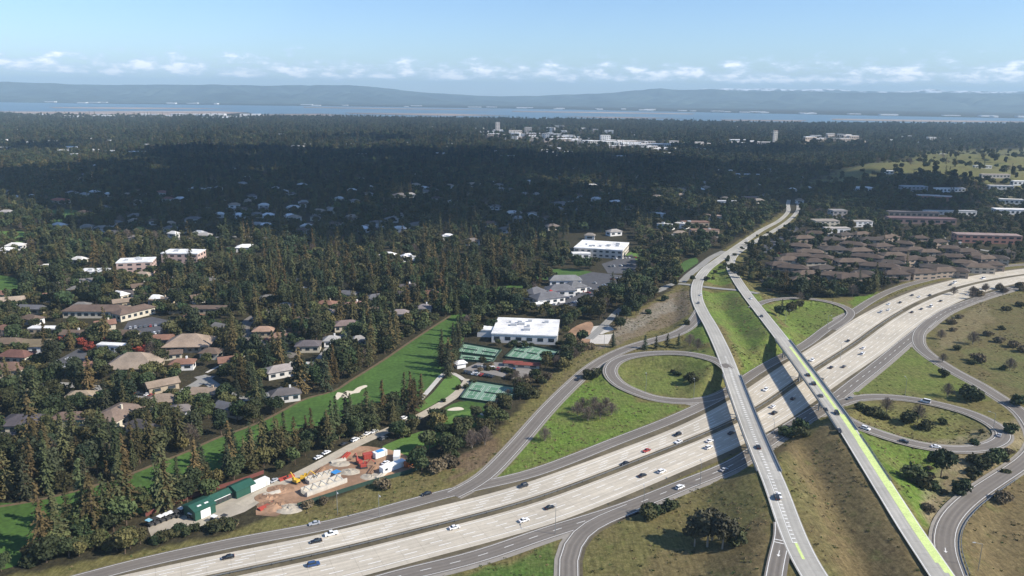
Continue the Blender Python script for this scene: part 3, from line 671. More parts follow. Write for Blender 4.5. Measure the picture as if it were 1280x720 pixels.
# ------------------------------------------------------------------ the two overpasses
def bridge(c, hw, pa, pb, label, name='overpass_bridge'):
    """deck slab, girders, barriers along the raised length; piers where it crosses the freeway"""
    s = np.r_[0, np.cumsum(np.linalg.norm(np.diff(c[:, :2], axis=0), axis=1))]
    sa, sb = s_at(c, *pa), s_at(c, *pb); k = (s >= sa) & (s <= sb); q = c[k]
    root = thing(name, (q[0, 0], q[0, 1], 0), label, 'overpass'); off = np.array([q[0, 0], q[0, 1], 0])
    nr = normals(q); n = len(q)
    def loft(prof, nm, m):
        V = []; kk = len(prof)
        for i in range(n):
            for (o, z) in prof: V.append((q[i, 0]+nr[i, 0]*o-off[0], q[i, 1]+nr[i, 1]*o-off[1], q[i, 2]+z))
        Fc = [(i*kk+j, i*kk+(j+1) % kk, (i+1)*kk+(j+1) % kk, (i+1)*kk+j) for i in range(n-1) for j in range(kk)]+[tuple(range(kk)), tuple(range((n-1)*kk, n*kk))[::-1]]
        me = new_mesh(nm, V, Fc, [m])
        import bmesh
        bm = bmesh.new(); bm.from_mesh(me); bmesh.ops.recalc_face_normals(bm, faces=bm.faces); bm.to_mesh(me); bm.free()
        return link(nm, me, root)
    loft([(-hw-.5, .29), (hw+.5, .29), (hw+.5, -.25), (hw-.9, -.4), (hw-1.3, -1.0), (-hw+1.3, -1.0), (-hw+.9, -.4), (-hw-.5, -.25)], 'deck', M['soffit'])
    for sg in (-1, 1):
        a, b = sg*(hw+.12), sg*(hw+.44)
        br = loft([(a, .2), (a+sg*.05, .95), (b-sg*.03, .95), (b, .2)], 'barrier', M['barrier'])
        loft([(a+sg*.08, 1.15), (a+sg*.08, 1.27), (b-sg*.08, 1.27), (b-sg*.08, 1.15)], 'handrail', M['dark'])
    # piers
    qd, _, _ = nearest_d(q[:, :2], fmed)
    ds, sg_, t_ = nearest_d(q[:, :2], fmed)
    i0 = int(np.argmin(ds))
    ss = np.r_[0, np.cumsum(np.linalg.norm(np.diff(q[:, :2], axis=0), axis=1))]
    tdir = q[min(i0+1, n-1), :2]-q[max(i0-1, 0), :2]; tdir /= np.linalg.norm(tdir)
    fdir = fmed[min(sg_[i0]+1, len(fmed)-1), :2]-fmed[sg_[i0], :2]; fdir /= np.linalg.norm(fdir)
    # pier bents lie parallel to the freeway
    for dd in (-21.5, 0, 20.5):
        sn = abs(tdir[0]*fdir[1]-tdir[1]*fdir[0]); st = ss[i0]+dd/sn
        if st < 3 or st > ss[-1]-3: continue
        x, y, z = [np.interp(st, ss, q[:, i]) for i in range(3)]
        mb = MB()
        hl = (hw-1.4)/sn*1.0
        u = fdir
        cap = [(x+u[0]*a-u[1]*b-off[0], y+u[1]*a+u[0]*b-off[1]) for a, b in ((-hl, -.6), (hl, -.6), (hl, .6), (-hl, .6))]
        mb.prism(cap, z-1.8, z-1.01)
        for a in (-hl*.75, 0, hl*.75):
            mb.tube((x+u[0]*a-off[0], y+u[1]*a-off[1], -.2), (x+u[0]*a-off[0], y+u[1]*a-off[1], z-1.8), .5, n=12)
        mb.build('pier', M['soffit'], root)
    return root
bridge(cL, 4.1, (960,590,7), (914,468,7), 'concrete road bridge on the left, with white cycle bars down its middle, over the freeway')
bridge(cR, 3.8, (1060,540,7), (976,424,7), 'concrete road bridge on the right, carrying a lime green cycle lane over the freeway')
# low barriers further along the raised roads
def guard(c, off, sa, sb, label, m=None, post=4.0, name='guardrail'):
    s = np.r_[0, np.cumsum(np.linalg.norm(np.diff(c[:, :2], axis=0), axis=1))]
    nr = normals(c); k = np.where((s >= sa) & (s <= sb))[0]; q = c[k]; r = nr[k]
    o0 = q[0]; root = thing(name, (q[0, 0]+r[0, 0]*off, q[0, 1]+r[0, 1]*off, q[0, 2]), label, 'guardrail'); base = np.array(root.location)
    V = []
    for i in range(len(q)):
        for o, z in ((off-.05, .5), (off+.05, .5), (off+.05, .85), (off-.05, .85)): V.append((q[i, 0]+r[i, 0]*o-base[0], q[i, 1]+r[i, 1]*o-base[1], q[i, 2]+z-base[2]))
    Fc = [(i*4+j, i*4+(j+1) % 4, (i+1)*4+(j+1) % 4, (i+1)*4+j) for i in range(len(q)-1) for j in range(4)]
    link('rail', new_mesh('rail', V, Fc, [m or M['metal']]), root)
    ps = np.arange(s[k[0]], s[k[-1]], post)[:100]
    pm = None
    for x in ps:
        p = [np.interp(x, s, c[:, i]) for i in range(3)]; n_ = [np.interp(x, s, nr[:, i]) for i in range(2)]
        if pm is None: pm = MB().box(-.08, .08, -.08, .08, -.4, .8).mesh('post', [M['dark']])
        link('post', pm, root, (p[0]+n_[0]*off-base[0], p[1]+n_[1]*off-base[1], p[2]-base[2]))
    return root
guard(fmed, 0, 5, 560, 'steel guardrail standing in the narrow brown median of the freeway', post=6)
guard(ROADS['RR'][0], 4.6, s_at(ROADS['RR'][0], 1190, 715, 5.5), s_at(ROADS['RR'][0], 1256, 594, .5), 'steel guardrail on the outer side of the curving ramp at lower right', post=4)
guard(cR, 4.0, s_at(cR, 1100,602,7), s_at(cR, 1062,543,7), 'short guardrail beside the lime cycle lane at the end of the right overpass')
# ------------------------------------------------------------------ vegetation
def quads_mesh(name, C, A, B, mats, midx=None):
    """leaf sprays: centre C, half-axes A,B (Nx3 each)"""
    n = len(C); V = np.empty((n, 4, 3)); V[:, 0] = C-A-B; V[:, 1] = C+A-B*.6; V[:, 2] = C+A*.8+B; V[:, 3] = C-A*.7+B*.8
    return V.reshape(-1, 3), np.arange(n*4).reshape(n, 4)
def rnd_dirs(r, n):
    v = r.normal(size=(n, 3)); return v/np.linalg.norm(v, axis=1)[:, None]
def conifer_data(seed, Ht=24.0, Rb=4.2, lev=24, nb=7, kind=0):
    r = np.random.RandomState(seed); C = []; A = []; B = []
    for k in range(lev):
        t = (k+.5)/lev; z = Ht*(0.10+0.90*t)
        rad = Rb*((1-t)**(0.75 if kind == 0 else 0.5))*(0.8+.35*r.rand())+.25
        if kind == 0 and t < .12: rad *= .6+3*t
        nn = max(4, int(nb*(1.15-.55*t)))
        for b in range(nn):
            a = r.rand()*6.283; L = rad*(.65+.5*r.rand()); dz = -L*(.22+.25*r.rand())
            m = max(2, int(L/0.62))
            for q in range(m):
                f = (q+.6)/m; p = np.array([math.cos(a)*L*f, math.sin(a)*L*f, z+dz*f*f+r.normal()*.18]); sz = .62*(1.1-.45*f)*(.7+.6*r.rand())
                d = np.array([math.cos(a), math.sin(a), -.5+r.normal()*.3]); d /= np.linalg.norm(d)
                s = np.array([-math.sin(a), math.cos(a), r.normal()*.5]); s /= np.linalg.norm(s)
                C.append(p+r.normal(size=3)*.16); A.append(d*sz); B.append(s*sz*.75)
    for q in range(8): C.append((0, 0, Ht*(.97+.03*q/8))); A.append(np.array([.1, .1, .5])); B.append(rnd_dirs(r, 1)[0]*.25)
    return quads_mesh('', np.array(C), np.array(A), np.array(B), None)
def broad_data(seed, Ht=11.0, R=5.0, lobes=13, per=85, leaf=.42, low=.28, flat=.62):
    r = np.random.RandomState(seed); C = []; A = []; B = []
    for k in range(lobes):
        a = r.rand()*6.283; rr = R*.62*math.sqrt(r.rand()); zc = Ht*(low+.16+(1-low-.3)*r.rand()*(1-.35*(rr/R)))
        lr = R*(.32+.2*r.rand()); n = int(per*(lr/(R*.42))**2); d = rnd_dirs(r, n)
        p = np.c_[math.cos(a)*rr+d[:, 0]*lr, math.sin(a)*rr+d[:, 1]*lr, zc+d[:, 2]*lr*flat]*1.0; p += r.normal(size=p.shape)*lr*.11
        a_ = rnd_dirs(r, n); b_ = np.cross(a_, d+rnd_dirs(r, n)*.6); b_ /= np.linalg.norm(b_, axis=1)[:, None]+1e-6
        sz = leaf*(.6+.8*r.rand(n))[:, None]; C.append(p); A.append(a_*sz); B.append(b_*sz)
    V, Fq = quads_mesh('', np.vstack(C), np.vstack(A), np.vstack(B), None); V[:, 2] = np.maximum(V[:, 2], .15); return V, Fq
def trunk_mb(seed, Ht, r0, limbs=5, R=3.0, top=.85):
    r = np.random.RandomState(seed); mb = MB(); p = np.zeros(3); n = 4
    for k in range(n):
        q = np.array([r.normal()*.12, r.normal()*.12, Ht*top*(k+1)/n]); mb.tube(p-(0, 0, .5 if k == 0 else 0), q, r0*(1-k/n*.8), r0*(1-(k+1)/n*.8), 6); p = q
    for k in range(limbs):
        a = r.rand()*6.283; z = Ht*(.25+.45*r.rand()); mb.tube((0, 0, z), (math.cos(a)*R*.8, math.sin(a)*R*.8, z+Ht*.22), r0*.4, r0*.1, 5)
    return mb
def bare_data(seed, Ht=9.0, R=4.5, n=900):
    r = np.random.RandomState(seed); C = []; A = []; B = []
    for k in range(n):
        a = r.rand()*6.283; u = r.rand()**.45; el = RAD(12+78*r.rand()); d = np.array([math.cos(a)*math.cos(el)*R, math.sin(a)*math.cos(el)*R, math.sin(el)*Ht*.8]); p = d*u+np.array([0, 0, Ht*.16])
        dn = d/np.linalg.norm(d)+r.normal(size=3)*.35; dn /= np.linalg.norm(dn); s = np.cross(dn, rnd_dirs(r, 1)[0]); s /= np.linalg.norm(s)+1e-6
        C.append(p+r.normal(size=3)*.2); A.append(dn*(.5+.5*r.rand())); B.append(s*.055)
    return quads_mesh('', np.array(C), np.array(A), np.array(B), None)
def bare_limbs(seed, Ht=9.0, R=4.5):
    r = np.random.RandomState(seed); mb = MB(); mb.tube((0, 0, -.5), (0, 0, Ht*.3), .26, .18, 7)
    for k in range(9):
        a = k*.7+r.rand(); el = RAD(30+50*r.rand()); q = np.array([math.cos(a)*math.cos(el)*R*.85, math.sin(a)*math.cos(el)*R*.85, Ht*.25+math.sin(el)*Ht*.65]); mb.tube((0, 0, Ht*.22), q*.55+np.array([0, 0, Ht*.1]), .12, .07, 5); mb.tube(q*.55+np.array([0, 0, Ht*.1]), q, .07, .02, 4)
    return mb
KINDS = {}
def mk(kind, i, V, Fq, leafm, trunk, barkm):
    cm = new_mesh('crown', V, Fq, [leafm]); tm = trunk.mesh('trunk', [barkm])
    # joined variant for small copies / the far woods
    tv = np.array(trunk.v); to = [tuple(np.array(f)+len(V)) for f in trunk.f]
    jm = new_mesh(kind, np.vstack([V, tv]), [tuple(f) for f in Fq]+to, [leafm, barkm], [0]*len(Fq)+[1]*len(to))
    KINDS.setdefault(kind, []).append((cm, tm, jm))
for i in range(6): mk('conifer', i, *conifer_data(10+i, 24, (4.2, 5.2, 6.2, 3.6, 5.6, 4.8)[i], (26, 24, 22, 28, 18, 30)[i], 8, 1 if i == 4 else 0), M['needle'], trunk_mb(i, 24, .45, 0), M['bark'])
for i in range(2): mk('dark_conifer', i, *conifer_data(30+i, 22, 4.3, 24, 8, kind=1), M['needle_dark'], trunk_mb(i, 22, .45, 0), M['bark'])
for i in range(4): mk('broadleaf', i, *broad_data(50+i, 11, 5.2), M['leaf'], trunk_mb(20+i, 11, .32, 5, 3.2, .7), M['bark'])
for i in range(3): mk('olive_tree', i, *broad_data(60+i, 11, 5.0, 12, 80), M['leaf_olive'], trunk_mb(30+i, 11, .3, 5, 3.0, .7), M['bark'])
for i in range(3): mk('bare', i, *bare_data(70+i), M['twig'], bare_limbs(40+i), M['bark_pale'])
mk('red', 0, *broad_data(80, 8, 4.0, 10, 80, .35), M['leaf_red'], trunk_mb(50, 8, .2, 4, 2.2, .7), M['bark'])
for i in range(3): mk('shrub', i, *broad_data(90+i, 2.6, 2.2, 9, 60, .22, .05, .6), M['leaf'], trunk_mb(60+i, 2.0, .08, 3, 1.0, .6), M['bark'])
mk('dry_shrub', 0, *broad_data(95, 2.2, 2.2, 9, 60, .2, .05, .6), mat('dry_shrub_leaves', (.135, .105, .062), .9, scale=.4, amp=.35, rand=.25), trunk_mb(66, 1.6, .08, 3, 1.0, .6), M['bark'])
mk('eucalyptus', 0, *broad_data(97, 17, 6.0, 20, 90, .5, .3, .85), mat('eucalyptus_leaves', (.062, .058, .032), .8, scale=.3, amp=.4, rand=.2), trunk_mb(70, 17, .5, 7, 3.5, .75), M['bark_pale'])
for i in range(4): mk('tall', i, *broad_data(200+i, 19, 4.2+.5*i, 20, 80, .46, .14, 1.0), M['leaf'] if i % 2 else M['needle_dark'], trunk_mb(80+i, 19, .4, 6, 3, .8), M['bark'])
TREE_NAME = {'tall': 'evergreen_tree', 'conifer': 'conifer_tree', 'dark_conifer': 'conifer_tree', 'broadleaf': 'broadleaf_tree', 'olive_tree': 'broadleaf_tree', 'bare': 'bare_tree', 'red': 'maple_tree', 'shrub': 'shrub', 'dry_shrub': 'shrub', 'eucalyptus': 'eucalyptus_tree'}
TR = random.Random(11)
PROTO = {}
def tree(kind, x, y, s=1.0, sz=None, parts=True, label='', group=None, z=None, var=None):
    i = TR.randrange(len(KINDS[kind])) if var is None else var; cm, tm, jm = KINDS[kind][i]
    nm = TREE_NAME[kind]; loc = (x, y, (gz(x, y) if z is None else z)-.1); cat = 'shrub' if nm == 'shrub' else 'tree'
    if parts:
        if (kind, i) not in PROTO:
            r = link(nm, None, None, loc); link('trunk', tm, r); link('crown', cm, r); PROTO[(kind, i)] = r
        else: r = copy_tree(PROTO[(kind, i)], loc)
    else: r = link(nm, jm, None, loc)
    r.rotation_euler[2] = TR.random()*6.283; r.scale = (s, s, s*(sz or 1.0))
    tag(r, label, cat, group)
    if group is None and 'group' in r: del r['group']
    return r
# --- land the woods must leave free (pixel polygons of the ground)
FREE = [[(176,656),(240,632),(320,612),(345,650),(300,668),(185,690)], [(962,262),(975,250),(1004,250),(1002,262)], FAIR, FA2, FRINGE, GR2, INTER,
 [(184,676),(184,652),(236,636),(300,610),(345,594),(417,566),(445,553),(480,556),(520,576),(510,600),(431,622),(345,652),(262,660)],
 [(598,384),(602,364),(636,357),(662,358),(640,381)], [(652,384),(666,364),(700,350),(740,338),(795,342),(800,350),(770,367),(742,386),(720,392),(672,392)],
 [(612,428),(622,396),(660,394),(706,402),(702,430)], [(566,490),(562,440),(570,424),(640,418),(704,426),(706,446),(690,468),(676,490),(664,516),(640,526),(600,516),(566,504)],
 [(-30,303),(-30,290),(34,289),(36,301)], [(48,271),(60,262),(92,261),(102,268),(88,278)], [(783,318),(800,311),(824,313),(812,323)],
 [(752,332),(790,316),(800,330),(790,343),(760,343)], [(58,458),(98,434),(117,444),(104,464),(80,472)], [(150,418),(160,400),(190,394),(228,404),(214,420),(180,426)],
 [(704,300),(718,292),(795,290),(792,318),(755,330),(712,322)], [(706,424),(716,406),(740,400),(775,404),(768,432),(716,430)],
 [(-30,360),(-30,343),(14,345),(27,358),(22,372),(-30,372)], [(640,348),(700,336),(748,342),(742,352)], [(852,348),(872,332),(868,322),(848,330)],
]
FREE_SOFT = [[(985,235),(1060,215),(1100,208),(1290,205),(3400,215),(3400,262),(1290,250),(1180,238),(1080,235)], [(1150,190),(1290,185),(3400,190),(3400,215),(1290,208),(1140,206)]]
CONDO = [(950,372),(925,335),(940,312),(985,285),(1005,268),(1060,262),(1120,262),(1200,258),(1290,262),(1300,330),(1180,340),(1130,350),(1080,370),(1000,370)]
OFFL = [(-30,368),(90,368),(290,372),(345,390),(345,450),(280,468),(200,480),(90,482),(-30,480)]
BLD = []          # footprints of buildings (world), filled below: list of (x, y, radius)
# ------------------------------------------------------------------ the bay, salt flats, far shore, mountains
M['water'] = mat('bay_water', (0.08, 0.135, 0.16), 0.35, scale=0.0006, amp=0.3, spec=0.5)
M['flats'] = mat('salt_flats', (0.30, 0.23, 0.18), .9, scale=.0012, amp=.4, scale2=.0004)
M['mount'] = mat('mountain_slope', (0.055, 0.075, 0.062), .95, scale=.0011, amp=.4, scale2=.004)
def wpatch(name, w_, m, z, kind='structure'):
    V = [(x, y, z) for x, y in w_]; tri = tessellate_polygon([[Vector(v) for v in V]]); Fc = []
    for t in tri:
        a, b_, c = [np.array(V[i]) for i in t]
        if np.cross(b_-a, c-a)[2] < 0: t = t[::-1]
        Fc.append(tuple(t))
    o = link(name, new_mesh(name, V, Fc, [m])); o['kind'] = kind; return o
near_shore = [(-500,139.5),(0,142.5),(60,143),(150,143.5),(260,143),(310,141),(330,146),(380,144),(420,146.5),(520,148),(640,150),(760,151),(860,153),(960,155),(1080,155.5),(1150,156),(1230,156.5),(1290,156),(1800,160)]
far_shore = [(-500,122),(0,128),(150,130),(320,132),(500,134),(640,136),(800,139),(950,142),(1100,145),(1290,148.5),(1800,153)]
ns = [tuple(P(a, b)[:2]) for a, b in near_shore]; fs = [tuple(P(a, b)[:2]) for a, b in far_shore]
wpatch('bay_water', ns+fs[::-1], M['water'], 2.0)
fl1 = [(-60,139.5),(60,140),(150,139.5),(270,139.5),(310,141),(260,144.5),(150,145),(60,144.5),(-60,143)]
wpatch('mud_flats', [tuple(P(a, b)[:2]) for a, b in fl1], M['flats'], 3.0)
for q in ([(640,139),(760,140.5),(870,142.5),(865,143.5),(760,142),(640,140.3)], [(380,134),(520,136),(640,138),(600,138.2),(480,136.8),(380,135.2)], [(1040,149),(1200,151),(1290,152.5),(1290,153.8),(1150,152.8),(1040,150.5)], [(430,141.5),(560,142.5),(640,145),(560,145.2),(440,143)], [(700,146),(800,147),(860,148.6),(760,148.4)], [(900,150),(1010,151),(1000,152.4),(905,151.6)], [(60,134.5),(200,135),(300,136.6),(180,136.6),(70,135.6)], [(320,143.5),(400,142.5),(440,144.5),(400,145.8),(330,145.5)]):
    wpatch('mud_flats', [tuple(P(a, b)[:2]) for a, b in q], M['flats'], 3.2)
SKYL = [(-400,97),(-150,98),(0,101),(60,103),(80,104),(160,105.5),(240,105),(320,106.5),(400,106),(430,105.5),(460,107),(500,112),(560,117),(600,119.5),(640,120),(700,118),(760,116),(800,112),(825,109.5),(850,111),(880,110),(890,109.5),(920,112.5),(1000,113),(1080,115),(1140,115),(1200,116),(1280,116.5),(1400,118),(1700,120)]
def elev_of(px, py):
    d = P(px, py, 0) if False else None
    x = (px-640)/F; y = -(py-360)/F; c, s = math.cos(ROLL), math.sin(ROLL); xr = x*c-y*s; yr = x*s+y*c
    v = np.array([xr, math.cos(PITCH)+yr*math.sin(PITCH), -math.sin(PITCH)+yr*math.cos(PITCH)])
    return math.atan2(v[0], v[1]), v[2]/math.hypot(v[0], v[1])
def ridge(name, r0, r1, line, seed, mats, snow=None, rough=.13, nr_=64, na=1500, kind='structure'):
    az = []; sl = []
    for a, b in line: q = elev_of(a, b); az.append(q[0]); sl.append(q[1])
    A = np.linspace(az[0], az[-1], na); S = np.interp(A, az, sl)
    R = np.linspace(r0, r1+1200, nr_); AA, RR = np.meshgrid(A, R)
    X = RR*np.sin(AA); Y = RR*np.cos(AA); t = np.clip((RR-r0)/(r1-r0), 0, 1)
    hr = CAMH+r1*S[None, :]
    nz = sum(np.abs(vnoise(X, Y, s_, seed+i)-.5)*2*a for i, (s_, a) in enumerate(((1700, .5), (750, .28), (330, .15), (150, .07))))
    fine = vnoise(A*r1, A*0, 420, seed+9)[None, :]*.06+vnoise(A*r1, A*0, 160, seed+8)[None, :]*.035
    fold = np.abs(vnoise(X*0+AA*r1+RR*.35, RR*.12, 620, seed+3)-.5)*1.2+np.abs(vnoise(AA*r1-RR*.25, RR*.2, 260, seed+4)-.5)*.8
    nz = np.clip(nz*.5+fold*.9, 0, 1.2)
    Z = hr*(t**0.7)*(1-0.8*(1-nz)*(1-t**8)) * (1-fine*t) + (t**4)*hr*0.04
    Z = np.where(RR > r1, hr*(1-fine)*(1-(RR-r1)/1500), Z); Z = np.maximum(Z, -20); Z[0] = -5
    idx = np.arange(nr_*na).reshape(nr_, na); Fq = np.stack([idx[:-1, :-1], idx[:-1, 1:], idx[1:, 1:], idx[1:, :-1]], -1).reshape(-1, 4)
    V = np.c_[X.ravel(), Y.ravel(), Z.ravel()]
    mi = None
    if snow is not None:
        c = V[Fq].mean(1); tt = t.ravel()[Fq].mean(1); aa_ = np.arctan2(c[:, 0], c[:, 1])*r1; nn = vnoise(aa_, c[:, 1]*.3, 300, 77)*.45+vnoise(aa_, c[:, 1]*.5, 75, 78)*.55
        a_ = np.arctan2(c[:, 0], c[:, 1]); w_ = np.interp(a_, [elev_of(p, 115)[0] for p, _ in snow], [v for _, v in snow])
        mi = ((tt > .90) & (nn < w_*.78)).astype(int)
    o = link(name, new_mesh(name, V, Fq, mats, midx=mi, smooth_=False)); o['kind'] = kind; return o
def snowy(name):
    m = mat(name, (0.055, 0.075, 0.062), .95, scale=.0011, amp=.4, scale2=.004); nt = m.node_tree; N = nt.nodes; L = nt.links; b = N['Principled BSDF']; src = b.inputs['Base Color'].links[0].from_socket
    g_ = N.new('ShaderNodeNewGeometry'); sp = N.new('ShaderNodeSeparateXYZ'); L.new(g_.outputs['Position'], sp.inputs[0])
    mp = N.new('ShaderNodeMapping'); mp.inputs['Scale'].default_value = (.0045, .0016, .012); L.new(g_.outputs['Position'], mp.inputs[0])
    n1 = N.new('ShaderNodeTexNoise'); n1.inputs['Scale'].default_value = 1.0; n1.inputs['Detail'].default_value = 8; n1.inputs['Roughness'].default_value = .7; L.new(mp.outputs[0], n1.inputs['Vector'])
    def mr(v, a, b_, c, d):
        r = N.new('ShaderNodeMapRange'); [setattr(r.inputs[i+1], 'default_value', q) for i, q in enumerate((a, b_, c, d))]; L.new(v, r.inputs[0]); return r.outputs[0]
    def mm(op, a, c):
        n = N.new('ShaderNodeMath'); n.operation = op; L.new(a, n.inputs[0]); L.new(c, n.inputs[1]); return n.outputs[0]
    hz = mm('ADD', sp.outputs[2], mr(n1.outputs[0], .3, .7, -110, 70)); f = mm('MULTIPLY', mr(hz, 285, 325, 0, 1), mr(sp.outputs[0], 3400, 4400, 0, 1))
    mx = N.new('ShaderNodeMix'); mx.data_type = 'RGBA'; L.new(f, mx.inputs[0]); L.new(src, mx.inputs[6]); mx.inputs[7].default_value = (.82, .85, .88, 1); L.new(mx.outputs[2], b.inputs['Base Color']); return m
M['snowmount'] = snowy('mountain_with_snow')
M['snow'] = mat('snow', (0.85, 0.87, 0.9), .8, noise=False)
M['snow'] = mat('snow', (0.85, 0.87, 0.9), .8, noise=False)
ridge('mountains', 11800, 15500, SKYL, 5, [M['snowmount']])
SK2 = [(840,118),(880,111),(905,110),(930,111.5),(960,110.5),(1000,112),(1030,111),(1080,113.5),(1110,114),(1140,113),(1162,110.5),(1185,113),(1230,114),(1280,114.5),(1400,116),(1700,119)]
ridge('snowy_mountains', 16600, 19000, SK2, 31, [M['snowmount']], nr_=40)
# ------------------------------------------------------------------ haze: pale air in a closed box
def haze(dens=7.4e-5):
    mb = MB().box(-27000, 27000, -3500, 31000, -60, 620)
    m = bpy.data.materials.new('haze_air'); m.use_nodes = True; nt = m.node_tree; nt.nodes.clear()
    o = nt.nodes.new('ShaderNodeOutputMaterial'); v = nt.nodes.new('ShaderNodeVolumePrincipled')
    v.inputs['Color'].default_value = (0.58, 0.82, 1.0, 1); v.inputs['Density'].default_value = dens; v.inputs['Anisotropy'].default_value = 0.0
    nt.links.new(v.outputs[0], o.inputs['Volume'])
    h = mb.build('haze', m); h['kind'] = 'stuff'; h['label'] = 'thin bluish haze that pales the bay and the far mountains'; return h
haze()
# ------------------------------------------------------------------ clouds overhead: they cast the broad shadows that lie over the woods
M['cloud'] = mat('cloud_white', (0.9, 0.9, 0.9), 1.0, noise=False)
CZ = 900.0
def cloud_over(poly_px, seed):
    """solid low cloud whose shadow falls on the given ground patch"""
    rs_ = np.random.RandomState(seed); dxy = SUNV[:2]/SUNV[2]*CZ
    w_ = np.array([P(a, b)[:2] for a, b in poly_px]); q = spline(w_, 60, closed=True); c = q.mean(0); n = len(q)
    amp = 35
    q = q+rs_.normal(0, amp*.5, q.shape); V = []; Fc = []
    rings = [(1.0, 0), (1.03, 40), (.95, 110), (.75, 180), (.4, 230)]
    for f, z in rings:
        for p in q: V.append((*(c+(p-c)*f+dxy+rs_.normal(0, 8, 2)), CZ+z+rs_.normal(0, 10)))
    V.append((*(c+dxy), CZ+240)); V.append((*(c+dxy), CZ)); k = len(rings)
    for r in range(k-1):
        for i in range(n): Fc.append((r*n+i, r*n+(i+1) % n, (r+1)*n+(i+1) % n, (r+1)*n+i))
    for i in range(n): Fc.append(((k-1)*n+i, (k-1)*n+(i+1) % n, k*n)); Fc.append(((i+1) % n, i, k*n+1))
    o = link('cloud', new_mesh('cloud', V, Fc, [M['cloud']], smooth_=True)); o['kind'] = 'structure'; return o
CL1 = [(-260,262),(-60,250),(60,262),(130,285),(200,293),(270,284),(330,288),(380,300),(440,300),(520,296),(600,296),(660,298),(720,292),(800,282),(850,262),(930,248),(1010,262),(1060,258),(1150,268),(1180,262),(1160,242),(1080,236),(1010,212),(960,203),(900,207),(840,200),(700,196),(600,190),(480,191),(400,192),(330,186),(260,186),(185,188),(150,196),(190,206),(90,214),(-20,222),(-260,226)]
def cloud_bank(poly_px, seed, step, rad, keep=.9):
    """a bank of overlapping puffs, flat-based, whose shadow falls on the given ground patch with ragged edges and a few gaps"""
    r = np.random.RandomState(seed); dxy = SUNV[:2]/SUNV[2]*CZ; V = []; Fc = []
    w_ = np.array([P(a, b)[:2] for a, b in poly_px]); lo, hi = w_.min(0), w_.max(0); nu, nv = 16, 7
    for y in np.arange(lo[1], hi[1], step):
        for x in np.arange(lo[0], hi[0], step):
            q = np.array([x, y])+r.uniform(-.5, .5, 2)*step
            if not inpoly(np.array([q[0]]), np.array([q[1]]), [tuple(v) for v in w_])[0] or r.rand() > keep: continue
            R_ = rad*r.uniform(.55, 1.15); hh = R_*.55; z0_ = CZ+r.uniform(0, 30); o = len(V); ph = r.uniform(0, 6, 4)
            for j in range(nv):
                th = (j/(nv-1))*math.pi
                for i in range(nu):
                    a = i/nu*6.283; k = 1+.22*math.sin(3*a+ph[0])+.14*math.sin(5*a+ph[1])+.08*math.sin(9*a+ph[2]); zz = math.cos(th); zz = zz if zz > 0 else zz*.18
                    V.append((q[0]+dxy[0]+math.cos(a)*math.sin(th)*R_*k, q[1]+dxy[1]+math.sin(a)*math.sin(th)*R_*k, z0_+zz*hh*(1+.2*math.sin(4*a+ph[3]))))
            for j in range(nv-1):
                for i in range(nu): Fc.append((o+j*nu+i, o+(j+1)*nu+i, o+(j+1)*nu+(i+1) % nu, o+j*nu+(i+1) % nu))
    o = link('cloud', new_mesh('cloud', V, np.array(Fc), [M['cloud']], smooth_=True)); o['kind'] = 'structure'; return o
cloud_bank(CL1, 3, 80, 84, .80)
cloud_bank([(10,186),(60,181),(110,180),(100,186),(40,190)], 4, 90, 90)
cloud_bank([(400,175),(500,171),(570,173),(530,180),(440,181)], 5, 110, 90, .7)
cloud_bank([(840,184),(960,185),(1100,190),(1060,196),(940,195),(840,191)], 6, 110, 90, .75)
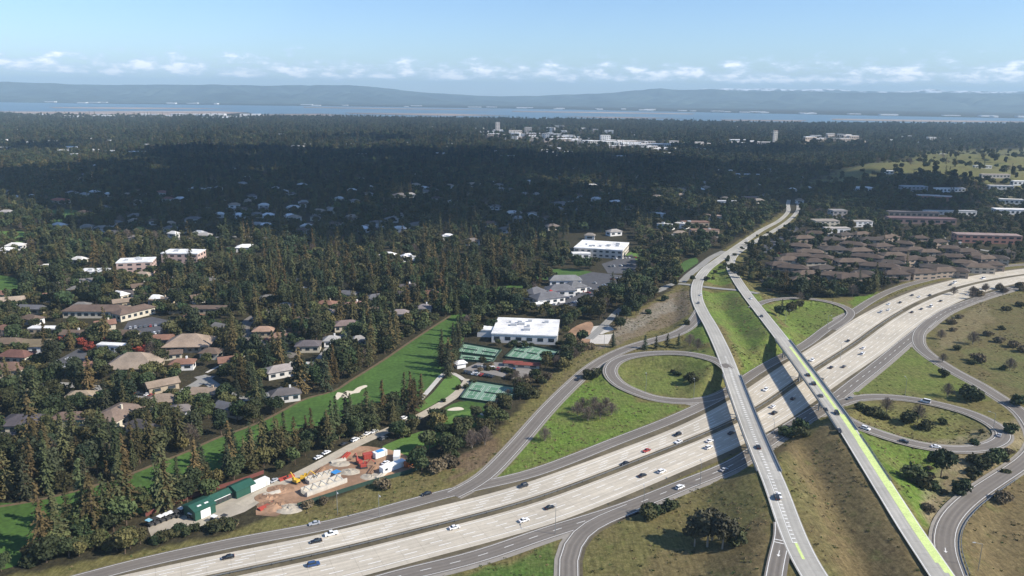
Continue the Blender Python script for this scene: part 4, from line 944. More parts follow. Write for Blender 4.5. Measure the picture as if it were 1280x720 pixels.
# ------------------------------------------------------------------ buildings
BR = random.Random(5)
BLD = []; VIEW = []
def sc(py): return 0
def house(px, py, w_, d_, h, rz, wallc, roofc, label, cat='house', name='house', roof='hip', rh=2.2, eave=.8, floors=1, win=True, group=None, detail=True, wincol=None, chimney=False, nwin=None):
    """walls, roof, windows on all sides; centre at pixel (px,py) on the ground"""
    if name == 'house': w_ *= .85; d_ *= .85
    p = P(px, py, 0); z = gz(p[0], p[1]); root = thing(name, (p[0], p[1], z), label, cat, group, rz); BLD.append((p[0], p[1], max(w_, d_)*.55)); VIEW.append((p[0], p[1], max(w_, d_)*.6, name))
    X, Y = w_/2, d_/2
    wl = MB().box(-X, X, -Y, Y, -.5, h).build('wall', M['wall'], root); wl.color = (*wallc, 1)
    mb = MB()
    if roof == 'flat':
        mb.box(-X-.25, X+.25, -Y-.25, Y+.25, h, h+.7); mb.box(-X+.3, X-.3, -Y+.3, Y-.3, h+.7, h+.72)
    else:
        e = eave; rx, ry = (X-min(X, Y)*(.95 if roof == 'hip' else 0)+(0 if roof == 'hip' else e), 0.0) if X >= Y else (0.0, Y-min(X, Y)*(.95 if roof == 'hip' else 0)+(0 if roof == 'hip' else e))
        b = [(-X-e, -Y-e, h+.02), (X+e, -Y-e, h+.02), (X+e, Y+e, h+.02), (-X-e, Y+e, h+.02)]
        b2 = [(q[0], q[1], h+.22) for q in b]
        if X >= Y: t = [(-rx, 0, h+rh), (rx, 0, h+rh)]; F_ = [(4, 5, 9, 8), (5, 6, 9), (6, 7, 8, 9), (7, 4, 8)]
        else: t = [(0, -ry, h+rh), (0, ry, h+rh)]; F_ = [(4, 5, 8), (5, 6, 9, 8), (6, 7, 9), (7, 4, 8, 9)]
        mb.add(b+b2+t, [(3, 2, 1, 0), (0, 1, 5, 4), (1, 2, 6, 5), (2, 3, 7, 6), (3, 0, 4, 7)]+F_)
    rf = mb.build('roof', M['roof'], root); rf.color = (*roofc, 1)
    if chimney:
        c_ = MB().box(X*.3, X*.3+.9, -.4, .5, h+.5, h+rh+1.0).build('chimney', M['wall'], rf); c_.color = (*wallc, 1)
    if win:
        fh = h/floors
        for f in range(floors):
            for side in range(4):
                L = w_ if side < 2 else d_; n = max(1, int(L/(3.6 if detail else 5.5))); ww = L/n*.52; hh = fh*.42; zc = f*fh+fh*.55
                if n > 9: n = 9; ww = L/n*.6
                wm = MB()
                for k in range(n):
                    c = -L/2+L*(k+.5)/n
                    if side == 0: bx = (c-ww/2, c+ww/2, -Y-.06, -Y+.05)
                    elif side == 1: bx = (c-ww/2, c+ww/2, Y-.05, Y+.06)
                    elif side == 2: bx = (-X-.06, -X+.05, c-ww/2, c+ww/2)
                    else: bx = (X-.05, X+.06, c-ww/2, c+ww/2)
                    o_ = MB().box(*bx, zc-hh/2, zc+hh/2)
                    if (detail and side in (0, 2, 3)) or n <= 2:
                        e_ = link('window', o_.mesh('window', [M['glass']]), root)
                    else: wm.add(o_.v, o_.f)
                if wm.v: wm.build('window_band', M['glass'], root)
    return root
CREAM = (.55, .50, .40); WHITE = (.75, .74, .72); TAN = (.40, .33, .24); BROWNR = (.13, .092, .072); GREYR = (.17, .15, .14); REDR = (.24, .10, .07); TANR = (.33, .26, .20); PALE = (.62, .60, .56)
# --- the office park at the left
house(122, 395, 38, 11, 4.5, .02, CREAM, BROWNR, 'long low building with brown roof and a white ridge strip beside the red maples', 'office', 'office_building', rh=3.2)
house(168, 396, 9, 24, 4.5, -.55, CREAM, BROWNR, 'brown-roofed wing with a row of cream bays facing the left car park', 'office', 'office_building', rh=2.6)
house(60, 416, 20, 5, 3.0, .02, TAN, WHITE, 'narrow white flat-topped carport left of the red maples', 'carport', 'carport', roof='flat')
house(49, 440, 15, 11, 4.6, .1, WHITE, (.17, .135, .085), 'brown-roofed house with a white gable wall beside the small lawn', rh=3, roof='gable')
house(12, 436, 17, 9, 4, .1, CREAM, (.15, .11, .08), 'house at the picture edge with a low brown roof, upper one of three', rh=2.6)
house(22, 452, 18, 10, 4, -.1, CREAM, (.15, .075, .06), 'house with a dark red-brown roof, middle one of three at the picture edge', rh=2.8)
house(12, 470, 18, 12, 4.6, .12, CREAM, (.16, .10, .075), 'brown-roofed house with cream window bays, lowest of three at the picture edge', rh=3)
house(144, 439, 18, 4.5, 3.6, -.12, WHITE, WHITE, 'long white flat-roofed pavilion between the red maples', 'pavilion', 'pavilion', roof='flat')
house(170, 462, 23, 17, 3.6, .08, TAN, (.27,.215,.165), 'tan pyramid-roofed hall with a dark slot down its roof', 'hall', 'office_building', rh=6.0, eave=1.8)
house(238, 436, 22, 15, 3.8, .1, TAN, (.29,.22,.165), 'broad tan hip-roofed hall above the tan pyramid-roofed one', 'hall', 'office_building', rh=5.2, eave=1.8)
house(262, 391, 26, 7, 3.6, .03, TAN, BROWNR, 'long brown carport roof with white edge behind the left car park', 'carport', 'carport', rh=1.6, roof='gable')
house(205, 449, 18, 6, 3.2, .35, CREAM, BROWNR, 'low brown-roofed link building between the two tan halls', 'office', 'office_building', rh=1.8)
house(17, 385, 15, 8, 5, .4, WHITE, TANR, 'white-gabled house at the left picture edge near the dark lawn', roof='gable', rh=3)
# --- houses in the woods in front
house(148, 528, 15, 22, 4.6, -.25, CREAM, (.19, .14, .11), 'large brown-roofed house with stepped cream terraces right of the turquoise pool', rh=3.0, chimney=True)
house(90, 530, 16, 8, 3.6, .1, CREAM, (.16, .11, .085), 'low brown-roofed house behind the turquoise pool', rh=2.2)
house(32, 536, 19, 14, 4, .1, CREAM, (.085, .075, .085), 'dark-roofed house with white skylights left of the turquoise pool', rh=2.6)
house(6, 560, 12, 12, 4, .3, PALE, (.10, .09, .09), 'dark-roofed house among bare trees at the lower left edge', rh=2.4)
house(200, 510, 15, 11, 4, .45, CREAM, (.22, .17, .13), 'tan-roofed house half hidden by conifers behind the fairway', rh=2.8)
house(103, 503, 13, 8, 4, .1, PALE, (.30, .24, .17), 'pale tan roof between dark evergreens above the pool house', rh=2)
house(40, 499, 15, 8, 3.6, .05, TAN, (.20, .18, .11), 'olive-tan flat roof among dark evergreens at left', roof='flat')
house(225, 521, 9, 8, 4, .2, WHITE, GREYR, 'small white-walled house among tall conifers beside the fairway', rh=2)
for i, (a, b, w_, d_, rz, wc, rc, lb) in enumerate([
 (442,388,17,9,.5,WHITE,(.33,.19,.16),'pinkish-roofed house with white gable edge above the fairway bend'),
 (433,412,17,10,.3,CREAM,(.20,.15,.14),'brown-roofed house with a white fascia nearest the fairway bend'),
 (386,438,15,10,.1,CREAM,(.12,.105,.11),'dark grey-roofed house among trees, left of the turquoise garden pool'),
 (352,428,14,8,.1,TAN,(.27,.17,.12),'russet-roofed house beside the curved street'),
 (330,420,13,8,.1,TAN,(.33,.22,.16),'light russet-roofed house at the corner of the curved street'),
 (350,470,16,9,.6,PALE,(.30,.27,.25),'long grey-roofed house with pale terrace left of the garden pool'),
 (415,432,10,7,.2,WHITE,(.35,.34,.33),'small pale-roofed house near the fairway bend'),
 (448,432,9,6,.5,WHITE,(.28,.27,.26),'small white house at the conifer belt beside the fairway'),
 (500,398,13,8,.1,WHITE,(.25,.21,.2),'pale-walled house half hidden by trees at the top of the fairway'),
 (530,391,11,8,.1,WHITE,(.20,.18,.18),'white-walled house just left of the fairway top'),
 (408,397,11,7,.1,CREAM,(.33,.26,.22),'tan-roofed house in the woods right of the curved street'),
 (378,369,11,6,.1,WHITE,(.55,.50,.45),'house with a flat whitish roof above the curved street'),
 (357,500,15,8,.4,PALE,(.11,.10,.10),'dark-roofed house among conifers beside the garden with two parked cars')]):
    house(a, b, w_, d_, 3.8, rz, wc, rc, lb, rh=2.4, chimney=i % 3 == 0)
_taken = [P(v[0], v[1])[:2] for v in []]+[np.array(b_[:2]) for b_ in BLD]
HN = ['brown', 'grey', 'tan', 'dark', 'russet', 'slate']; HCOL = [(.14,.10,.075), (.17,.16,.15), (.26,.20,.15), (.08,.07,.068), (.22,.12,.085), (.12,.12,.13)]
cnt_ = 0
for _ in range(900):
    if cnt_ >= 46: break
    a = BR.uniform(0, 560); b = BR.uniform(352, 545); q = P(a, b)[:2]
    if any(np.linalg.norm(q-t) < 19 for t in _taken) or inpoly(np.array([a]), np.array([b+6]), FAIR)[0] or b > 525-a*.25 and a > 330: continue
    if b > 600-a*.28 or any(inpoly(np.array([a]), np.array([b]), f_)[0] for f_ in FREE): continue
    if min(nearest_d(np.array([q]), c_)[0][0] for c_, _h in XST+[(cS1, 4)]) < 9: continue
    _taken.append(q); k_ = BR.randrange(6); cnt_ += 1
    where_ = 'below the office park' if b > 480 else 'beside the office park' if a < 300 else 'above the fairway bend' if b > 400 else 'in the woods over the houses'
    house(a, b, BR.uniform(11, 17), BR.uniform(7, 10), 3.6, BR.uniform(-.6, .7), BR.choice([CREAM, PALE, TAN, WHITE]), HCOL[k_], f'{HN[k_]}-roofed house half hidden by trees {where_}', rh=2.2, roof=BR.choice(['hip', 'gable']), detail=False, group='houses half hidden in the trees', chimney=cnt_ % 3 == 0)
# --- office blocks in mid distance
def block(px, py, w_, d_, h, rz, wc, rc, label, floors, name='office_building', cat='office', detail=False, units=3, group=None, win=True):
    r = house(px, py, w_, d_, h, rz, wc, rc, label, cat, name, roof='flat', floors=floors, detail=detail, group=group, win=win)
    if units:
        rf = [c for c in r.children if c.name.startswith('roof')][0]
        for k in range(units):
            a = BR.uniform(-w_*.35, w_*.35); b = BR.uniform(-d_*.3, d_*.3); s = BR.uniform(.6, 2.0)
            MB().box(a-s, a+s, b-s*.7, b+s*.7, h+.72, h+2.0).build('roof_unit', M['hvac'], rf)
    return r
PINK = (.50, .36, .31)
block(172, 341, 26, 18, 10, .25, PINK, WHITE, 'pink-walled office block with a white roof, left of the pair in the woods', 3)
block(231, 331, 30, 18, 11, .0, PINK, WHITE, 'pink-walled office block with a white roof, right of the pair in the woods', 3)
block(120, 346, 20, 12, 5, .1, WHITE, WHITE, 'low white-roofed building left of the two pink office blocks', 1)
block(752, 317, 44, 40, 7.5, -.28, (.55,.50,.44), WHITE, 'large white-roofed office with two dark roof wells above the clubhouse', 2, units=9)
block(726, 322, 16, 8, 4, .1, WHITE, WHITE, 'low white annexe left of the large white-roofed office', 1, units=0)
block(658, 419, 38, 34, 5.0, -.10, (.66,.64,.60), (.70,.69,.67), 'big white flat-roofed sports hall beside the tennis courts', 1, name='sports_hall', cat='hall', units=8)
block(608, 419, 10, 8, 4, -.1, WHITE, WHITE, 'small white shed at the left end of the sports hall', 1, name='shed', cat='shed', units=0, win=False)
# clubhouse group
for a, b, w_, d_, rz, rc, lb in [(684,378,22,12,.5,(.13,.13,.14),'slate-roofed clubhouse wing nearest the white terrace'),(700,368,20,12,.2,(.14,.14,.15),'slate-roofed clubhouse wing behind the red awning'),(718,364,14,12,.5,(.15,.15,.155),'slate-roofed clubhouse wing beside the big car park'),(668,372,15,10,.9,(.12,.12,.13),'slate-roofed clubhouse wing beside the striped lawn'),(706,356,24,8,.1,(.20,.20,.20),'long slate-roofed clubhouse range farthest from the sports hall')]:
    house(a, b, w_, d_, 4.2, rz, WHITE, rc, lb, 'clubhouse', 'clubhouse', rh=3.6, detail=False)
house(688, 371, 5, 5, 3, .5, (.5,.06,.05), (.42,.03,.03), 'bright red tent roof in front of the slate-roofed clubhouse', 'tent', 'tent', rh=2.4, win=False)
house(671, 384, 14, 4, 2.6, .3, WHITE, WHITE, 'row of white terrace parasols below the clubhouse', 'canopy', 'canopy', rh=1.0, win=False)
# low terracotta buildings by the boulevard
for a, b, w_, d_, rz, wc, rc, lb in [(868,283,30,12,.1,TAN,(.20,.12,.09),'russet-roofed block in the shade beside the boulevard, left of the cream ones'),(893,275,26,10,-.3,CREAM,(.30,.22,.18),'long tan-roofed block with cream walls near the boulevard'),(852,285,14,10,-.6,WHITE,(.55,.52,.48),'whitish angular building left of the russet block'),(880,293,30,8,.1,(.55,.42,.33),(.24,.15,.11),'low cream-fronted block nearest the boulevard trees'),(822,272,16,10,-.6,WHITE,(.6,.58,.55),'white building with sloping walk, left of the boulevard blocks'),(832,286,18,7,-.6,WHITE,(.5,.49,.47),'long white shed above the dark trees by the slip road')]:
    block(a, b, w_, d_, 5, rz, wc, rc, lb, 1, units=1)
# --- condominiums right of the boulevard
CW = [(.27,.21,.165), (.33,.26,.20), (.24,.19,.155), (.42,.36,.28)]
condo = [(1000,314,24,12),(1012,322,22,10),(995,327,26,11),(1016,334,20,10),(990,342,24,12),(1008,350,22,11),(1036,306,22,12),(1041,318,30,18),(1026,329,20,10),(1066,312,20,10),(1073,320,26,12),(1090,306,22,11),(1100,314,20,12),(1062,334,26,12),(1083,328,24,11),(1045,352,26,13),(1062,354,26,13),(1078,350,20,12),(1098,340,28,13),(1112,336,20,10),(1116,326,26,12),(1136,331,24,11),(1130,311,20,11),(1143,319,22,10),(1134,346,24,11),(1150,348,20,11),(1158,332,22,11),(1170,342,22,12),(1188,328,20,11),(1178,346,24,11),(1205,336,20,11),(1222,341,22,11),(1186,317,22,9),(1206,321,20,9),(1230,330,18,9),(984,332,18,9),(1118,350,20,10),(1028,343,22,11),(1240,338,15,9),(1160,322,18,9),(1004,304,20,10),(1020,298,18,9),(1054,300,20,10),(1076,299,18,9),(1110,303,20,10),(1122,320,20,10),(1216,326,18,9),(1246,330,16,9),(1256,322,16,9),(1196,346,18,9),(972,338,16,9),(1000,358,18,9),(1148,304,18,9),(1170,309,18,9)]
for i, (a, b, w_, d_) in enumerate(condo):
    w_ *= BR.uniform(.75, 1.15); d_ *= BR.uniform(.85, 1.15)
    row = 'farthest row' if b < 318 else 'upper middle row' if b < 330 else 'lower middle row' if b < 342 else 'row nearest the freeway'
    n_ = sorted(q[0] for q in condo if ('farthest row' if q[1] < 318 else 'upper middle row' if q[1] < 330 else 'lower middle row' if q[1] < 342 else 'row nearest the freeway') == row).index(a)+1
    ordn = ['first','second','third','fourth','fifth','sixth','seventh','eighth','ninth','tenth','eleventh','twelfth','thirteenth','fourteenth','fifteenth','sixteenth','seventeenth','eighteenth','nineteenth','twentieth'][n_-1]
    house(a, b, w_, d_, 5.6, BR.uniform(-.6, .55), CW[i % 4], [(.082,.06,.048), (.10,.073,.057), (.07,.056,.048), (.125,.092,.07)][BR.randrange(4)], f'brown-roofed apartment house, {ordn} from the left in the {row} of the estate', 'apartment house', 'apartment_house', rh=2.6, floors=2, detail=False, group='brown-roofed apartment houses of the estate', chimney=i % 2 == 0)
# --- schools and long blocks beyond the condos
for a, b, w_, d_, h, rz, wc, rc, lb, fl in [
 (1150,279,75,14,6,-.1,(.30,.20,.17),(.16,.10,.10),'very long dark red-roofed block behind the apartment estate',1),(1140,271,60,10,6,-.08,(.2,.17,.16),(.14,.12,.12),'long grey-roofed block behind the dark red one',1),
 (1232,303,62,14,8,-.12,(.40,.20,.15),(.30,.22,.20),'long brick building with a tan roof and many bays at right',2),(1160,253,30,12,6,-.2,(.36,.18,.14),(.55,.5,.48),'red-brick building with pale slanting roofs below the green hill',1),
 (1176,254,26,11,6,-.3,(.36,.18,.14),(.58,.52,.5),'red-brick building with pale roofs, right of its twin',1),(1140,246,36,16,7,0,(.3,.3,.32),(.32,.34,.38),'blue-grey roofed hall below the green hill',2),(1079,244,26,22,6,.1,WHITE,WHITE,'white-roofed hall left of the blue-grey one',1),
 (1107,232,20,10,5,-.4,WHITE,WHITE,'small white-roofed building on the slope of the green hill',1),(1185,248,44,8,5,.05,WHITE,(.7,.68,.66),'long whitish low building at the foot of the green hill',1),(1180,268,50,8,4,-.05,PALE,(.45,.44,.43),'long pale grey building between dark trees at right',1),
 (1206,270,24,8,6,0,PALE,(.4,.4,.4),'pale grey block half hidden by dark trees at right',1),(1262,268,40,14,6,-.1,WHITE,(.72,.71,.70),'bright white building at the right picture edge',1),(1262,258,30,10,6,-.2,PALE,(.55,.53,.5),'grey-white building just behind the bright white one at the edge',1),
 (1248,248,34,10,5,-.1,PALE,(.5,.48,.45),'pale flat building on the green hillside at the edge',1),(1240,241,44,8,5,0,(.5,.45,.4),(.45,.38,.34),'long tan flat building on the green hillside',1),(1270,246,20,9,6,0,WHITE,WHITE,'small white building high on the hillside at the edge',1),(1178,200,16,9,5,0,WHITE,WHITE,'small white house in the far green hills',1),(1225,228,30,7,4,0,PALE,(.5,.5,.48),'pale roof among shrubs on the grassy hill',1),
 (905,256,34,9,5,-.1,WHITE,(.5,.5,.52),'long white-fronted low block in the shaded woods above the boulevard',1),(938,251,24,9,5,0,(.42,.15,.13),(.3,.2,.18),'low block with a red fascia above the boulevard',1),(935,222,44,12,6,-.2,WHITE,(.55,.56,.58),'long pale-roofed building in the shaded woods right of centre',1),
 (1030,282,28,16,6,.1,CREAM,(.30,.26,.22),'tan-roofed building behind the estate near the boulevard',2),(1045,292,26,10,6,.1,WHITE,(.42,.38,.34),'pale roof among the trees behind the estate',1),(1075,283,24,10,6,.1,WHITE,(.38,.35,.32),'pale-walled house in the trees behind the estate',2),(1046,272,18,14,9,.1,(.3,.28,.27),(.28,.26,.25),'grey square building standing behind the estate',2)]:
    block(a, b, w_, d_, h, rz, wc, rc, lb, fl, units=0, name='long_building', cat='building')
# --- scattered villas in the shaded woods
vill = [(205,244,26,REDR),(178,243,20,TANR),(75,254,24,(.4,.13,.08)),(130,263,18,GREYR),(160,247,14,TANR),(210,252,14,REDR),(245,239,20,PALE),(262,240,14,PALE),(228,252,12,WHITE),(145,283,14,GREYR),(215,290,16,GREYR),(242,278,18,GREYR),(250,296,12,PALE),(275,272,12,PALE),(300,273,12,WHITE),(322,272,12,GREYR),(336,273,14,WHITE),(362,274,12,WHITE),(333,286,14,WHITE),(308,314,18,WHITE),(170,302,12,GREYR),(378,234,16,PALE),(330,265,12,GREYR),(365,246,12,GREYR),(440,241,14,PALE),(500,247,18,GREYR),(530,238,14,PALE),(560,240,16,WHITE),(592,233,20,TANR),(612,231,18,WHITE),(440,275,14,TANR),(472,283,18,GREYR),(500,290,14,PALE),(520,285,16,GREYR),(455,290,12,WHITE),(620,262,14,GREYR),(640,270,18,PALE),(700,258,26,GREYR),(745,252,14,PALE),(770,256,18,WHITE),(660,230,16,WHITE),(740,235,18,PALE),(755,231,12,REDR),(805,232,14,WHITE),(850,240,18,GREYR),(875,240,14,WHITE),(700,222,18,WHITE),(720,214,14,PALE),(640,214,16,WHITE),(560,214,14,PALE),(480,212,16,PALE),(420,215,14,WHITE),(360,215,12,PALE),(520,222,12,PALE),(310,225,14,WHITE),(270,212,14,PALE),(120,210,12,WHITE),(85,200,10,WHITE),(70,216,12,PALE),(30,195,12,WHITE),(750,207,16,PALE),(790,205,16,WHITE),(850,213,16,PALE),(900,216,14,WHITE),(960,215,14,WHITE),(1000,222,14,PALE),(1010,238,10,WHITE),(990,240,12,WHITE),(485,324,14,WHITE),(510,326,12,WHITE),(180,350,14,TANR),(150,375,12,WHITE),(196,380,10,WHITE),(100,330,12,PALE),(60,340,12,PALE),(560,300,12,WHITE),(590,306,14,GREYR),(850,296,14,TANR),(20,312,16,PALE),(8,318,14,WHITE)]
for _ in range(150):
    a = BR.uniform(-5, 1000); b = BR.choice([BR.uniform(198, 300), BR.uniform(215, 300)])
    if inpoly(np.array([a]), np.array([b]), INTER)[0] or (a > 800 and b > 255): continue
    vill.append((a, b, BR.uniform(9, 16), BR.choice([(.32,.30,.28), PALE, GREYR, (.25,.22,.19), TANR, BROWNR])))
for i, (a, b, w_, rc) in enumerate(vill):
    rcn = 'red-roofed' if rc is REDR else 'tan-roofed' if rc is TANR else 'grey-roofed' if rc is GREYR else 'pale-roofed' if rc is PALE else 'white-roofed' if rc is WHITE else 'orange-roofed'
    depth = 'far up in the woods' if b < 220 else 'in the shaded woods' if b < 300 else 'in the sunlit woods'
    side = ['at the far left', 'left of centre', 'near the middle', 'right of centre'][min(3, int(a/300))]
    house(a, b, w_*.9, w_*.55, 4.2, BR.uniform(-.6, .6), BR.choice([WHITE, CREAM, PALE]), rc, f'{rcn} villa {depth} {side}', 'house', 'villa', rh=2.5, detail=False, win=b > 225, group='villas scattered in the woods')
# --- downtown and campus in the distance
def far_block(a, b, w_, h, wc, rc, label, d_=None, floors=4, name='city_building', group=None):
    return house(a, b, w_, d_ or w_*.6, h, BR.uniform(-.2, .2), wc, rc, label, 'building', name, roof='flat', floors=floors, detail=False, win=h > 12, group=group)
WARM = (.66, .58, .50)
far_block(622, 167, 16, 42, (.55,.50,.46), PALE, 'tall slim tower block, highest of the downtown buildings at left', 14, 8, 'tower_block')
far_block(660, 168, 26, 26, (.48,.44,.40), PALE, 'square mid-rise block right of the tall tower block', 18, 6)
far_block(688, 167, 34, 22, WHITE, WHITE, 'bright white mid-rise block, right end of the inner downtown', 18, 5)
far_block(756, 180, 30, 26, WHITE, PALE, 'white mid-rise with a mast-like stair tower at the right of downtown', 20, 5)
far_block(968, 182, 11, 46, (.72,.66,.58), REDR, 'slender pale campus tower rising above the trees', 11, 8, 'bell_tower')
lst = []
for k in range(75):
    t = BR.random(); a = 600+230*t+BR.uniform(-6, 6); b = 168+20*t+BR.uniform(-4, 3); lst.append((a, b, BR.uniform(18, 52), BR.uniform(7, 15), BR.choice([WHITE, WARM, PALE, (.6,.5,.42)])))
for k in range(16): lst.append((BR.uniform(835, 960), BR.uniform(180, 184), BR.uniform(24, 60), BR.uniform(9, 14), BR.choice([WARM, (.55,.33,.25), WHITE])))
for k in range(20): lst.append((BR.uniform(1005, 1080), BR.uniform(175, 181), BR.uniform(20, 38), BR.uniform(10, 26), (.66,.54,.44)))
for k in range(12): lst.append((BR.uniform(1085, 1200), BR.uniform(171, 183), BR.uniform(18, 34), BR.uniform(8, 14), PALE))
lst.append((1163, 181, 26, 24, (.6,.55,.5)))
for k in range(34): lst.append((BR.uniform(20, 330), BR.uniform(144.5, 150), BR.uniform(60, 150), 11, WHITE))
for k in range(26): lst.append((BR.uniform(330, 620), BR.uniform(150, 172), BR.uniform(20, 50), 10, WHITE))
for k in range(12): lst.append((BR.uniform(0, 330), BR.uniform(155, 190), BR.uniform(14, 30), 9, WHITE))
for k in range(70): lst.append((BR.uniform(0, 1000), BR.uniform(152, 200), BR.uniform(14, 34), 8, BR.choice([WHITE, PALE, (.45,.4,.36)])))
for k in range(18): lst.append((BR.uniform(640, 1280), BR.uniform(157, 170), BR.uniform(20, 50), 11, WHITE))
for i, (a, b, w_, h, wc) in enumerate(lst):
    where = 'downtown' if 590 < a < 840 and b > 160 else 'campus' if 830 < a < 1085 and b > 172 else 'shoreline strip' if b < 151 else 'distant suburb'
    far_block(a, b, w_, h, wc, WHITE if wc is not WARM else (.6,.55,.5), {'downtown': 'pale low block in the sunlit downtown cluster', 'campus': 'warm-coloured low block in the distant campus cluster', 'shoreline strip': 'long white shed in the strip along the bay shore', 'distant suburb': 'small white building in the distant wooded suburb'}[where], w_*.5, 2, group=where+' buildings')
# far shore settlements: tiny white blocks across the bay
for k in range(48):
    a = BR.uniform(0, 1280); b = float(np.interp(a, [q[0] for q in far_shore], [q[1] for q in far_shore]))-BR.uniform(.3, 1.6)
    wd = BR.uniform(40, 160); p = P(a, b, 0)
    if p[1] > 15000 or p[1] < 0: continue
    o = MB().box(-wd/2, wd/2, -30, 30, 0, BR.uniform(6, 14)).build('waterfront_building', M['white'], None, (p[0], p[1], 2)); tag(o, 'tiny white block on the far shore of the bay', 'building', 'far shore buildings')
# --- turquoise pools
M['pool'] = mat('pool_water', (.10, .48, .50), .15, noise=False)
for a, b, lb in [(84,542,'turquoise swimming pool behind the low brown-roofed house'),(373,456,'turquoise swimming pool in a garden above the fairway')]:
    p = P(a, b, 0); r = thing('swimming_pool', (p[0], p[1], .1), lb, 'pool'); BLD.append((p[0], p[1], 7))
    MB().box(-5.5, 5.5, -4.5, 4.5, 0, .15).build('pool_deck', M['concrete'], r); MB().box(-3.8, 3.8, -2.8, 2.8, .15, .2).build('water_surface', M['pool'], r)
# --- tennis courts
M['net'] = mat('court_net', (.12,.14,.12), .9, noise=False)
def court_block(corners, ncourt, label):
    w_ = [P(a, b, 0)[:2] for a, b in corners]; o0 = np.mean(w_, 0); root = thing('tennis_court', (o0[0], o0[1], .1), label, 'tennis court')
    q = [w - o0 for w in w_]
    def bil(u, v): return q[0]*(1-u)*(1-v)+q[1]*u*(1-v)+q[2]*u*v+q[3]*(1-u)*v
    MB().prism([tuple(v) for v in q], -.1, .04).build('court_surround', M['court2'], root)
    lm = MB(); wide = np.linalg.norm(q[1]-q[0])
    for k in range(ncourt):
        a = (k+.14)/ncourt; b = (k+.86)/ncourt
        MB().prism([tuple(bil(a, .14)), tuple(bil(b, .14)), tuple(bil(b, .86)), tuple(bil(a, .86))], .04, .06).build('court_surface', M['court'], root)
        nb_ = MB()
        p1, p2 = bil(a-.01, .5), bil(b+.01, .5); nb_.tube((*p1, 0), (*p1, .9), .04); nb_.tube((*p2, 0), (*p2, .9), .04); nb_.prism([tuple(p1), tuple(p2), tuple(p2+(0, .06)), tuple(p1+(0, .06))], .1, .75); nb_.build('net', M['net'], root)
        def ln(u0, v0, u1, v1):
            a_, b_ = bil(u0, v0), bil(u1, v1); d = b_-a_; n_ = np.array([-d[1], d[0]])/np.linalg.norm(d)*.06
            lm.prism([tuple(a_-n_), tuple(b_-n_), tuple(b_+n_), tuple(a_+n_)], .06, .07)
        for u in (a, a+(b-a)*.13, a+(b-a)*.87, b): ln(u, .14, u, .86)
        for v in (.14, .32, .68, .86): ln(a, v, b, v)
        ln((a+b)/2, .32, (a+b)/2, .68)
    lm.build('court_lines', M['paint'], root)
    fm = MB()
    for i in range(4):
        a_, b_ = q[i], q[(i+1) % 4]; n = int(np.linalg.norm(b_-a_)/3)+1
        for k in range(n): p_ = a_+(b_-a_)*k/n; fm.tube((*p_, 0), (*p_, 2.3), .04, n=4)
        d = (b_-a_)/np.linalg.norm(b_-a_); n_ = np.array([-d[1], d[0]])*.04
        fm.prism([tuple(a_-n_), tuple(b_-n_), tuple(b_+n_), tuple(a_+n_)], .1, 1.3 if i in (0, 3) else 1.0)
    fm.build('fence', mat('dark_green_windscreen', (.03, .06, .045), .9, noise=False) if 'screen' not in M else M['screen'], root)
    return root
M['screen'] = mat('dark_green_windscreen', (.03, .06, .045), .9, noise=False)
court_block([(572,442),(619,448),(627,438),(580,430)], 2, 'far pair of tennis courts on the left, below the sports hall')
court_block([(574,451),(614,454.5),(620,448),(577,443.5)], 2, 'second strip of tennis courts on the left, above the clubhouse car park')
court_block([(631,448),(681,454),(699,440),(650,430)], 3, 'block of green tennis courts on the right, below the sports hall')
court_block([(575,500),(634,508),(651,486),(592,477)], 3, 'largest green tennis court block, nearest the putting green')
# patio roofs between the courts
for a, b, w_, d_, lb in [(641,457,9,3,'low red-roofed pavilion left of its longer twin between the courts'),(659,459,13,3.4,'longer red-roofed pavilion between the courts')]:
    house(a, b, w_, d_, 1.8, -.1, CREAM, (.22,.06,.045), lb, 'pavilion', 'pavilion', rh=.8, detail=False)
house(575, 459, 5, 4, 2.6, .5, WHITE, WHITE, 'white tent beside the left tennis courts', 'tent', 'tent', rh=1.4, win=False)
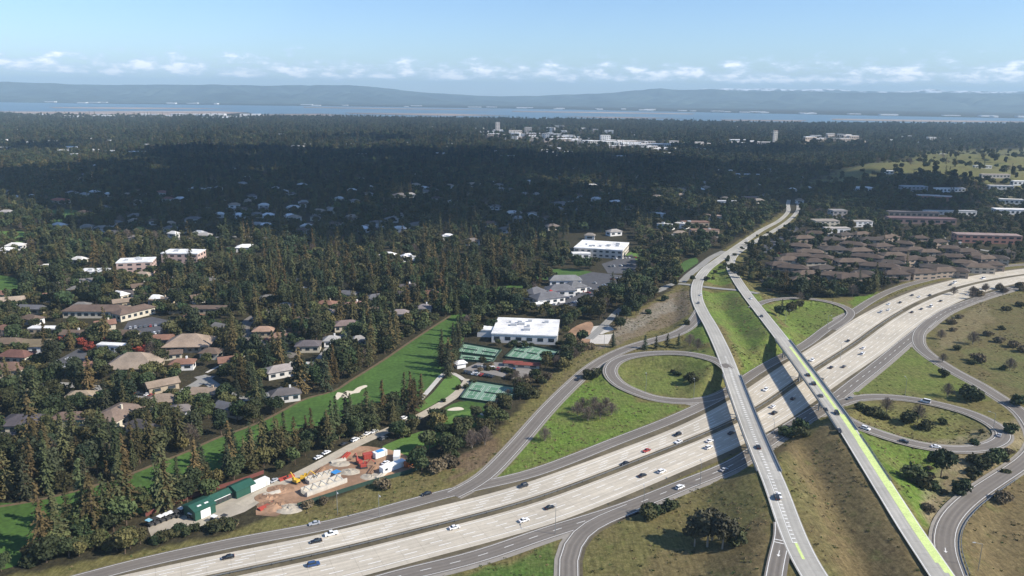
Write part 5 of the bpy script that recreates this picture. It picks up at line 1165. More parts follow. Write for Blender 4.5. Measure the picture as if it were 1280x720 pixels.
# --- maintenance sheds and the building site
M['greenroof'] = mat('dark_green_sheet_metal', (.025, .085, .06), .5, scale=.5, amp=.12)
def line_rz(a, b): p, q = P(*a), P(*b); return math.atan2(q[1]-p[1], q[0]-p[0])
ry = line_rz((237, 648), (300, 620))
def shed(px, py, w_, d_, h, label, doorw=0, skylights=0, rz=ry, name='shed', openfront=False):
    p = P(px, py, 0); root = thing(name, (p[0], p[1], .1), label, 'shed', None, rz); w_ *= .85; d_ *= .85; h *= .75; X, Y = w_/2, d_/2
    g_ = MB().box(-X, X, -Y, Y, 0, h); g_.build('wall', M['greenroof'], root)
    r = MB().add([(-X-.3, -Y-.4, h-.1), (X+.3, -Y-.4, h-.1), (X+.3, Y+.4, h-.1), (-X-.3, Y+.4, h-.1), (-X-.3, 0, h+1.2), (X+.3, 0, h+1.2), (-X-.3, -Y-.4, h+.06), (X+.3, -Y-.4, h+.06), (X+.3, Y+.4, h+.06), (-X-.3, Y+.4, h+.06)], [(0, 3, 2, 1), (0, 1, 7, 6), (2, 3, 9, 8), (6, 7, 5, 4), (8, 9, 4, 5), (0, 6, 4, 9, 3), (1, 2, 8, 5, 7)]).build('roof', M['greenroof'], root)
    for k in range(skylights): MB().box(-X*.5+k*X*.7, -X*.5+k*X*.7+1.4, -Y*.62, -Y*.35, h+.35, h+.75).build('skylight', M['white'], r)
    if doorw: MB().box(-doorw/2, doorw/2, -Y-.12, -Y+.1, 0, h*.85).build('garage_door', M['white'], root)
    if openfront:
        for k in range(6): MB().box(-X+.6+k*(w_-1.2)/6, -X+.4+(k+1)*(w_-1.2)/6, -Y-.1, -Y+.1, .2, h*.75).build('dark_bay_panel', M['dark'], root)  # solid dark panels on the closed wall; the bays' inner shade is their colour
        MB().box(-X, X*.5, -Y-.16, -Y+.02, h*.78, h*.95).build('fascia', M['white'], root)
    return root
shed(250, 642, 9, 8.5, 4.6, 'dark green gabled garage with a white roller door and two skylights', 3.6, 2)
shed(275, 626, 14, 4.5, 3.2, 'long low dark green shed with open bays between the two green garages', openfront=True)
shed(302, 616, 9, 6.5, 4.0, 'dark green shed beside the white container at the building site', 0, 0, openfront=False)
M['redfence'] = mat('dull_red_fence', (.16, .055, .045), .8, noise=False); M['orange'] = mat('orange_steel', (.55, .16, .05), .5, noise=False); M['redsteel'] = mat('red_steel', (.38, .07, .05), .5, noise=False); M['bluetarp'] = mat('blue_tarpaulin', (.05, .25, .55), .6, noise=False); M['yellow'] = mat('yellow_machine_paint', (.62, .38, .04), .45, noise=False); M['fresh'] = mat('fresh_pale_concrete', (.52, .48, .41), .85, scale=.6, amp=.25)
def container(px, py, L, w_, h, m, label, rz=ry, win=0, name='container', z=.12):
    p = P(px, py, 0); root = thing(name, (p[0], p[1], z), label, name.split('_')[-1], None, rz); X, Y = L/2, w_/2
    b = MB().box(-X, X, -Y, Y, .15, h)
    for k in range(int(L/.9)): b.box(-X+.3+k*.9, -X+.62+k*.9, -Y-.06, -Y-.001, .3, h-.2)
    b.build('body', m, root); MB().box(-X-.05, X+.05, -Y-.08, Y+.05, h+.003, h+.12).build('roof', M['white'] if m is M['white'] else m, root)
    for k in range(win): MB().box(-X+1.5+k*(L-3)/max(1, win-1)-.5, -X+1.5+k*(L-3)/max(1, win-1)+.5, -Y-.12, -Y-.05, 1.3, 2.1).build('window', M['glass'], root)
    MB().box(X*.6, X*.6+.9, -Y-.13, -Y-.05, .2, 2.2).build('door', M['trim'], root)
    return root
container(323, 610, 8, 2.8, 2.6, M['white'], 'white container at the right end of the green sheds')
rs_ = line_rz((477, 588), (504, 578))
container(491, 587, 10.5, 2.6, 2.4, M['white'], 'long white site office trailer with two windows', rs_, 2, 'trailer')
container(496, 574, 6, 2.4, 2.3, M['white'], 'shorter white trailer behind the long site office', rs_+.9, 1, 'trailer')
container(475, 571, 5.5, 2.4, 2.4, M['white'], 'white container with blue sheeting behind the pickup truck', rs_, 0)
container(461, 573, 4.5, 2.2, 2.1, M['redsteel'], 'dull red container among the site machines', rs_-.3)
container(511, 582, 4.6, 2.2, 2.2, M['orange'], 'orange container at the right end of the site office trailer', rs_)
p = P(475, 571); t = MB().box(-1.6, 1.4, -1.1, .9, 0, .1).build('tarpaulin', M['bluetarp'], None, (p[0], p[1], 2.7), rs_); tag(t, 'pale blue tarpaulin lying on the white container', 'tarpaulin')
# culvert walls under construction
def culvert(a, b, label, wd=3.6, h=3.0):
    p, q = P(*a), P(*b); L = np.linalg.norm(q-p); rz = math.atan2(q[1]-p[1], q[0]-p[0]); c = (p+q)/2
    r = thing('concrete_culvert', (c[0], c[1], .1), label, 'concrete channel', None, rz); X = L/2
    MB().box(-X, X, -wd/2, wd/2, 0, .3).build('base_slab', M['fresh'], r)
    for s in (-1, 1):
        MB().box(-X, X, s*wd/2-.22, s*wd/2+.22, .3, h).build('side_wall', M['fresh'], r)
    for k in range(8):
        y_ = -wd/2+.3+k*(wd-.6)/7; MB().box(-X-.18, -X-.02, y_-.14, y_+.14, .05, h-.1).build('formwork_rib', M['fresh'], r)
    for k in range(5): x_ = -X+L*(k+.5)/5; MB().box(x_-.14, x_+.14, -wd/2-.02, wd/2+.02, h+.003, h+.25).build('cross_beam', M['trim'], r)
    return r
culvert((380, 619), (430, 601), 'front pale concrete channel with ribbed formwork at its end, in the building site', 4.4, 1.9)
culvert((384, 604), (418, 593), 'rear pale concrete channel in the building site, behind the ribbed one', 3.2, 1.6)
p = P(420, 596); t = MB().box(-1.5, 1.5, -1.3, 1.3, 0, .12).build('tarpaulin', M['bluetarp'], None, (p[0], p[1], 2.0), ry); tag(t, 'bright blue tarpaulin at the end of the concrete channels', 'tarpaulin')
def excavator(px, py, rz, m, label):
    p = P(px, py, 0); r = thing('excavator', (p[0], p[1], .12), label, 'excavator', None, rz); r.scale = (.72,)*3
    for s in (-1, 1):
        MB().box(-1.9, 1.9, s*1.1-.3, s*1.1+.3, .1, .9, taper=.12).build('track', M['dark'], r)
    MB().box(-1.9, 1.3, -1.3, 1.3, 1.0, 2.2, taper=.1).build('body', m, r)
    c_ = MB().box(.1, 1.6, .2, 1.2, 2.2, 3.3, taper=.12).build('cab', m, r); MB().box(.35, 1.66, .34, 1.06, 2.45, 3.05).build('window', M['glass'], c_)
    MB().tube((1.0, -.2, 1.8), (3.6, -.2, 4.9), .32, .26, 6).build('boom', m, r); MB().tube((3.6, -.2, 4.9), (5.9, -.2, 2.6), .24, .18, 6).build('arm', m, r)
    MB().box(5.5, 6.5, -.7, .3, 1.5, 2.5, taper=.2).build('bucket', M['dark'], r); return r
excavator(449, 580, 2.3, M['redsteel'], 'red excavator with raised arm in the middle of the building site')
excavator(455, 585, .3, M['redsteel'], 'small red excavator just right of the raised arm')
excavator(370, 604, 2.6, M['yellow'], 'yellow excavator left of the concrete channels')
excavator(380, 600, .2, M['yellow'], 'yellow loader close to the rear concrete channel')
# heaps, stacks, pipes
def heap(px, py, r_, h, m, label, seed):
    rr = np.random.RandomState(seed); V = []; Fc = []; n = 16; k = 6
    for i in range(k):
        for j in range(n): a = j/n*6.283; f = 1-i/k; V.append((math.cos(a)*r_*f*(1+.2*rr.rand()), math.sin(a)*r_*.7*f*(1+.2*rr.rand()), h*.55*(1-f**1.5)*(.5+.9*rr.rand())-(.1 if i == 0 else 0)))
    V.append((0, 0, h*.6)); r_ *= .8
    for i in range(k-1):
        for j in range(n): Fc.append((i*n+j, i*n+(j+1) % n, (i+1)*n+(j+1) % n, (i+1)*n+j))
    for j in range(n): Fc.append(((k-1)*n+j, (k-1)*n+(j+1) % n, k*n))
    p = P(px, py, 0); o = link('soil_heap', new_mesh('soil_heap', V, Fc, [m]), None, (p[0], p[1], .09)); tag(o, label, 'soil heap')
heap(345, 632, 6, 2.2, M['soil'], 'brown soil heap left of the concrete channels', 1); heap(335, 622, 5, 1.5, M['soil'], 'low reddish soil heap next to the service path', 2)
heap(437, 590, 4, 1.3, M['yard'], 'pale spoil heap right of the blue tarpaulin', 3); heap(350, 612, 5, 1.3, M['soil'], 'reddish soil heap nearest the service path bend', 4); heap(425, 580, 4, 1.2, M['yard'], 'pale rubble heap above the concrete channels', 5)
heap(464, 596, 4, 1.0, M['yard'], 'pale soil heap left of the site office trailer', 6); heap(360, 636, 5, 1.6, M['yard'], 'greyish spoil heap below the ribbed formwork', 7)
lbl = ['timber stack beside the soil heap by the path', 'timber stack above the rear channel', 'red pipe stack right of the path', 'pale board stack near the red excavator', 'board stack between the channels and trailer', 'timber stack close to the yellow excavator', 'pale slab stack in front of the trailer', 'board stack next to the red container', 'pipe stack by the site corner']
for i, (a, b) in enumerate([(340,618),(400,590),(432,571),(423,577),(465,589),(358,598),(477,595),(452,568),(333,634)]):
    p = P(a, b, 0); mb = MB(); 
    for q in range(5): mb.box(-3, 3, -1.0+q*.42, -.66+q*.42, .0, .5+.25*(q % 2))
    o = mb.build('material_stack', [M['fresh'], M['soil'], M['redsteel']][i % 3 if i != 2 else 2], None, (p[0], p[1], .12), ry+BR.uniform(-.5, .5)); tag(o, lbl[i], 'stack')
# green construction fence along the bank, rear red fence of the yard
def fence(pts, h, m, label, name='fence'):
    c = spline(pl(z0(pts)), 3); o0 = c[0]; r = thing(name, (o0[0], o0[1], gz(o0[0], o0[1])), label, 'fence'); V = []; n = len(c); nr = normals(c)
    for i in range(n):
        z = gz(c[i, 0], c[i, 1])-gz(o0[0], o0[1])
        for o, zz in ((-.04, 0), (.04, 0), (.04, h), (-.04, h)): V.append((c[i, 0]-o0[0]+nr[i, 0]*o, c[i, 1]-o0[1]+nr[i, 1]*o, z+zz))
    Fc = [(i*4+j, i*4+(j+1) % 4, (i+1)*4+(j+1) % 4, (i+1)*4+j) for i in range(n-1) for j in range(4)]+[(0, 1, 2, 3)]
    link('fence_panel', new_mesh('fence_panel', V, Fc, [m]), r)
    pm = MB().box(-.07, .07, -.07, .07, 0, h+.15).mesh('fence_post', [M['dark']])
    for i in range(0, n, 2)[:90] if False else range(0, min(n, 120), 2): link('fence_post', pm, r, (c[i, 0]-o0[0], c[i, 1]-o0[1], gz(c[i, 0], c[i, 1])-gz(o0[0], o0[1])))
    return r
fence([(372,634),(400,625),(431,615),(470,603),(510,592),(540,580)], 1.6, M['screen'], 'dark green screened fence along the lower edge of the building site')
fence([(182,646),(210,634),(236,624),(262,615),(300,603),(330,592)], 1.5, M['redfence'], 'dull red boundary fence behind the green sheds', )
# --- street lamps
def lamp(px, py, z, rz, label, h=9):
    p = P(px, py, z); g_ = max(gz(p[0], p[1]), z if z > 3 else 0); r = thing('street_lamp', (p[0], p[1], g_-.1), label, 'street lamp', 'street lamps along the ramps', rz)
    MB().tube((0, 0, 0), (0, 0, h), .11, .07, 8).build('pole', M['metal'], r); MB().tube((0, 0, h-.1), (2.2, 0, h+.35), .05, .04, 6).build('arm', M['metal'], r); MB().box(2.0, 2.9, -.16, .16, h+.25, h+.42).build('lamp_head', M['hvac'], r)
for a, b, z, rz, lb in [(422,643,0,-1.2,'tall street lamp on the bank below the building site'),(474,647,0,-1.2,'street lamp on the verge between ramp and freeway at left'),(755,436,0,-1,'street lamp where the ramp meets the small loop'),(807,491,0,1.5,'street lamp inside the small loop, left of its twin'),(867,498,0,1.5,'street lamp inside the small loop, near the left overpass'),(804,641,0,1.5,'street lamp beside the lower collector road, left of its twin'),(875,607,0,1.5,'street lamp beside the lower collector road, nearest the left overpass'),(694,668,0,1.5,'street lamp at the tip of the lower gore'),(1102,360,0,-1.2,'street lamp near the top right merge'),(1034,411,0,-1.2,'street lamp beside the upper collector, right of the right overpass'),(981,410,0,-1,'street lamp inside the upper right loop'),(1131,495,0,1.5,'street lamp above the big right loop'),(1050,450,0,1.5,'street lamp beside the freeway right of the right overpass'),(1222,716,3,3.1,'street lamp beside the curving ramp in the lower right corner'),(1240,546,0,2.6,'street lamp at the far bend of the big right loop'),(966,552,0,1.5,'street lamp between the overpasses near the lower collector')]:
    lamp(a, b, z, rz, lb)
# --- vehicles
def car_mesh_parts(kind):
    """returns dict of part meshes for a vehicle pointing +X, origin on the ground"""
    import bmesh
    L, W_, H_ = {'sedan': (4.8, 1.85, 1.45), 'suv': (4.9, 1.95, 1.75), 'pickup': (5.6, 2.0, 1.85), 'van': (5.6, 2.05, 2.3), 'truck': (8.5, 2.4, 3.2)}[kind]
    X = L/2; prof = {'sedan': [(-X, .45), (-X+.05, .95), (-X+.9, 1.02), (X-1.35, .95), (X-.15, .78), (X, .45)], 'suv': [(-X, .5), (-X+.05, 1.1), (X-1.25, 1.1), (X-.12, .95), (X, .5)], 'pickup': [(-X, .55), (-X, 1.15), (X-1.4, 1.15), (X-.1, 1.05), (X, .55)], 'van': [(-X, .45), (-X, 1.2), (X-.9, 1.2), (X-.1, .95), (X, .45)], 'truck': [(-X, .7), (-X, 1.0), (X-2.0, 1.0), (X-.1, 1.0), (X, .6)]}[kind]
    cab = {'sedan': [(-X+.65, 1.0), (-X+1.35, H_), (.35, H_), (X-1.45, .96)], 'suv': [(-X+.12, 1.1), (-X+.45, H_), (.5, H_), (X-1.35, 1.1)], 'pickup': [(-.75, 1.15), (-.6, H_), (.75, H_), (X-1.45, 1.15)], 'van': [(-X+.05, 1.2), (-X+.15, H_), (X-1.7, H_), (X-.95, 1.2)], 'truck': [(X-2.1, 1.0), (X-2.1, 2.4), (X-.6, 2.4), (X-.15, 1.0)]}[kind]
    def ext(pr, w0, w1=None, bot=None):
        w1 = w0 if w1 is None else w1; n = len(pr); zmx = max(z for _, z in pr); zmn = min(z for _, z in pr); V = []
        for s in (-1, 1):
            for x, z in pr: f = (z-zmn)/(zmx-zmn+1e-6); V.append((x, s*(w0*(1-f)+w1*f)/2, z))
        return V, [tuple(range(n)), tuple(range(n, 2*n))[::-1]]+[(i, n+i, n+(i+1) % n, (i+1) % n) for i in range(n)]
    def bev(V, Fc, m, nm, w_=.06):
        me = new_mesh(nm, V, Fc, [m]); bm = bmesh.new(); bm.from_mesh(me); bmesh.ops.recalc_face_normals(bm, faces=bm.faces)
        bmesh.ops.bevel(bm, geom=list(bm.edges), offset=w_, segments=2, affect='EDGES', profile=.6); bm.to_mesh(me); bm.free(); return me
    body = bev(*ext([(-X+.05, .28)]+prof+[(X-.05, .28)], W_), M['carpaint'], 'body'); 
    glassm = bev(*ext(cab, W_*.93, W_*.76), M['glass'], 'window')
    (x0, z0_), (x1, z1_), (x2, z2_), (x3, z3_) = cab
    roof = bev(*ext([(x1-.02, H_ if kind != 'truck' else 2.4), (x1+.05, (H_ if kind != 'truck' else 2.4)+.07), (x2-.05, (H_ if kind != 'truck' else 2.4)+.07), (x2+.02, H_ if kind != 'truck' else 2.4)], W_*.79, W_*.74), M['carpaint'], 'roof', .02)
    r_ = .34 if kind != 'truck' else .48
    wm = MB().tube((0, -.12, 0), (0, .12, 0), r_, r_, 12).mesh('wheel', [M['tyre']]); rim = MB().tube((0, -.135, 0), (0, .135, 0), r_*.55, r_*.55, 8).mesh('rim', [M['metal']])
    hl = MB().box(-.06, .06, -.2, .2, -.09, .09).mesh('headlight', [M['headlight']]); tl = MB().box(-.06, .06, -.2, .2, -.1, .1).mesh('tail_light', [M['taillight']])
    return dict(body=body, window=glassm, roof=roof, wheel=wm, rim=rim, hl=hl, tl=tl, dim=(L, W_, H_, r_))
CP = {k: car_mesh_parts(k) for k in ('sedan', 'suv', 'pickup', 'van', 'truck')}
M['boxwhite'] = mat('truck_box', (.7, .7, .68), .6, noise=False)
CCOL = {'white': (.8, .8, .8), 'black': (.015, .015, .018), 'silver': (.42, .43, .45), 'grey': (.12, .125, .13), 'red': (.35, .04, .03), 'blue': (.03, .07, .18), 'dark': (.03, .032, .04), 'beige': (.45, .4, .3)}
CARP = {}
def vehicle(kind, loc, rz, colour, label, group=None, cat=None):
    r = vehicle_(kind, loc, rz, colour, label, group, cat); r.scale = (.78,)*3; return r
def vehicle_(kind, loc, rz, colour, label, group=None, cat=None):
    nm = {'sedan': 'car', 'suv': 'car', 'pickup': 'pickup_truck', 'van': 'van', 'truck': 'truck'}[kind]
    if kind not in CARP:
        r = thing(nm, loc, '', '', None, rz); c = CP[kind]; L, W_, H_, r_ = c['dim']
        b = link('body', c['body'], r); link('window', c['window'], r); link('roof', c['roof'], b)
        for sx in (-1, 1):
            for sy in (-1, 1):
                wh = link('wheel', c['wheel'], r, (sx*L*.31, sy*(W_/2-.1), r_)); link('rim', c['rim'], wh)
        for sy in (-1, 1):
            link('headlight', c['hl'], r, (L/2-.06, sy*W_*.34, .68 if kind != 'truck' else .9)); link('tail_light', c['tl'], r, (-L/2+.0, sy*W_*.36, .8))
        if kind == 'truck': MB().box(-4.25, 2.0, -1.2, 1.2, 1.05, 3.3).build('cargo_box', M['boxwhite'], r)
        CARP[kind] = r
    else: r = copy_tree(CARP[kind], loc, rz)
    col_ = (*CCOL[colour], 1)
    for ch in r.children:
        ch.color = col_
        for g_ in ch.children: g_.color = col_
    r['label'] = label; r['category'] = cat or nm.replace('_', ' ')
    if group: r['group'] = group
    elif 'group' in r: del r['group']
    return r
def on_road(px, py, line, zoff, flip, kind, colour, label, group, zguess=0.0, forced=None):
    p = P(px, py, zguess+.6)
    d, sg, t = nearest_d(np.array([p[:2]]), line); i = int(sg[0]); z = line[i, 2]*(1-t[0])+line[min(i+1, len(line)-1), 2]*t[0]
    dr = line[min(i+1, len(line)-1), :2]-line[i, :2]; a = math.atan2(dr[1], dr[0])+(math.pi if flip else 0)
    return vehicle(kind, (p[0], p[1], z+zoff), a, colour, label, group)
GF = 'vehicles driving on the freeway'
UPC = [(285,696,'sedan','black','black car at the lower left, on the upper carriageway'),(395,676,'sedan','black','black car just behind the white pickup on the upper carriageway'),(414,667,'pickup','white','white pickup truck on the upper carriageway below the building site'),(654,607,'suv','dark','dark car on the upper carriageway under the ramp split'),(781,579,'sedan','black','black car on the upper carriageway left of the reddish one'),(808,563,'sedan','red','reddish car on the upper carriageway left of the left overpass'),(847,543,'suv','black','black car beside a white one, upper carriageway near the left overpass'),(848,552,'sedan','white','white car beside a black one, upper carriageway near the left overpass'),(957,487,'suv','white','white car alone between the overpasses on the upper carriageway'),(1015,450,'suv','white','white car just right of the right overpass on the upper carriageway'),(1060,426,'sedan','black','black car on the upper carriageway, well right of the right overpass'),(1101,390,'suv','silver','silver car leading the cluster near the top right loop'),(1111,387,'sedan','white','white car following the silver one in the upper right cluster'),(1111,380,'sedan','white','white car on the outermost lane in the upper right cluster'),(1125,378,'sedan','dark','dark car at the head of the upper right bend'),(1140,369,'sedan','dark','dark car next to a white one in the upper right bend'),(1149,371,'sedan','white','white car between two dark ones in the upper right bend'),(1162,369,'sedan','dark','dark car near the median in the upper right bend'),(1188,356,'sedan','dark','dark car beside a white van far along the bend'),(1193,353.5,'van','white','white van far along the bend'),(1229,348,'van','white','white van farthest along the upper carriageway')]
LOC = [(392,705,'suv','blue','dark blue car at the bottom on the lower carriageway'),(568,659,'sedan','white','white car close to the median on the lower carriageway, left part'),(655,650,'sedan','white','white car in the middle lanes of the lower carriageway'),(687,634,'sedan','black','black car following the white one on the lower carriageway'),(803,594,'sedan','black','black car with a white one ahead, lower carriageway'),(827,589,'suv','white','white car ahead of a black one, lower carriageway'),(886,559,'suv','white','white car nearest the left overpass shadow'),(887,551,'sedan','white','white car beside the median at the left overpass shadow'),(914,541,'sedan','dark','dark car in the shadow of the left overpass'),(991,498,'sedan','black','black car in the shadow of the right overpass'),(966,508,'sedan','white','white car between the overpasses on the lower carriageway'),(968,516,'suv','black','black car between the overpasses on the lower carriageway'),(1027,474,'sedan','black','black car just past the right overpass, outer lane'),(1039,459,'sedan','dark','dark car just past the right overpass, inner lane'),(1055,458,'sedan','grey','grey car past the right overpass'),(1078,442,'suv','white','white car, nearer of two white ones past the right overpass'),(1079,435,'sedan','white','white car, farther of two white ones past the right overpass'),(1140,390,'sedan','black','black car on the lower carriageway in the bend'),(1152,386,'sedan','grey','grey car behind the white van in the bend'),(1164,383,'van','white','white van on the lower carriageway in the bend'),(1176,376,'sedan','dark','dark car ahead of the white van in the bend'),(1210,368,'sedan','white','white car farthest along the lower carriageway')]
for a, b, k, c, l in UPC: on_road(a, b, fmed, .13, True, k, c, l, GF)
for a, b, k, c, l in LOC: on_road(a, b, fmed, .13, False, k, c, l, GF)
GR_ = 'vehicles on the ramps and collector roads'
for a, b, key, flip, k, c, l, zg in [(393,654,'B',True,'sedan','silver','silver car on the ramp below the building site',0),(533,617,'B',True,'sedan','black','black car on the ramp just before it splits',0),(850,609,'C',False,'suv','white','white car on the lower collector road',0),(905,587,'C',False,'sedan','silver','silver car on the lower collector at the left overpass',0),(723,474,'A',True,'suv','black','black car on the long ramp beside the small loop',0),(1082,536,'RL',False,'suv','white','white car on the near side of the right loop, uppermost',6),(1130,552,'RL',False,'sedan','black','black car on the near side of the right loop',5),(1170,559,'RL',False,'sedan','white','white car on the near side of the right loop, lowest',4),(1249,545,'RL',False,'sedan','silver','silver car at the far bend of the right loop',2),(1157,502,'RL',False,'van','white','white van on the far side of the right loop',.4),(1062,498,'RL',False,'sedan','grey','grey car where the right loop meets the collector',0)]:
    on_road(a, b, ROADS[key][0], RDZ[key]+.01, flip, k, c, l, GR_, zg)
GO = 'vehicles crossing on the overpasses'
for a, b, k, c, l in [(1010,470,'sedan','black','black car on the right overpass above the median'),(1017,481,'suv','dark','dark car on the right overpass, second in its line'),(1026,496,'sedan','grey','grey car on the right overpass, third in its line'),(1032,514,'sedan','black','black car on the right overpass at the near abutment'),(1046,518,'suv','black','black car turning off the right overpass onto the loop'),(1049,540,'sedan','dark','dark car past the right overpass beside the lime lane'),(952,397,'sedan','dark','dark car on the right road before it reaches the overpass'),(939,372,'sedan','white','white car on the right road near the cross road')]:
    on_road(a, b, cR, .36, b > 500 or a < 960, k, c, l, GO, 6.5 if b > 420 else 5)
for a, b, k, c, l in [(948,559,'sedan','black','black car on the left overpass'),(971,622,'suv','dark','dark car at the lower end of the left overpass'),(974,620,'sedan','white','white car overtaking the dark one on the left overpass'),(876,369,'sedan','white','white car on the left road at the cross road'),(873,380,'sedan','grey','grey car on the left road below the cross road'),(934,301,'sedan','white','white car far up the boulevard')]:
    on_road(a, b, cL, .35, k == 'sedan' and c != 'black', k, c, l, GO, 7 if b > 420 else 3 if b > 340 else 0)
# parked cars: one joined mesh each, too small to show their parts
def car_single(kind):
    c = CP[kind]; L, W_, H_, r_ = c['dim']; V = []; Fc = []; mi = []
    for me, m, off in [(c['body'], 0, (0, 0, 0)), (c['roof'], 0, (0, 0, 0)), (c['window'], 1, (0, 0, 0))]+[(c['wheel'], 2, (sx*L*.31, sy*(W_/2-.1), r_)) for sx in (-1, 1) for sy in (-1, 1)]:
        o = len(V); V += [(v.co[0]+off[0], v.co[1]+off[1], v.co[2]+off[2]) for v in me.vertices]; Fc += [tuple(i+o for i in p_.vertices) for p_ in me.polygons]; mi += [m]*len(me.polygons)
    return new_mesh('parked_car', V, Fc, [M['carpaint'], M['glass'], M['tyre']], mi)
PK = {k: car_single(k) for k in ('sedan', 'suv', 'van')}
def parked(px, py, rz, colour, label, group, kind=None):
    p = P(px, py, 0); o = link('parked_car', PK[kind or BR.choice(['sedan', 'sedan', 'suv'])], None, (p[0], p[1], gz(p[0], p[1])+.1), rz); o.color = (*CCOL[colour], 1); o.scale = (.78,)*3; tag(o, label, 'car', group); return o
def row(a, b, n, turn, where, group, skip=.15):
    p, q = P(*a), P(*b); rz = math.atan2(q[1]-p[1], q[0]-p[0])+turn
    for k in range(n):
        if BR.random() < skip: continue
        t = (k+.5)/n; c = BR.choice(['white', 'white', 'silver', 'black', 'grey', 'dark', 'blue', 'red', 'silver'])
        parked(a[0]+(b[0]-a[0])*t, a[1]+(b[1]-a[1])*t, rz, c, f'{c} car parked {where}', group)
row((690,382),(738,360),11,1.57,'in the front row of the clubhouse car park','cars in the clubhouse car park'); row((700,383),(745,372),10,1.57,'in the nearest row of the clubhouse car park','cars in the clubhouse car park')
row((722,372),(768,352),9,1.57,'in the middle row of the clubhouse car park','cars in the clubhouse car park',.3); row((735,356),(785,346),9,1.57,'in the back row of the clubhouse car park','cars in the clubhouse car park',.5)
row((764,324),(796,322),8,1.57,'beside the large white-roofed office','cars beside the white office'); row((760,334),(792,331),7,1.57,'in the lower row beside the large white-roofed office','cars beside the white office')
row((160,411),(210,406),8,1.57,'in the middle row of the left car park','cars in the left office car park'); row((172,421),(214,414),7,1.57,'in the near row of the left car park','cars in the left office car park',.3)
row((66,450),(84,464),5,1.2,'along the kerb of the small court by the red maples','cars in the small court'); row((80,446),(96,455),4,1.2,'opposite the kerb in the small court by the red maples','cars in the small court')
row((140,489),(192,495),10,1.57,'in the line below the tan pyramid-roofed hall','cars below the tan hall',.1); row((312,403),(322,394),3,0,'on the curved street','cars on the curved street'); row((330,424),(352,436),3,0,'at the foot of the curved street','cars on the curved street')
row((580,466),(618,472),8,1.57,'in the upper row of the court car park','cars beside the tennis courts',.1); row((620,462),(655,464),7,1.57,'in the row below the red pavilions','cars beside the tennis courts',.2); row((592,459),(618,461),6,1.57,'in the row under the left courts','cars beside the tennis courts',.2)
row((960,314),(992,293),13,1.57,'in the upper estate car park along the boulevard','cars in the estate car parks',.1); row((967,322),(998,302),12,1.57,'in the second estate row along the boulevard','cars in the estate car parks',.2); row((953,352),(966,368),6,1.2,'in the small court beside the right road','cars in the estate car parks')
for k in range(34):
    a, b = BR.uniform(1030, 1090), BR.uniform(286, 300); parked(a, b, BR.choice([.1, 1.6]), BR.choice(['white', 'silver', 'dark']), 'car parked among the trees behind the estate', 'cars parked behind the estate')
for k in range(26):
    a, b = BR.uniform(1150, 1210), 296+BR.uniform(0, 10); parked(a, b, BR.choice([.1, 1.6]), BR.choice(['white', 'silver', 'dark', 'grey']), 'car parked in front of the long brick building', 'cars by the brick building')
for a, b, c, l in [(398,573,'white','white car parked on the service path above the building site'),(408,567,'white','white car parked behind another on the service path'),(444,551,'white','white car parked beside the gravel path under the conifers'),(459,543.5,'white','white car parked on the path, left of a twin'),(468,540.5,'white','white car parked on the path nearest the putting green'),(505,524,'white','white car parked beside the cart path'),(454,547,'beige','beige car parked by the gravel path'),(430,556,'dark','dark car parked half under the conifers by the path'),(343,602,'silver','silver car beside the white container'),(482,580,'white','white car in front of the site office trailer'),(368,485,'white','white car parked in the garden above the fairway, lower one'),(362,487,'silver','silver car parked in the garden above the fairway'),(480,549,'grey','grey car on the gravel path above the site trailer')]:
    parked(a, b, line_rz((398,575),(470,541)), c, l, 'cars parked singly around the golf course')
# utility carts by the yard
def cart(px, py, m, label):
    p = P(px, py, 0); r = thing('utility_cart', (p[0], p[1], .1), label, 'utility cart', 'maintenance carts in the yard', ry-1.4)
    MB().box(-1.5, 1.5, -.75, .75, .35, 1.0, taper=.08).build('body', M['dark'], r); MB().box(-1.1, .9, -.85, .85, 1.9, 2.02).build('canopy', m, r)
    for sx in (-1, .8):
        for sy in (-.7, .7): MB().tube((sx, sy*.95, 1.0), (sx, sy*.95, 1.9), .04).build('canopy_post', M['metal'], r)
    wmsh = MB().tube((0, -.12, 0), (0, .12, 0), .36, .36, 10).mesh('wheel', [M['tyre']])
    for sx in (-1, 1):
        for sy in (-.75, .75): link('wheel', wmsh, r, (sx*1.05, sy, .36))
M['skyblue'] = mat('sky_blue_canopy', (.25, .50, .62), .5, noise=False)
for a, b, m, l in [(187,657,M['skyblue'],'cart with a pale blue canopy at the left end of the yard'),(194,655,M['dark'],'dark cart right of the pale blue one'),(201,652,M['white'],'white-topped cart, first of the white row'),(208,649.5,M['white'],'white-topped cart, second of the white row'),(214,647,M['white'],'white-topped cart, third of the white row'),(221,646,M['dark'],'dark cart between white ones and the shed'),(227,642,M['white'],'white-topped cart near the green garage'),(240,648,M['white'],'white box cart beside the green garage door'),(268,652,M['white'],'white cart beneath the bushes below the yard'),(281,651,M['dark'],'dark cart beneath the bushes below the yard')]:
    cart(a, b, m, l)
# ------------------------------------------------------------------ planting
NR = np.random.RandomState(21)
cF2 = cF
def blocked(X, Y, pad=0.0):
    px, py = to_px(X, Y); b = np.zeros(len(X), bool)
    for poly in FREE: b |= inpoly(px, py, poly)
    for (x, y, r) in BLD: b |= ((X-x)**2+(Y-y)**2) < (r+pad)**2
    pts = np.c_[X, Y]
    for c, hw in list(ROADS.values())+[(cP, 2.6), (cP2, 2), (cP3, 2), (cS1, 4)]+XST:
        d, _, _ = nearest_d(pts, c[::3] if len(c) > 40 else c); b |= d < hw+2.2
    return b
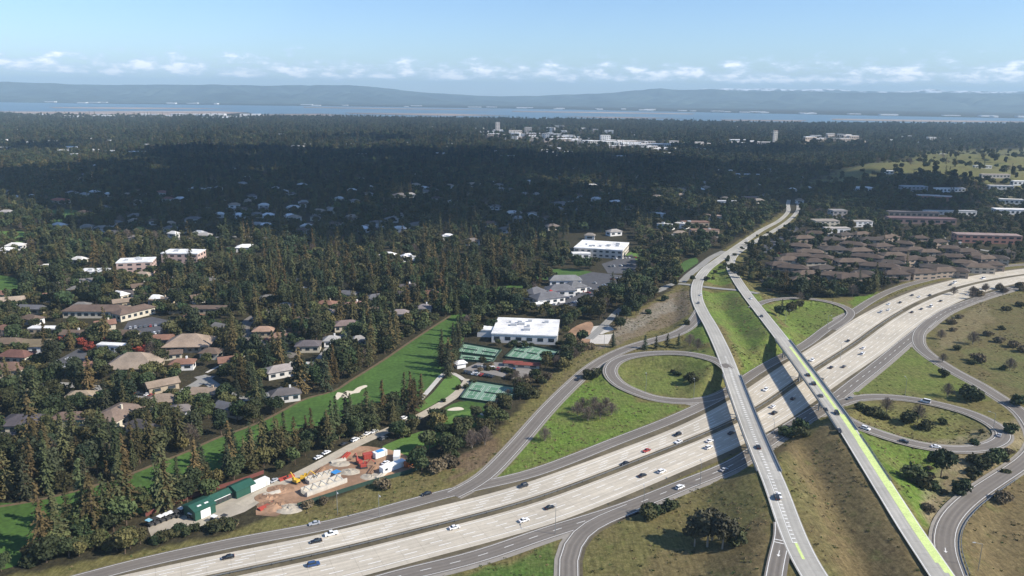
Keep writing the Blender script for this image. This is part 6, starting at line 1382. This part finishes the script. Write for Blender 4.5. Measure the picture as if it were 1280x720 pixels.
# candidate stems over the visible land, thinned by distance
def candidates(y0, y1, cell, jitter=.95):
    out = []
    for y in np.arange(y0, y1, cell):
        xw = y*0.90+60; xs = np.arange(-xw-20, xw+20, cell); out.append(np.c_[xs, np.full(len(xs), y)])
    p = np.vstack(out); return p+NR.uniform(-.5, .5, p.shape)*cell*jitter
near_ = candidates(170, 620, 6.1); mid_ = candidates(620, 1250, 9.8); far1 = candidates(1250, 2300, 11.5); far2 = candidates(2300, 4700, 15.0)
def classify(p):
    X, Y = p[:, 0], p[:, 1]; px, py = to_px(X, Y)
    keep = ~blocked(X, Y) & (py > np.interp(px, [q[0] for q in near_shore], [q[1] for q in near_shore])+1.0) & (px > -230) & (px < 1520)
    soft = np.zeros(len(X), bool)
    for poly in FREE_SOFT: soft |= inpoly(px, py, poly)
    keep &= ~(soft & (NR.rand(len(X)) > .10))
    condo_ = inpoly(px, py, CONDO); off_ = inpoly(px, py, OFFL)
    keep &= ~(condo_ & (NR.rand(len(X)) > .97)); keep &= ~(off_ & (NR.rand(len(X)) > .66))
    clump = vnoise(X, Y, 55, 5)*.6+vnoise(X, Y, 23, 6)*.4
    keep &= NR.rand(len(X)) < np.clip(.45+1.3*clump, 0, 1)
    # a thinner strip in front of the downtown cluster so that the buildings show
    town = inpoly(px, py, [(600,160),(700,158),(840,176),(840,190),(740,190),(600,178)]) | inpoly(px, py, [(1000,170),(1090,170),(1090,184),(1000,184)]) | inpoly(px, py, [(20,144),(330,144),(330,150),(20,149)])
    keep &= ~(town & (NR.rand(len(X)) > .3))
    k = np.full(len(X), 'broadleaf', object); u = NR.rand(len(X)); cn = vnoise(X, Y, 130, 9)*.6+vnoise(X, Y, 40, 10)*.4
    con = np.clip((cn-.30)*2.2, .08, .92)
    con = np.where(Y > 620, con*.6, con); con = np.where(condo_, .08, con); con = np.where(off_, con*.7, con)
    beltC = (py > 480) & (px < 560); con = np.where(beltC, .80, con); con = np.where((py < 330) & (px > 820), con*.25, con)
    con = np.where(inpoly(px, py, [(180,300),(640,290),(700,310),(600,395),(560,395),(480,455),(380,500),(200,420)]), np.maximum(con, .62), con)
    k[u < con] = 'conifer'; k[(u < con*.22)] = 'dark_conifer'
    k[(u > con*.80) & (u < con)] = 'tall'; k[(u >= con) & (NR.rand(len(X)) < .16)] = 'tall'
    v = NR.rand(len(X)); k[(k == 'broadleaf') & (u >= con) & (v < .30)] = 'olive_tree'; k[(k == 'broadleaf') & (v > .88)] = 'bare'
    # low planting where a building stands close behind, so that it shows as in the photograph
    low = np.zeros(len(X), bool)
    for (x, y, r, nm) in VIEW:
        if nm in ('city_building', 'waterfront_building', 'apartment_house'): continue
        R_ = math.hypot(x, y); ux, uy = x/R_, y/R_; a_ = (x-X)*ux+(y-Y)*uy; b_ = np.abs((X-x)*uy-(Y-y)*ux)
        dist = 65 if nm == 'villa' else 20 if nm == 'house' else 44
        low |= (a_ > -3) & (a_ < dist) & (b_ < r+3)
    rr = NR.rand(len(X)); low |= (py > 385) & (py < 560) & (px > 500) & (px < 735) & ~inpoly(px, py, [(560,340),(600,340),(600,430),(560,430)]) & (py > 395)
    low |= inpoly(px, py, [(470,500),(620,480),(720,440),(740,430),(640,560),(520,620),(440,600)]) | inpoly(px, py, [(-40,700),(200,606),(330,560),(480,505),(560,470),(480,560),(300,630),(-40,790)])
    keep &= ~(low & (rr > .85))
    sub = np.where(NR.rand(len(X)) < .6, 'broadleaf', 'olive_tree'); k = np.where(low, sub, k)
    return X[keep], Y[keep], px[keep], py[keep], k[keep], (condo_ | low)[keep]
SC_ = {'conifer': (.5, .98), 'dark_conifer': (.5, .95), 'tall': (.6, 1.05), 'broadleaf': (.7, 1.2), 'olive_tree': (.6, 1.15), 'bare': (.7, 1.15)}
N_ = classify(near_); Mi = classify(mid_); F1 = classify(far1); F2 = classify(far2)
ALL = []   # (apparent height, kind, x, y, scale)
for D, mul in ((N_, 1.0), (Mi, 1.0)):
    for x, y, a, b, k, cdo in zip(*D):
        lo, hi = SC_[k]; s = NR.uniform(lo, hi)*mul
        if k == 'conifer' and NR.rand() < .12: s *= 1.2
        if cdo: s *= .74
        hgt = {'tall': 19, 'conifer': 24, 'dark_conifer': 22}.get(k, 11)*s
        vis = 0 < a < 1290 and b < 760
        ALL.append((hgt/math.hypot(y, CAMH) if vis else 0, k, x, y, s, a, b))
ALL.sort(key=lambda q: -q[0])
cap = {'tall': 0, 'conifer': 0, 'dark_conifer': 0, 'broadleaf': 0, 'olive_tree': 0, 'bare': 0}
LIM = {'tall': 110, 'conifer': 190, 'dark_conifer': 80, 'broadleaf': 160, 'olive_tree': 120, 'bare': 70}
rest = []
def region(a, b):
    if b > 600 and a < 420: return 'between the fairway and the freeway'
    if b > 480 and a < 330: return 'in the thicket left of the fairway'
    if b > 470 and a < 500: return 'in the belt along the golf course'
    if a < 330 and b > 360: return 'around the office park at left'
    if a < 620 and b > 380: return 'around the houses above the fairway'
    if a > 840: return 'among the brown-roofed apartment houses'
    if a > 560 and b > 380: return 'around the courts and sports hall'
    return 'in the woods above the golf course'
for q in ALL:
    ap, k, x, y, s, a, b = q
    if ap > 0 and cap[k] < LIM[k]:
        cap[k] += 1; parts = ap*F > 24
        what = {'tall': 'tall irregular dark evergreen', 'conifer': 'tall olive-brown conifer' if s > .9 else 'small olive-brown conifer', 'dark_conifer': 'dark green conifer', 'broadleaf': 'dark round-crowned tree' if s > .95 else 'small dark round-crowned tree', 'olive_tree': 'olive-green round-crowned tree', 'bare': 'leafless grey-brown tree'}[k]
        tree(k, x, y, s, NR.uniform(.9, 1.12), parts, f'{what} {region(a, b)}', {'tall': 'tall evergreens ', 'conifer': 'olive conifers ', 'dark_conifer': 'dark conifers ', 'broadleaf': 'dark broadleaf trees ', 'olive_tree': 'olive broadleaf trees ', 'bare': 'bare trees '}[k]+region(a, b))
    else: rest.append((k, x, y, s))
for D, mul in ((F1, 1.05), (F2, 1.45)):
    for x, y, a, b, k, cdo in zip(*D):
        lo, hi = SC_[k]; rest.append((k, x, y, NR.uniform(lo, hi)*mul))
print('individual trees', cap, 'mass', len(rest))
# the woods beyond: one mass per stretch, instanced on points
srcc = bpy.data.collections.new('tree_kinds'); order = ['tall', 'conifer', 'dark_conifer', 'broadleaf', 'olive_tree', 'bare', 'weed', 'weed_dry']; names = []
# lighter meshes for the mass
LITE = {}
def lite(kind, i, V, Fq, m):
    LITE.setdefault(kind, []).append(new_mesh('mass_'+kind, V, Fq, [m]))
for i in range(3): lite('conifer', i, *conifer_data(110+i, 24, 3.9+.4*i, 17, 6), M['needle'])
for i in range(2): lite('tall', i, *broad_data(210+i, 19, 4.5, 15, 50, .65, .14, 1.0), M['leaf'] if i else M['needle_dark'])
lite('dark_conifer', 0, *conifer_data(130, 22, 3.9, 17, 6, 1), M['needle_dark'])
for i in range(3): lite('broadleaf', i, *broad_data(150+i, 11, 5.4, 11, 48, .62), M['leaf'])
def weed_data(seed, n=14):
    r = np.random.RandomState(seed); C = np.c_[r.normal(0, .45, n), r.normal(0, .45, n), r.uniform(.05, .4, n)]; A = rnd_dirs(r, n)*.24; B = np.cross(A, rnd_dirs(r, n)); B = B/np.linalg.norm(B, axis=1)[:, None]*.2
    return quads_mesh('', C, A, B, None)
M['weed'] = mat('weed_leaves', (.080, .088, .028), .9, scale=.5, amp=.3, rand=.5, warm=.4); M['weed_dry'] = mat('dry_weeds', (.20, .15, .075), .9, scale=.5, amp=.3, rand=.4)
for i in range(2): lite('weed', i, *weed_data(180+i), M['weed'])
for i in range(2): lite('weed_dry', i, *weed_data(190+i), M['weed_dry'])
for i in range(2): lite('olive_tree', i, *broad_data(160+i, 11, 5.0, 10, 48, .6), M['leaf_olive'])
lite('bare', 0, *bare_data(170, 9, 4.5, 420), M['twig'])
ki = {}; cnt = 0; objs = []
for k in order:
    ki[k] = []
    for me in LITE[k]:
        o = bpy.data.objects.new('t%02d' % cnt, me); srcc.objects.link(o); ki[k].append(cnt); cnt += 1
def forest(name, items, label):
    pts = np.array([(x, y, 0) for _, x, y, _ in items], float); pts[:, 2] = ground_h(pts)-.1
    me = bpy.data.meshes.new(name); me.vertices.add(len(pts)); me.vertices.foreach_set('co', pts.astype(np.float32).ravel())
    at = me.attributes.new('scl', 'FLOAT', 'POINT'); at.data.foreach_set('value', np.array([s for *_, s in items], np.float32))
    at = me.attributes.new('rot', 'FLOAT', 'POINT'); at.data.foreach_set('value', NR.uniform(0, 6.283, len(items)).astype(np.float32))
    at = me.attributes.new('idx', 'INT', 'POINT'); at.data.foreach_set('value', np.array([ki[k][NR.randint(len(ki[k]))] for k, *_ in items], np.int32))
    o = link(name, me); o['kind'] = 'stuff'; o['label'] = label
    ng = bpy.data.node_groups.new(name, 'GeometryNodeTree'); ng.interface.new_socket('Geometry', in_out='INPUT', socket_type='NodeSocketGeometry'); ng.interface.new_socket('Geometry', in_out='OUTPUT', socket_type='NodeSocketGeometry')
    N = ng.nodes; L = ng.links; gi = N.new('NodeGroupInput'); go = N.new('NodeGroupOutput'); mp = N.new('GeometryNodeMeshToPoints'); ip = N.new('GeometryNodeInstanceOnPoints'); ci = N.new('GeometryNodeCollectionInfo')
    ci.inputs['Collection'].default_value = srcc; ci.inputs['Separate Children'].default_value = True; ci.inputs['Reset Children'].default_value = True
    def attr(n, t):
        a = N.new('GeometryNodeInputNamedAttribute'); a.data_type = t; a.inputs['Name'].default_value = n; return a.outputs['Attribute']
    cx = N.new('ShaderNodeCombineXYZ'); L.new(attr('rot', 'FLOAT'), cx.inputs[2])
    L.new(gi.outputs[0], mp.inputs[0]); L.new(mp.outputs[0], ip.inputs['Points']); L.new(ci.outputs[0], ip.inputs['Instance']); ip.inputs['Pick Instance'].default_value = True
    L.new(attr('idx', 'INT'), ip.inputs['Instance Index']); L.new(cx.outputs[0], ip.inputs['Rotation']); L.new(attr('scl', 'FLOAT'), ip.inputs['Scale']); L.new(ip.outputs[0], go.inputs[0])
    md = o.modifiers.new('scatter', 'NODES'); md.node_group = ng; return o
forest('woods', [r for r in rest if r[2] < 1250], 'dense mixed woods of conifers and round trees around the golf course')
forest('distant_woods', [r for r in rest if r[2] >= 1250], 'wooded plain stretching to the bay shore, dark under cloud shadow')
g_ = candidates(150, 640, 2.1); gx2, gy2 = g_[:, 0], g_[:, 1]; a_, b_ = to_px(gx2, gy2)
kk = (a_ > -150) & (a_ < 1450) & inpoly(a_, b_, INTER); g_ = g_[kk]; a_, b_ = a_[kk], b_[kk]
d_, sg_, _t = nearest_d(g_, fmed); okk = d_ > np.maximum(wU, wL)[np.minimum(sg_, len(wU)-1)]+1
for c, hw in ROADS.values():
    d, _, _ = nearest_d(g_, c); okk &= d > hw+1.2
cl_ = vnoise(g_[:, 0], g_[:, 1], 22, 41)*.6+vnoise(g_[:, 0], g_[:, 1], 6, 42)*.4; okk &= NR.rand(len(g_)) < np.clip((cl_-.4)*2.2, .05, .7)
g_ = g_[okk]; cl2 = vnoise(g_[:, 0], g_[:, 1], 40, 44)
forest('weeds', [('weed' if NR.rand() < np.clip(cl2[i]*1.4-.1, .1, .9) else 'weed_dry', g_[i, 0], g_[i, 1], NR.uniform(.35, .95)) for i in range(len(g_))], 'low weeds and dry tufts in the grass around the ramps')
# --- single plants that can be told apart
def T(kind, px, py, s, label, z=0, sz=None, group=None, var=None, parts=True):
    p = P(px, py, z)
    for _ in range(3):
        g_ = gz(p[0], p[1]); p = P(px, py, g_)
    return tree(kind, p[0], p[1], s, sz, parts, label, group, var=var)
for a, b, s, l in [(884,684,.80,'tallest grey-green eucalyptus of the clump in the lower meadow'),(903,686,.72,'eucalyptus at the right of the clump in the lower meadow'),(868,683,.62,'eucalyptus at the left of the clump in the lower meadow'),(890,676,.68,'eucalyptus at the back of the clump in the lower meadow'),(912,680,.5,'lower eucalyptus behind the right edge of the clump')]: T('eucalyptus', a, b, s, l)
T('shrub', 921, 679, 1.9, 'dark round shrub at the right foot of the eucalyptus clump')
T('broadleaf', 1176, 597, .95, 'dark spreading tree standing alone right of the lime cycle lane', sz=1.25, var=0)
for a, b, s, l in [(1140,603,3.0,'large dark shrub left of the lone spreading tree'),(1151,608,2.4,'dark shrub under the lone spreading tree'),(1200,617,2.2,'dark shrub below right of the lone spreading tree'),(1206,606,1.5,'shrub right of the lone spreading tree'),(1214,600,1.2,'small shrub by the stony bank'),(1165,612,1.8,'low shrub below the lone spreading tree'),
 (1228,583,2.3,'dark shrub below the far bend of the right loop'),(1240,578,2.4,'dark shrub under the loop bend, second of three'),(1250,572,2.0,'dark shrub under the loop bend, third of three'),(1217,578,1.8,'dark shrub left of those under the loop bend'),(1262,541,2.0,'dark bush right of the big right loop'),(1214,592,1.4,'small dark bush on the stony bank'),
 (1086,519,2.2,'dark bush in the left end of the right loop'),(1097,522,2.4,'largest dark bush at the left end of the right loop'),(1076,514,1.7,'dark bush nearest the right overpass inside the loop'),(1107,524,1.2,'little bush beside the dark ones in the right loop'),(1137,530,2.6,'dark bush in the middle of the right loop'),(1157,537,2.0,'dark bush lower in the middle of the right loop'),(1179,530,1.3,'small dark bush right of the middle ones in the loop'),(1227,541,.9,'tiny bush at the right end of the loop'),
 (808,648,2.2,'dark shrub beside the lower collector, left of three'),(817,643,1.9,'dark shrub beside the lower collector, middle of three'),(836,637,2.0,'dark shrub beside the lower collector, right of three'),(825,640,1.5,'small shrub between the three by the collector'),
 (863,478,2.3,'low dark shrub in the small loop, lowest'),(846,469,1.5,'low dark shrub in the small loop, left'),(858,474,1.3,'small shrub in the centre of the small loop'),(841,455,.9,'tiny shrub in the upper part of the small loop'),
 (1214,500,3.4,'very dark big bush left of the curving upper road'),(1208,492,2.4,'dark bush behind the biggest one near the upper road'),(1272,506,2.6,'dark bush right of the curving upper road'),(1178,471,1.9,'black-green ball-shaped bush in the meadow right of the freeway'),(1008,374.5,2.0,'shrub beside the tree group inside the upper right loop'),
 (736,473,2.1,'dark shrub between the long ramp and the small loop, left'),(745,473,2.3,'dark shrub between the long ramp and the small loop, right'),(831,376,1.8,'dark shrub in the stony lot below the cross road'),(811,392,1.5,'dark shrub at the lower edge of the stony lot'),(858,406,1.5,'dark shrub beside the ramp near the left road'),(985,545,2.6,'dark thicket bush under the right overpass near abutment'),(1000,538,2.4,'dark thicket bush beneath the right overpass'),(1003,545,2.0,'shrub at the foot of the right overpass abutment'),
 (1258,388,2.0,'dark bush on the slope at the far right, lower'),(1275,383,2.2,'dark bush on the slope at the far right edge'),(1215,455,1.6,'dark bush in the far right meadow'),(1254,462,1.2,'small bush in the far right meadow'),(1196,438,1.5,'dark shrub in the meadow inside the upper bend'),(1252,412,1.4,'dark bush on the far right slope, middle')]:
    T('shrub', a, b, s*.78, l)
for a, b, s, l in [(1222,452,2.6,'brown leafy bush in the far right meadow'),(1252,628,2.2,'brownish bush overhanging the curving ramp'),(1160,640,1.6,'dry bush on the pale stony bank'),(1188,405,1.9,'dry brown bush on the slope by the freeway bend'),(1200,398,1.6,'dry brown bush next to the freeway bend'),(1192,414,1.4,'small dry bush on the freeway slope'),(1235,420,1.8,'dry hedge bush in the far right field, left'),(1250,428,2.0,'dry hedge bush in the far right field, second'),(1265,434,2.2,'dry hedge bush in the far right field, third'),(1278,440,2.2,'dry hedge bush at the far right edge'),(478,610,2.0,'dry shrub on the bank below the building site'),(404,630,1.3,'dry shrub on the bank by the concrete channel'),(386,634,1.4,'dry shrub just left of the street lamp on the bank'),(545,590,2.6,'dry shrub on the bank near the orange container'),(560,583,2.4,'dry shrub on the bank farther right')]:
    T('dry_shrub', a, b, s*.8, l)
# big leafless thicket between the ramps
for a, b, s, sz in [(722,520,.85,.9),(735,526,.9,.85),(750,524,.95,.9),(764,519,.8,.85),(742,514,.9,.9),(728,513,.8,.9),(757,512,.8,.85)]:
    T('bare', a, b, s, 'leafless purplish-brown tree in the big thicket left of the freeway ramps', sz=sz, group='bare trees of the big thicket')
for a, b, s, l in [(681,551,.7,'small leafless tree beside the long ramp'),(872,437,.75,'leafless tree between the dark pines and the left road'),(862,432,.8,'leafless tree right of the dark pines'),(1147,527,.9,'leafless tree inside the right loop'),(1108,515,.8,'leafless tree at the left inside the right loop'),(1184,496,.8,'leafless tree in the meadow above the right loop'),(1178,453,.6,'thin leafless tree above the ball-shaped bush'),(1216,430,.9,'leafless tree in the bend of the upper road'),(1262,463,.8,'leafless tree in the far right meadow'),(1000,376,.7,'leafless tree right of the group in the upper right loop'),(1176,424,.7,'leafless tree on the freeway slope'),(590,560,.9,'leafless tree on the brown bank, left'),(606,556,.9,'leafless tree on the brown bank, right')]:
    T('bare', a, b, s, l)
for a, b, s, l, k in [(806,437,.50,'dark pine, left of the row above the small loop','dark_conifer'),(820,436,.45,'dark pine, second in the row above the small loop','dark_conifer'),(834,434,.48,'dark pine, third in the row above the small loop','dark_conifer'),(848,432,.42,'dark pine, right of the row above the small loop','dark_conifer'),(977,392,.52,'olive conifer, tallest in the upper right loop','conifer'),(766,434,.55,'dark conifer beside the concrete yard','dark_conifer'),(770,408,.5,'dark conifer at the service road bend','dark_conifer')]:
    T(k, a, b, s, l, sz=.8)
for a, b, s, l in [(986,394,.9,'broad dark tree in the upper right loop'),(999,386,.6,'round dark tree at the right of the group in the upper right loop'),(974,396,.75,'olive tree at the left of the group in the upper right loop'),(783,400,.9,'dark tree left of the stony lot'),(795,394,.95,'dark tree beside the service road'),(776,412,.8,'dark tree at the lower end of the service road'),(866,352,.5,'round dark tree at the cross road'),(668,421,.4,'round tree in front of the sports hall')]:
    T('broadleaf', a, b, s, l)
for a, b, l in [(81,432,'red-leaved maple left of the small court'),(112,440,'red-leaved maple above the small court'),(130,428,'large red maple left of the white pavilion'),(139,431,'red maple close to the white pavilion'),(168,440,'red maple right of the white pavilion'),(178,444,'red maple beside the tan halls'),(186,437,'red maple at the edge of the left car park'),(104,434,'small red maple behind the small court')]:
    T('red', a, b, .8, l)
# rows and thickets along the edges (groups)
def strip(pts, n, kinds, smin, smax, where, group, spread=3.0, parts=True):
    c = spline(pl(z0(pts)), 4)
    for k in range(n):
        t = NR.rand()*(len(c)-1); i = int(t); p = c[i]+(c[min(i+1, len(c)-1)]-c[i])*(t-i); x, y = p[0]+NR.normal()*spread, p[1]+NR.normal()*spread
        kd = kinds[NR.randint(len(kinds))]; w_ = {'shrub': 'dark shrub', 'dry_shrub': 'dry brown shrub', 'conifer': 'olive conifer', 'dark_conifer': 'dark conifer', 'broadleaf': 'dark tree', 'olive_tree': 'olive tree', 'bare': 'leafless tree'}[kd]
        tree(kd, x, y, NR.uniform(smin, smax)*(2.6 if 'shrub' in kd else 1), None, parts, f'{w_} {where}', group)
strip([(190,679),(215,674),(240,667),(262,663),(300,657)], 16, ['shrub', 'shrub', 'dry_shrub'], .32, .5, 'on the bank below the yard', 'bushes below the yard', 1.2)
strip([(30,702),(80,690),(130,684),(180,678)], 22, ['shrub', 'olive_tree', 'broadleaf', 'shrub'], .42, .62, 'in the hedge between the yard and the freeway', 'hedge trees along the freeway', 2.0)
strip([(648,492),(672,476),(696,460),(712,446),(730,434)], 24, ['olive_tree', 'dry_shrub', 'bare'], .5, .8, 'in the brownish belt right of the tennis courts', 'trees right of the courts', 4)
strip([(560,545),(590,532),(618,518),(640,500),(655,490)], 22, ['broadleaf', 'shrub', 'bare', 'broadleaf'], .45, .7, 'in the dark belt below the putting green', 'trees below the putting green', 3)
strip([(500,545),(530,530),(550,522)], 8, ['shrub', 'olive_tree'], .35, .55, 'between the two putting greens', 'trees between the greens', 2.5)
strip([(555,475),(560,455),(572,440),(580,420)], 14, ['dark_conifer', 'conifer', 'broadleaf'], .55, .85, 'at the right edge of the fairway top', 'trees at the fairway top', 3)
strip([(484,532),(500,522),(512,512),(516,500)], 12, ['conifer', 'bare', 'conifer'], .5, .75, 'between the cart path and the fairway', 'trees by the cart path', 3)
strip([(240,612),(280,596),(320,582),(360,570),(400,556),(440,540),(475,530)], 36, ['conifer', 'conifer', 'dark_conifer', 'conifer'], .5, .85, 'in the belt behind the green sheds', 'conifers behind the sheds', 3)
strip([(60,684),(110,666),(160,650),(200,636),(230,624)], 30, ['conifer', 'conifer', 'olive_tree'], .65, 1.05, 'left of the yard beside the fairway', 'conifers left of the yard', 3)
strip([(880,357),(900,340),(915,320),(938,305),(960,290)], 20, ['shrub', 'broadleaf'], .3, .5, 'in the boulevard median', 'boulevard median planting', 1.5)
strip([(925,340),(945,355),(960,365),(990,368),(1030,372),(1060,366)], 30, ['broadleaf', 'olive_tree', 'broadleaf'], .6, .9, 'at the edge of the estate facing the loop', 'trees at the estate edge', 4)
strip([(1070,366),(1100,357),(1140,349),(1190,340),(1240,333)], 30, ['shrub', 'broadleaf', 'shrub'], .35, .6, 'along the collector road behind the freeway', 'trees along the upper collector', 3)
strip([(1215,372),(1240,366),(1270,362),(1290,360)], 14, ['dry_shrub', 'bare', 'dry_shrub'], .5, .8, 'on the bank beside the freeway bend', 'bushes on the freeway bank', 5)
strip([(620,432),(660,434),(700,434)], 12, ['shrub', 'broadleaf'], .3, .45, 'in front of the sports hall', 'planting in front of the hall', 1)
strip([(600,452),(640,470),(670,478)], 14, ['shrub', 'dry_shrub'], .3, .5, 'around the court car park', 'planting around the court car park', 4)
strip([(586,478),(560,505),(640,510)], 8, ['shrub'], .25, .4, 'around the largest court block', 'planting around the largest courts', 2)
strip([(1150,580),(1180,610),(1215,590),(1240,565)], 14, ['dry_shrub', 'shrub'], .2, .45, 'scattered on the stony bank', 'bushes of the stony bank', 6)
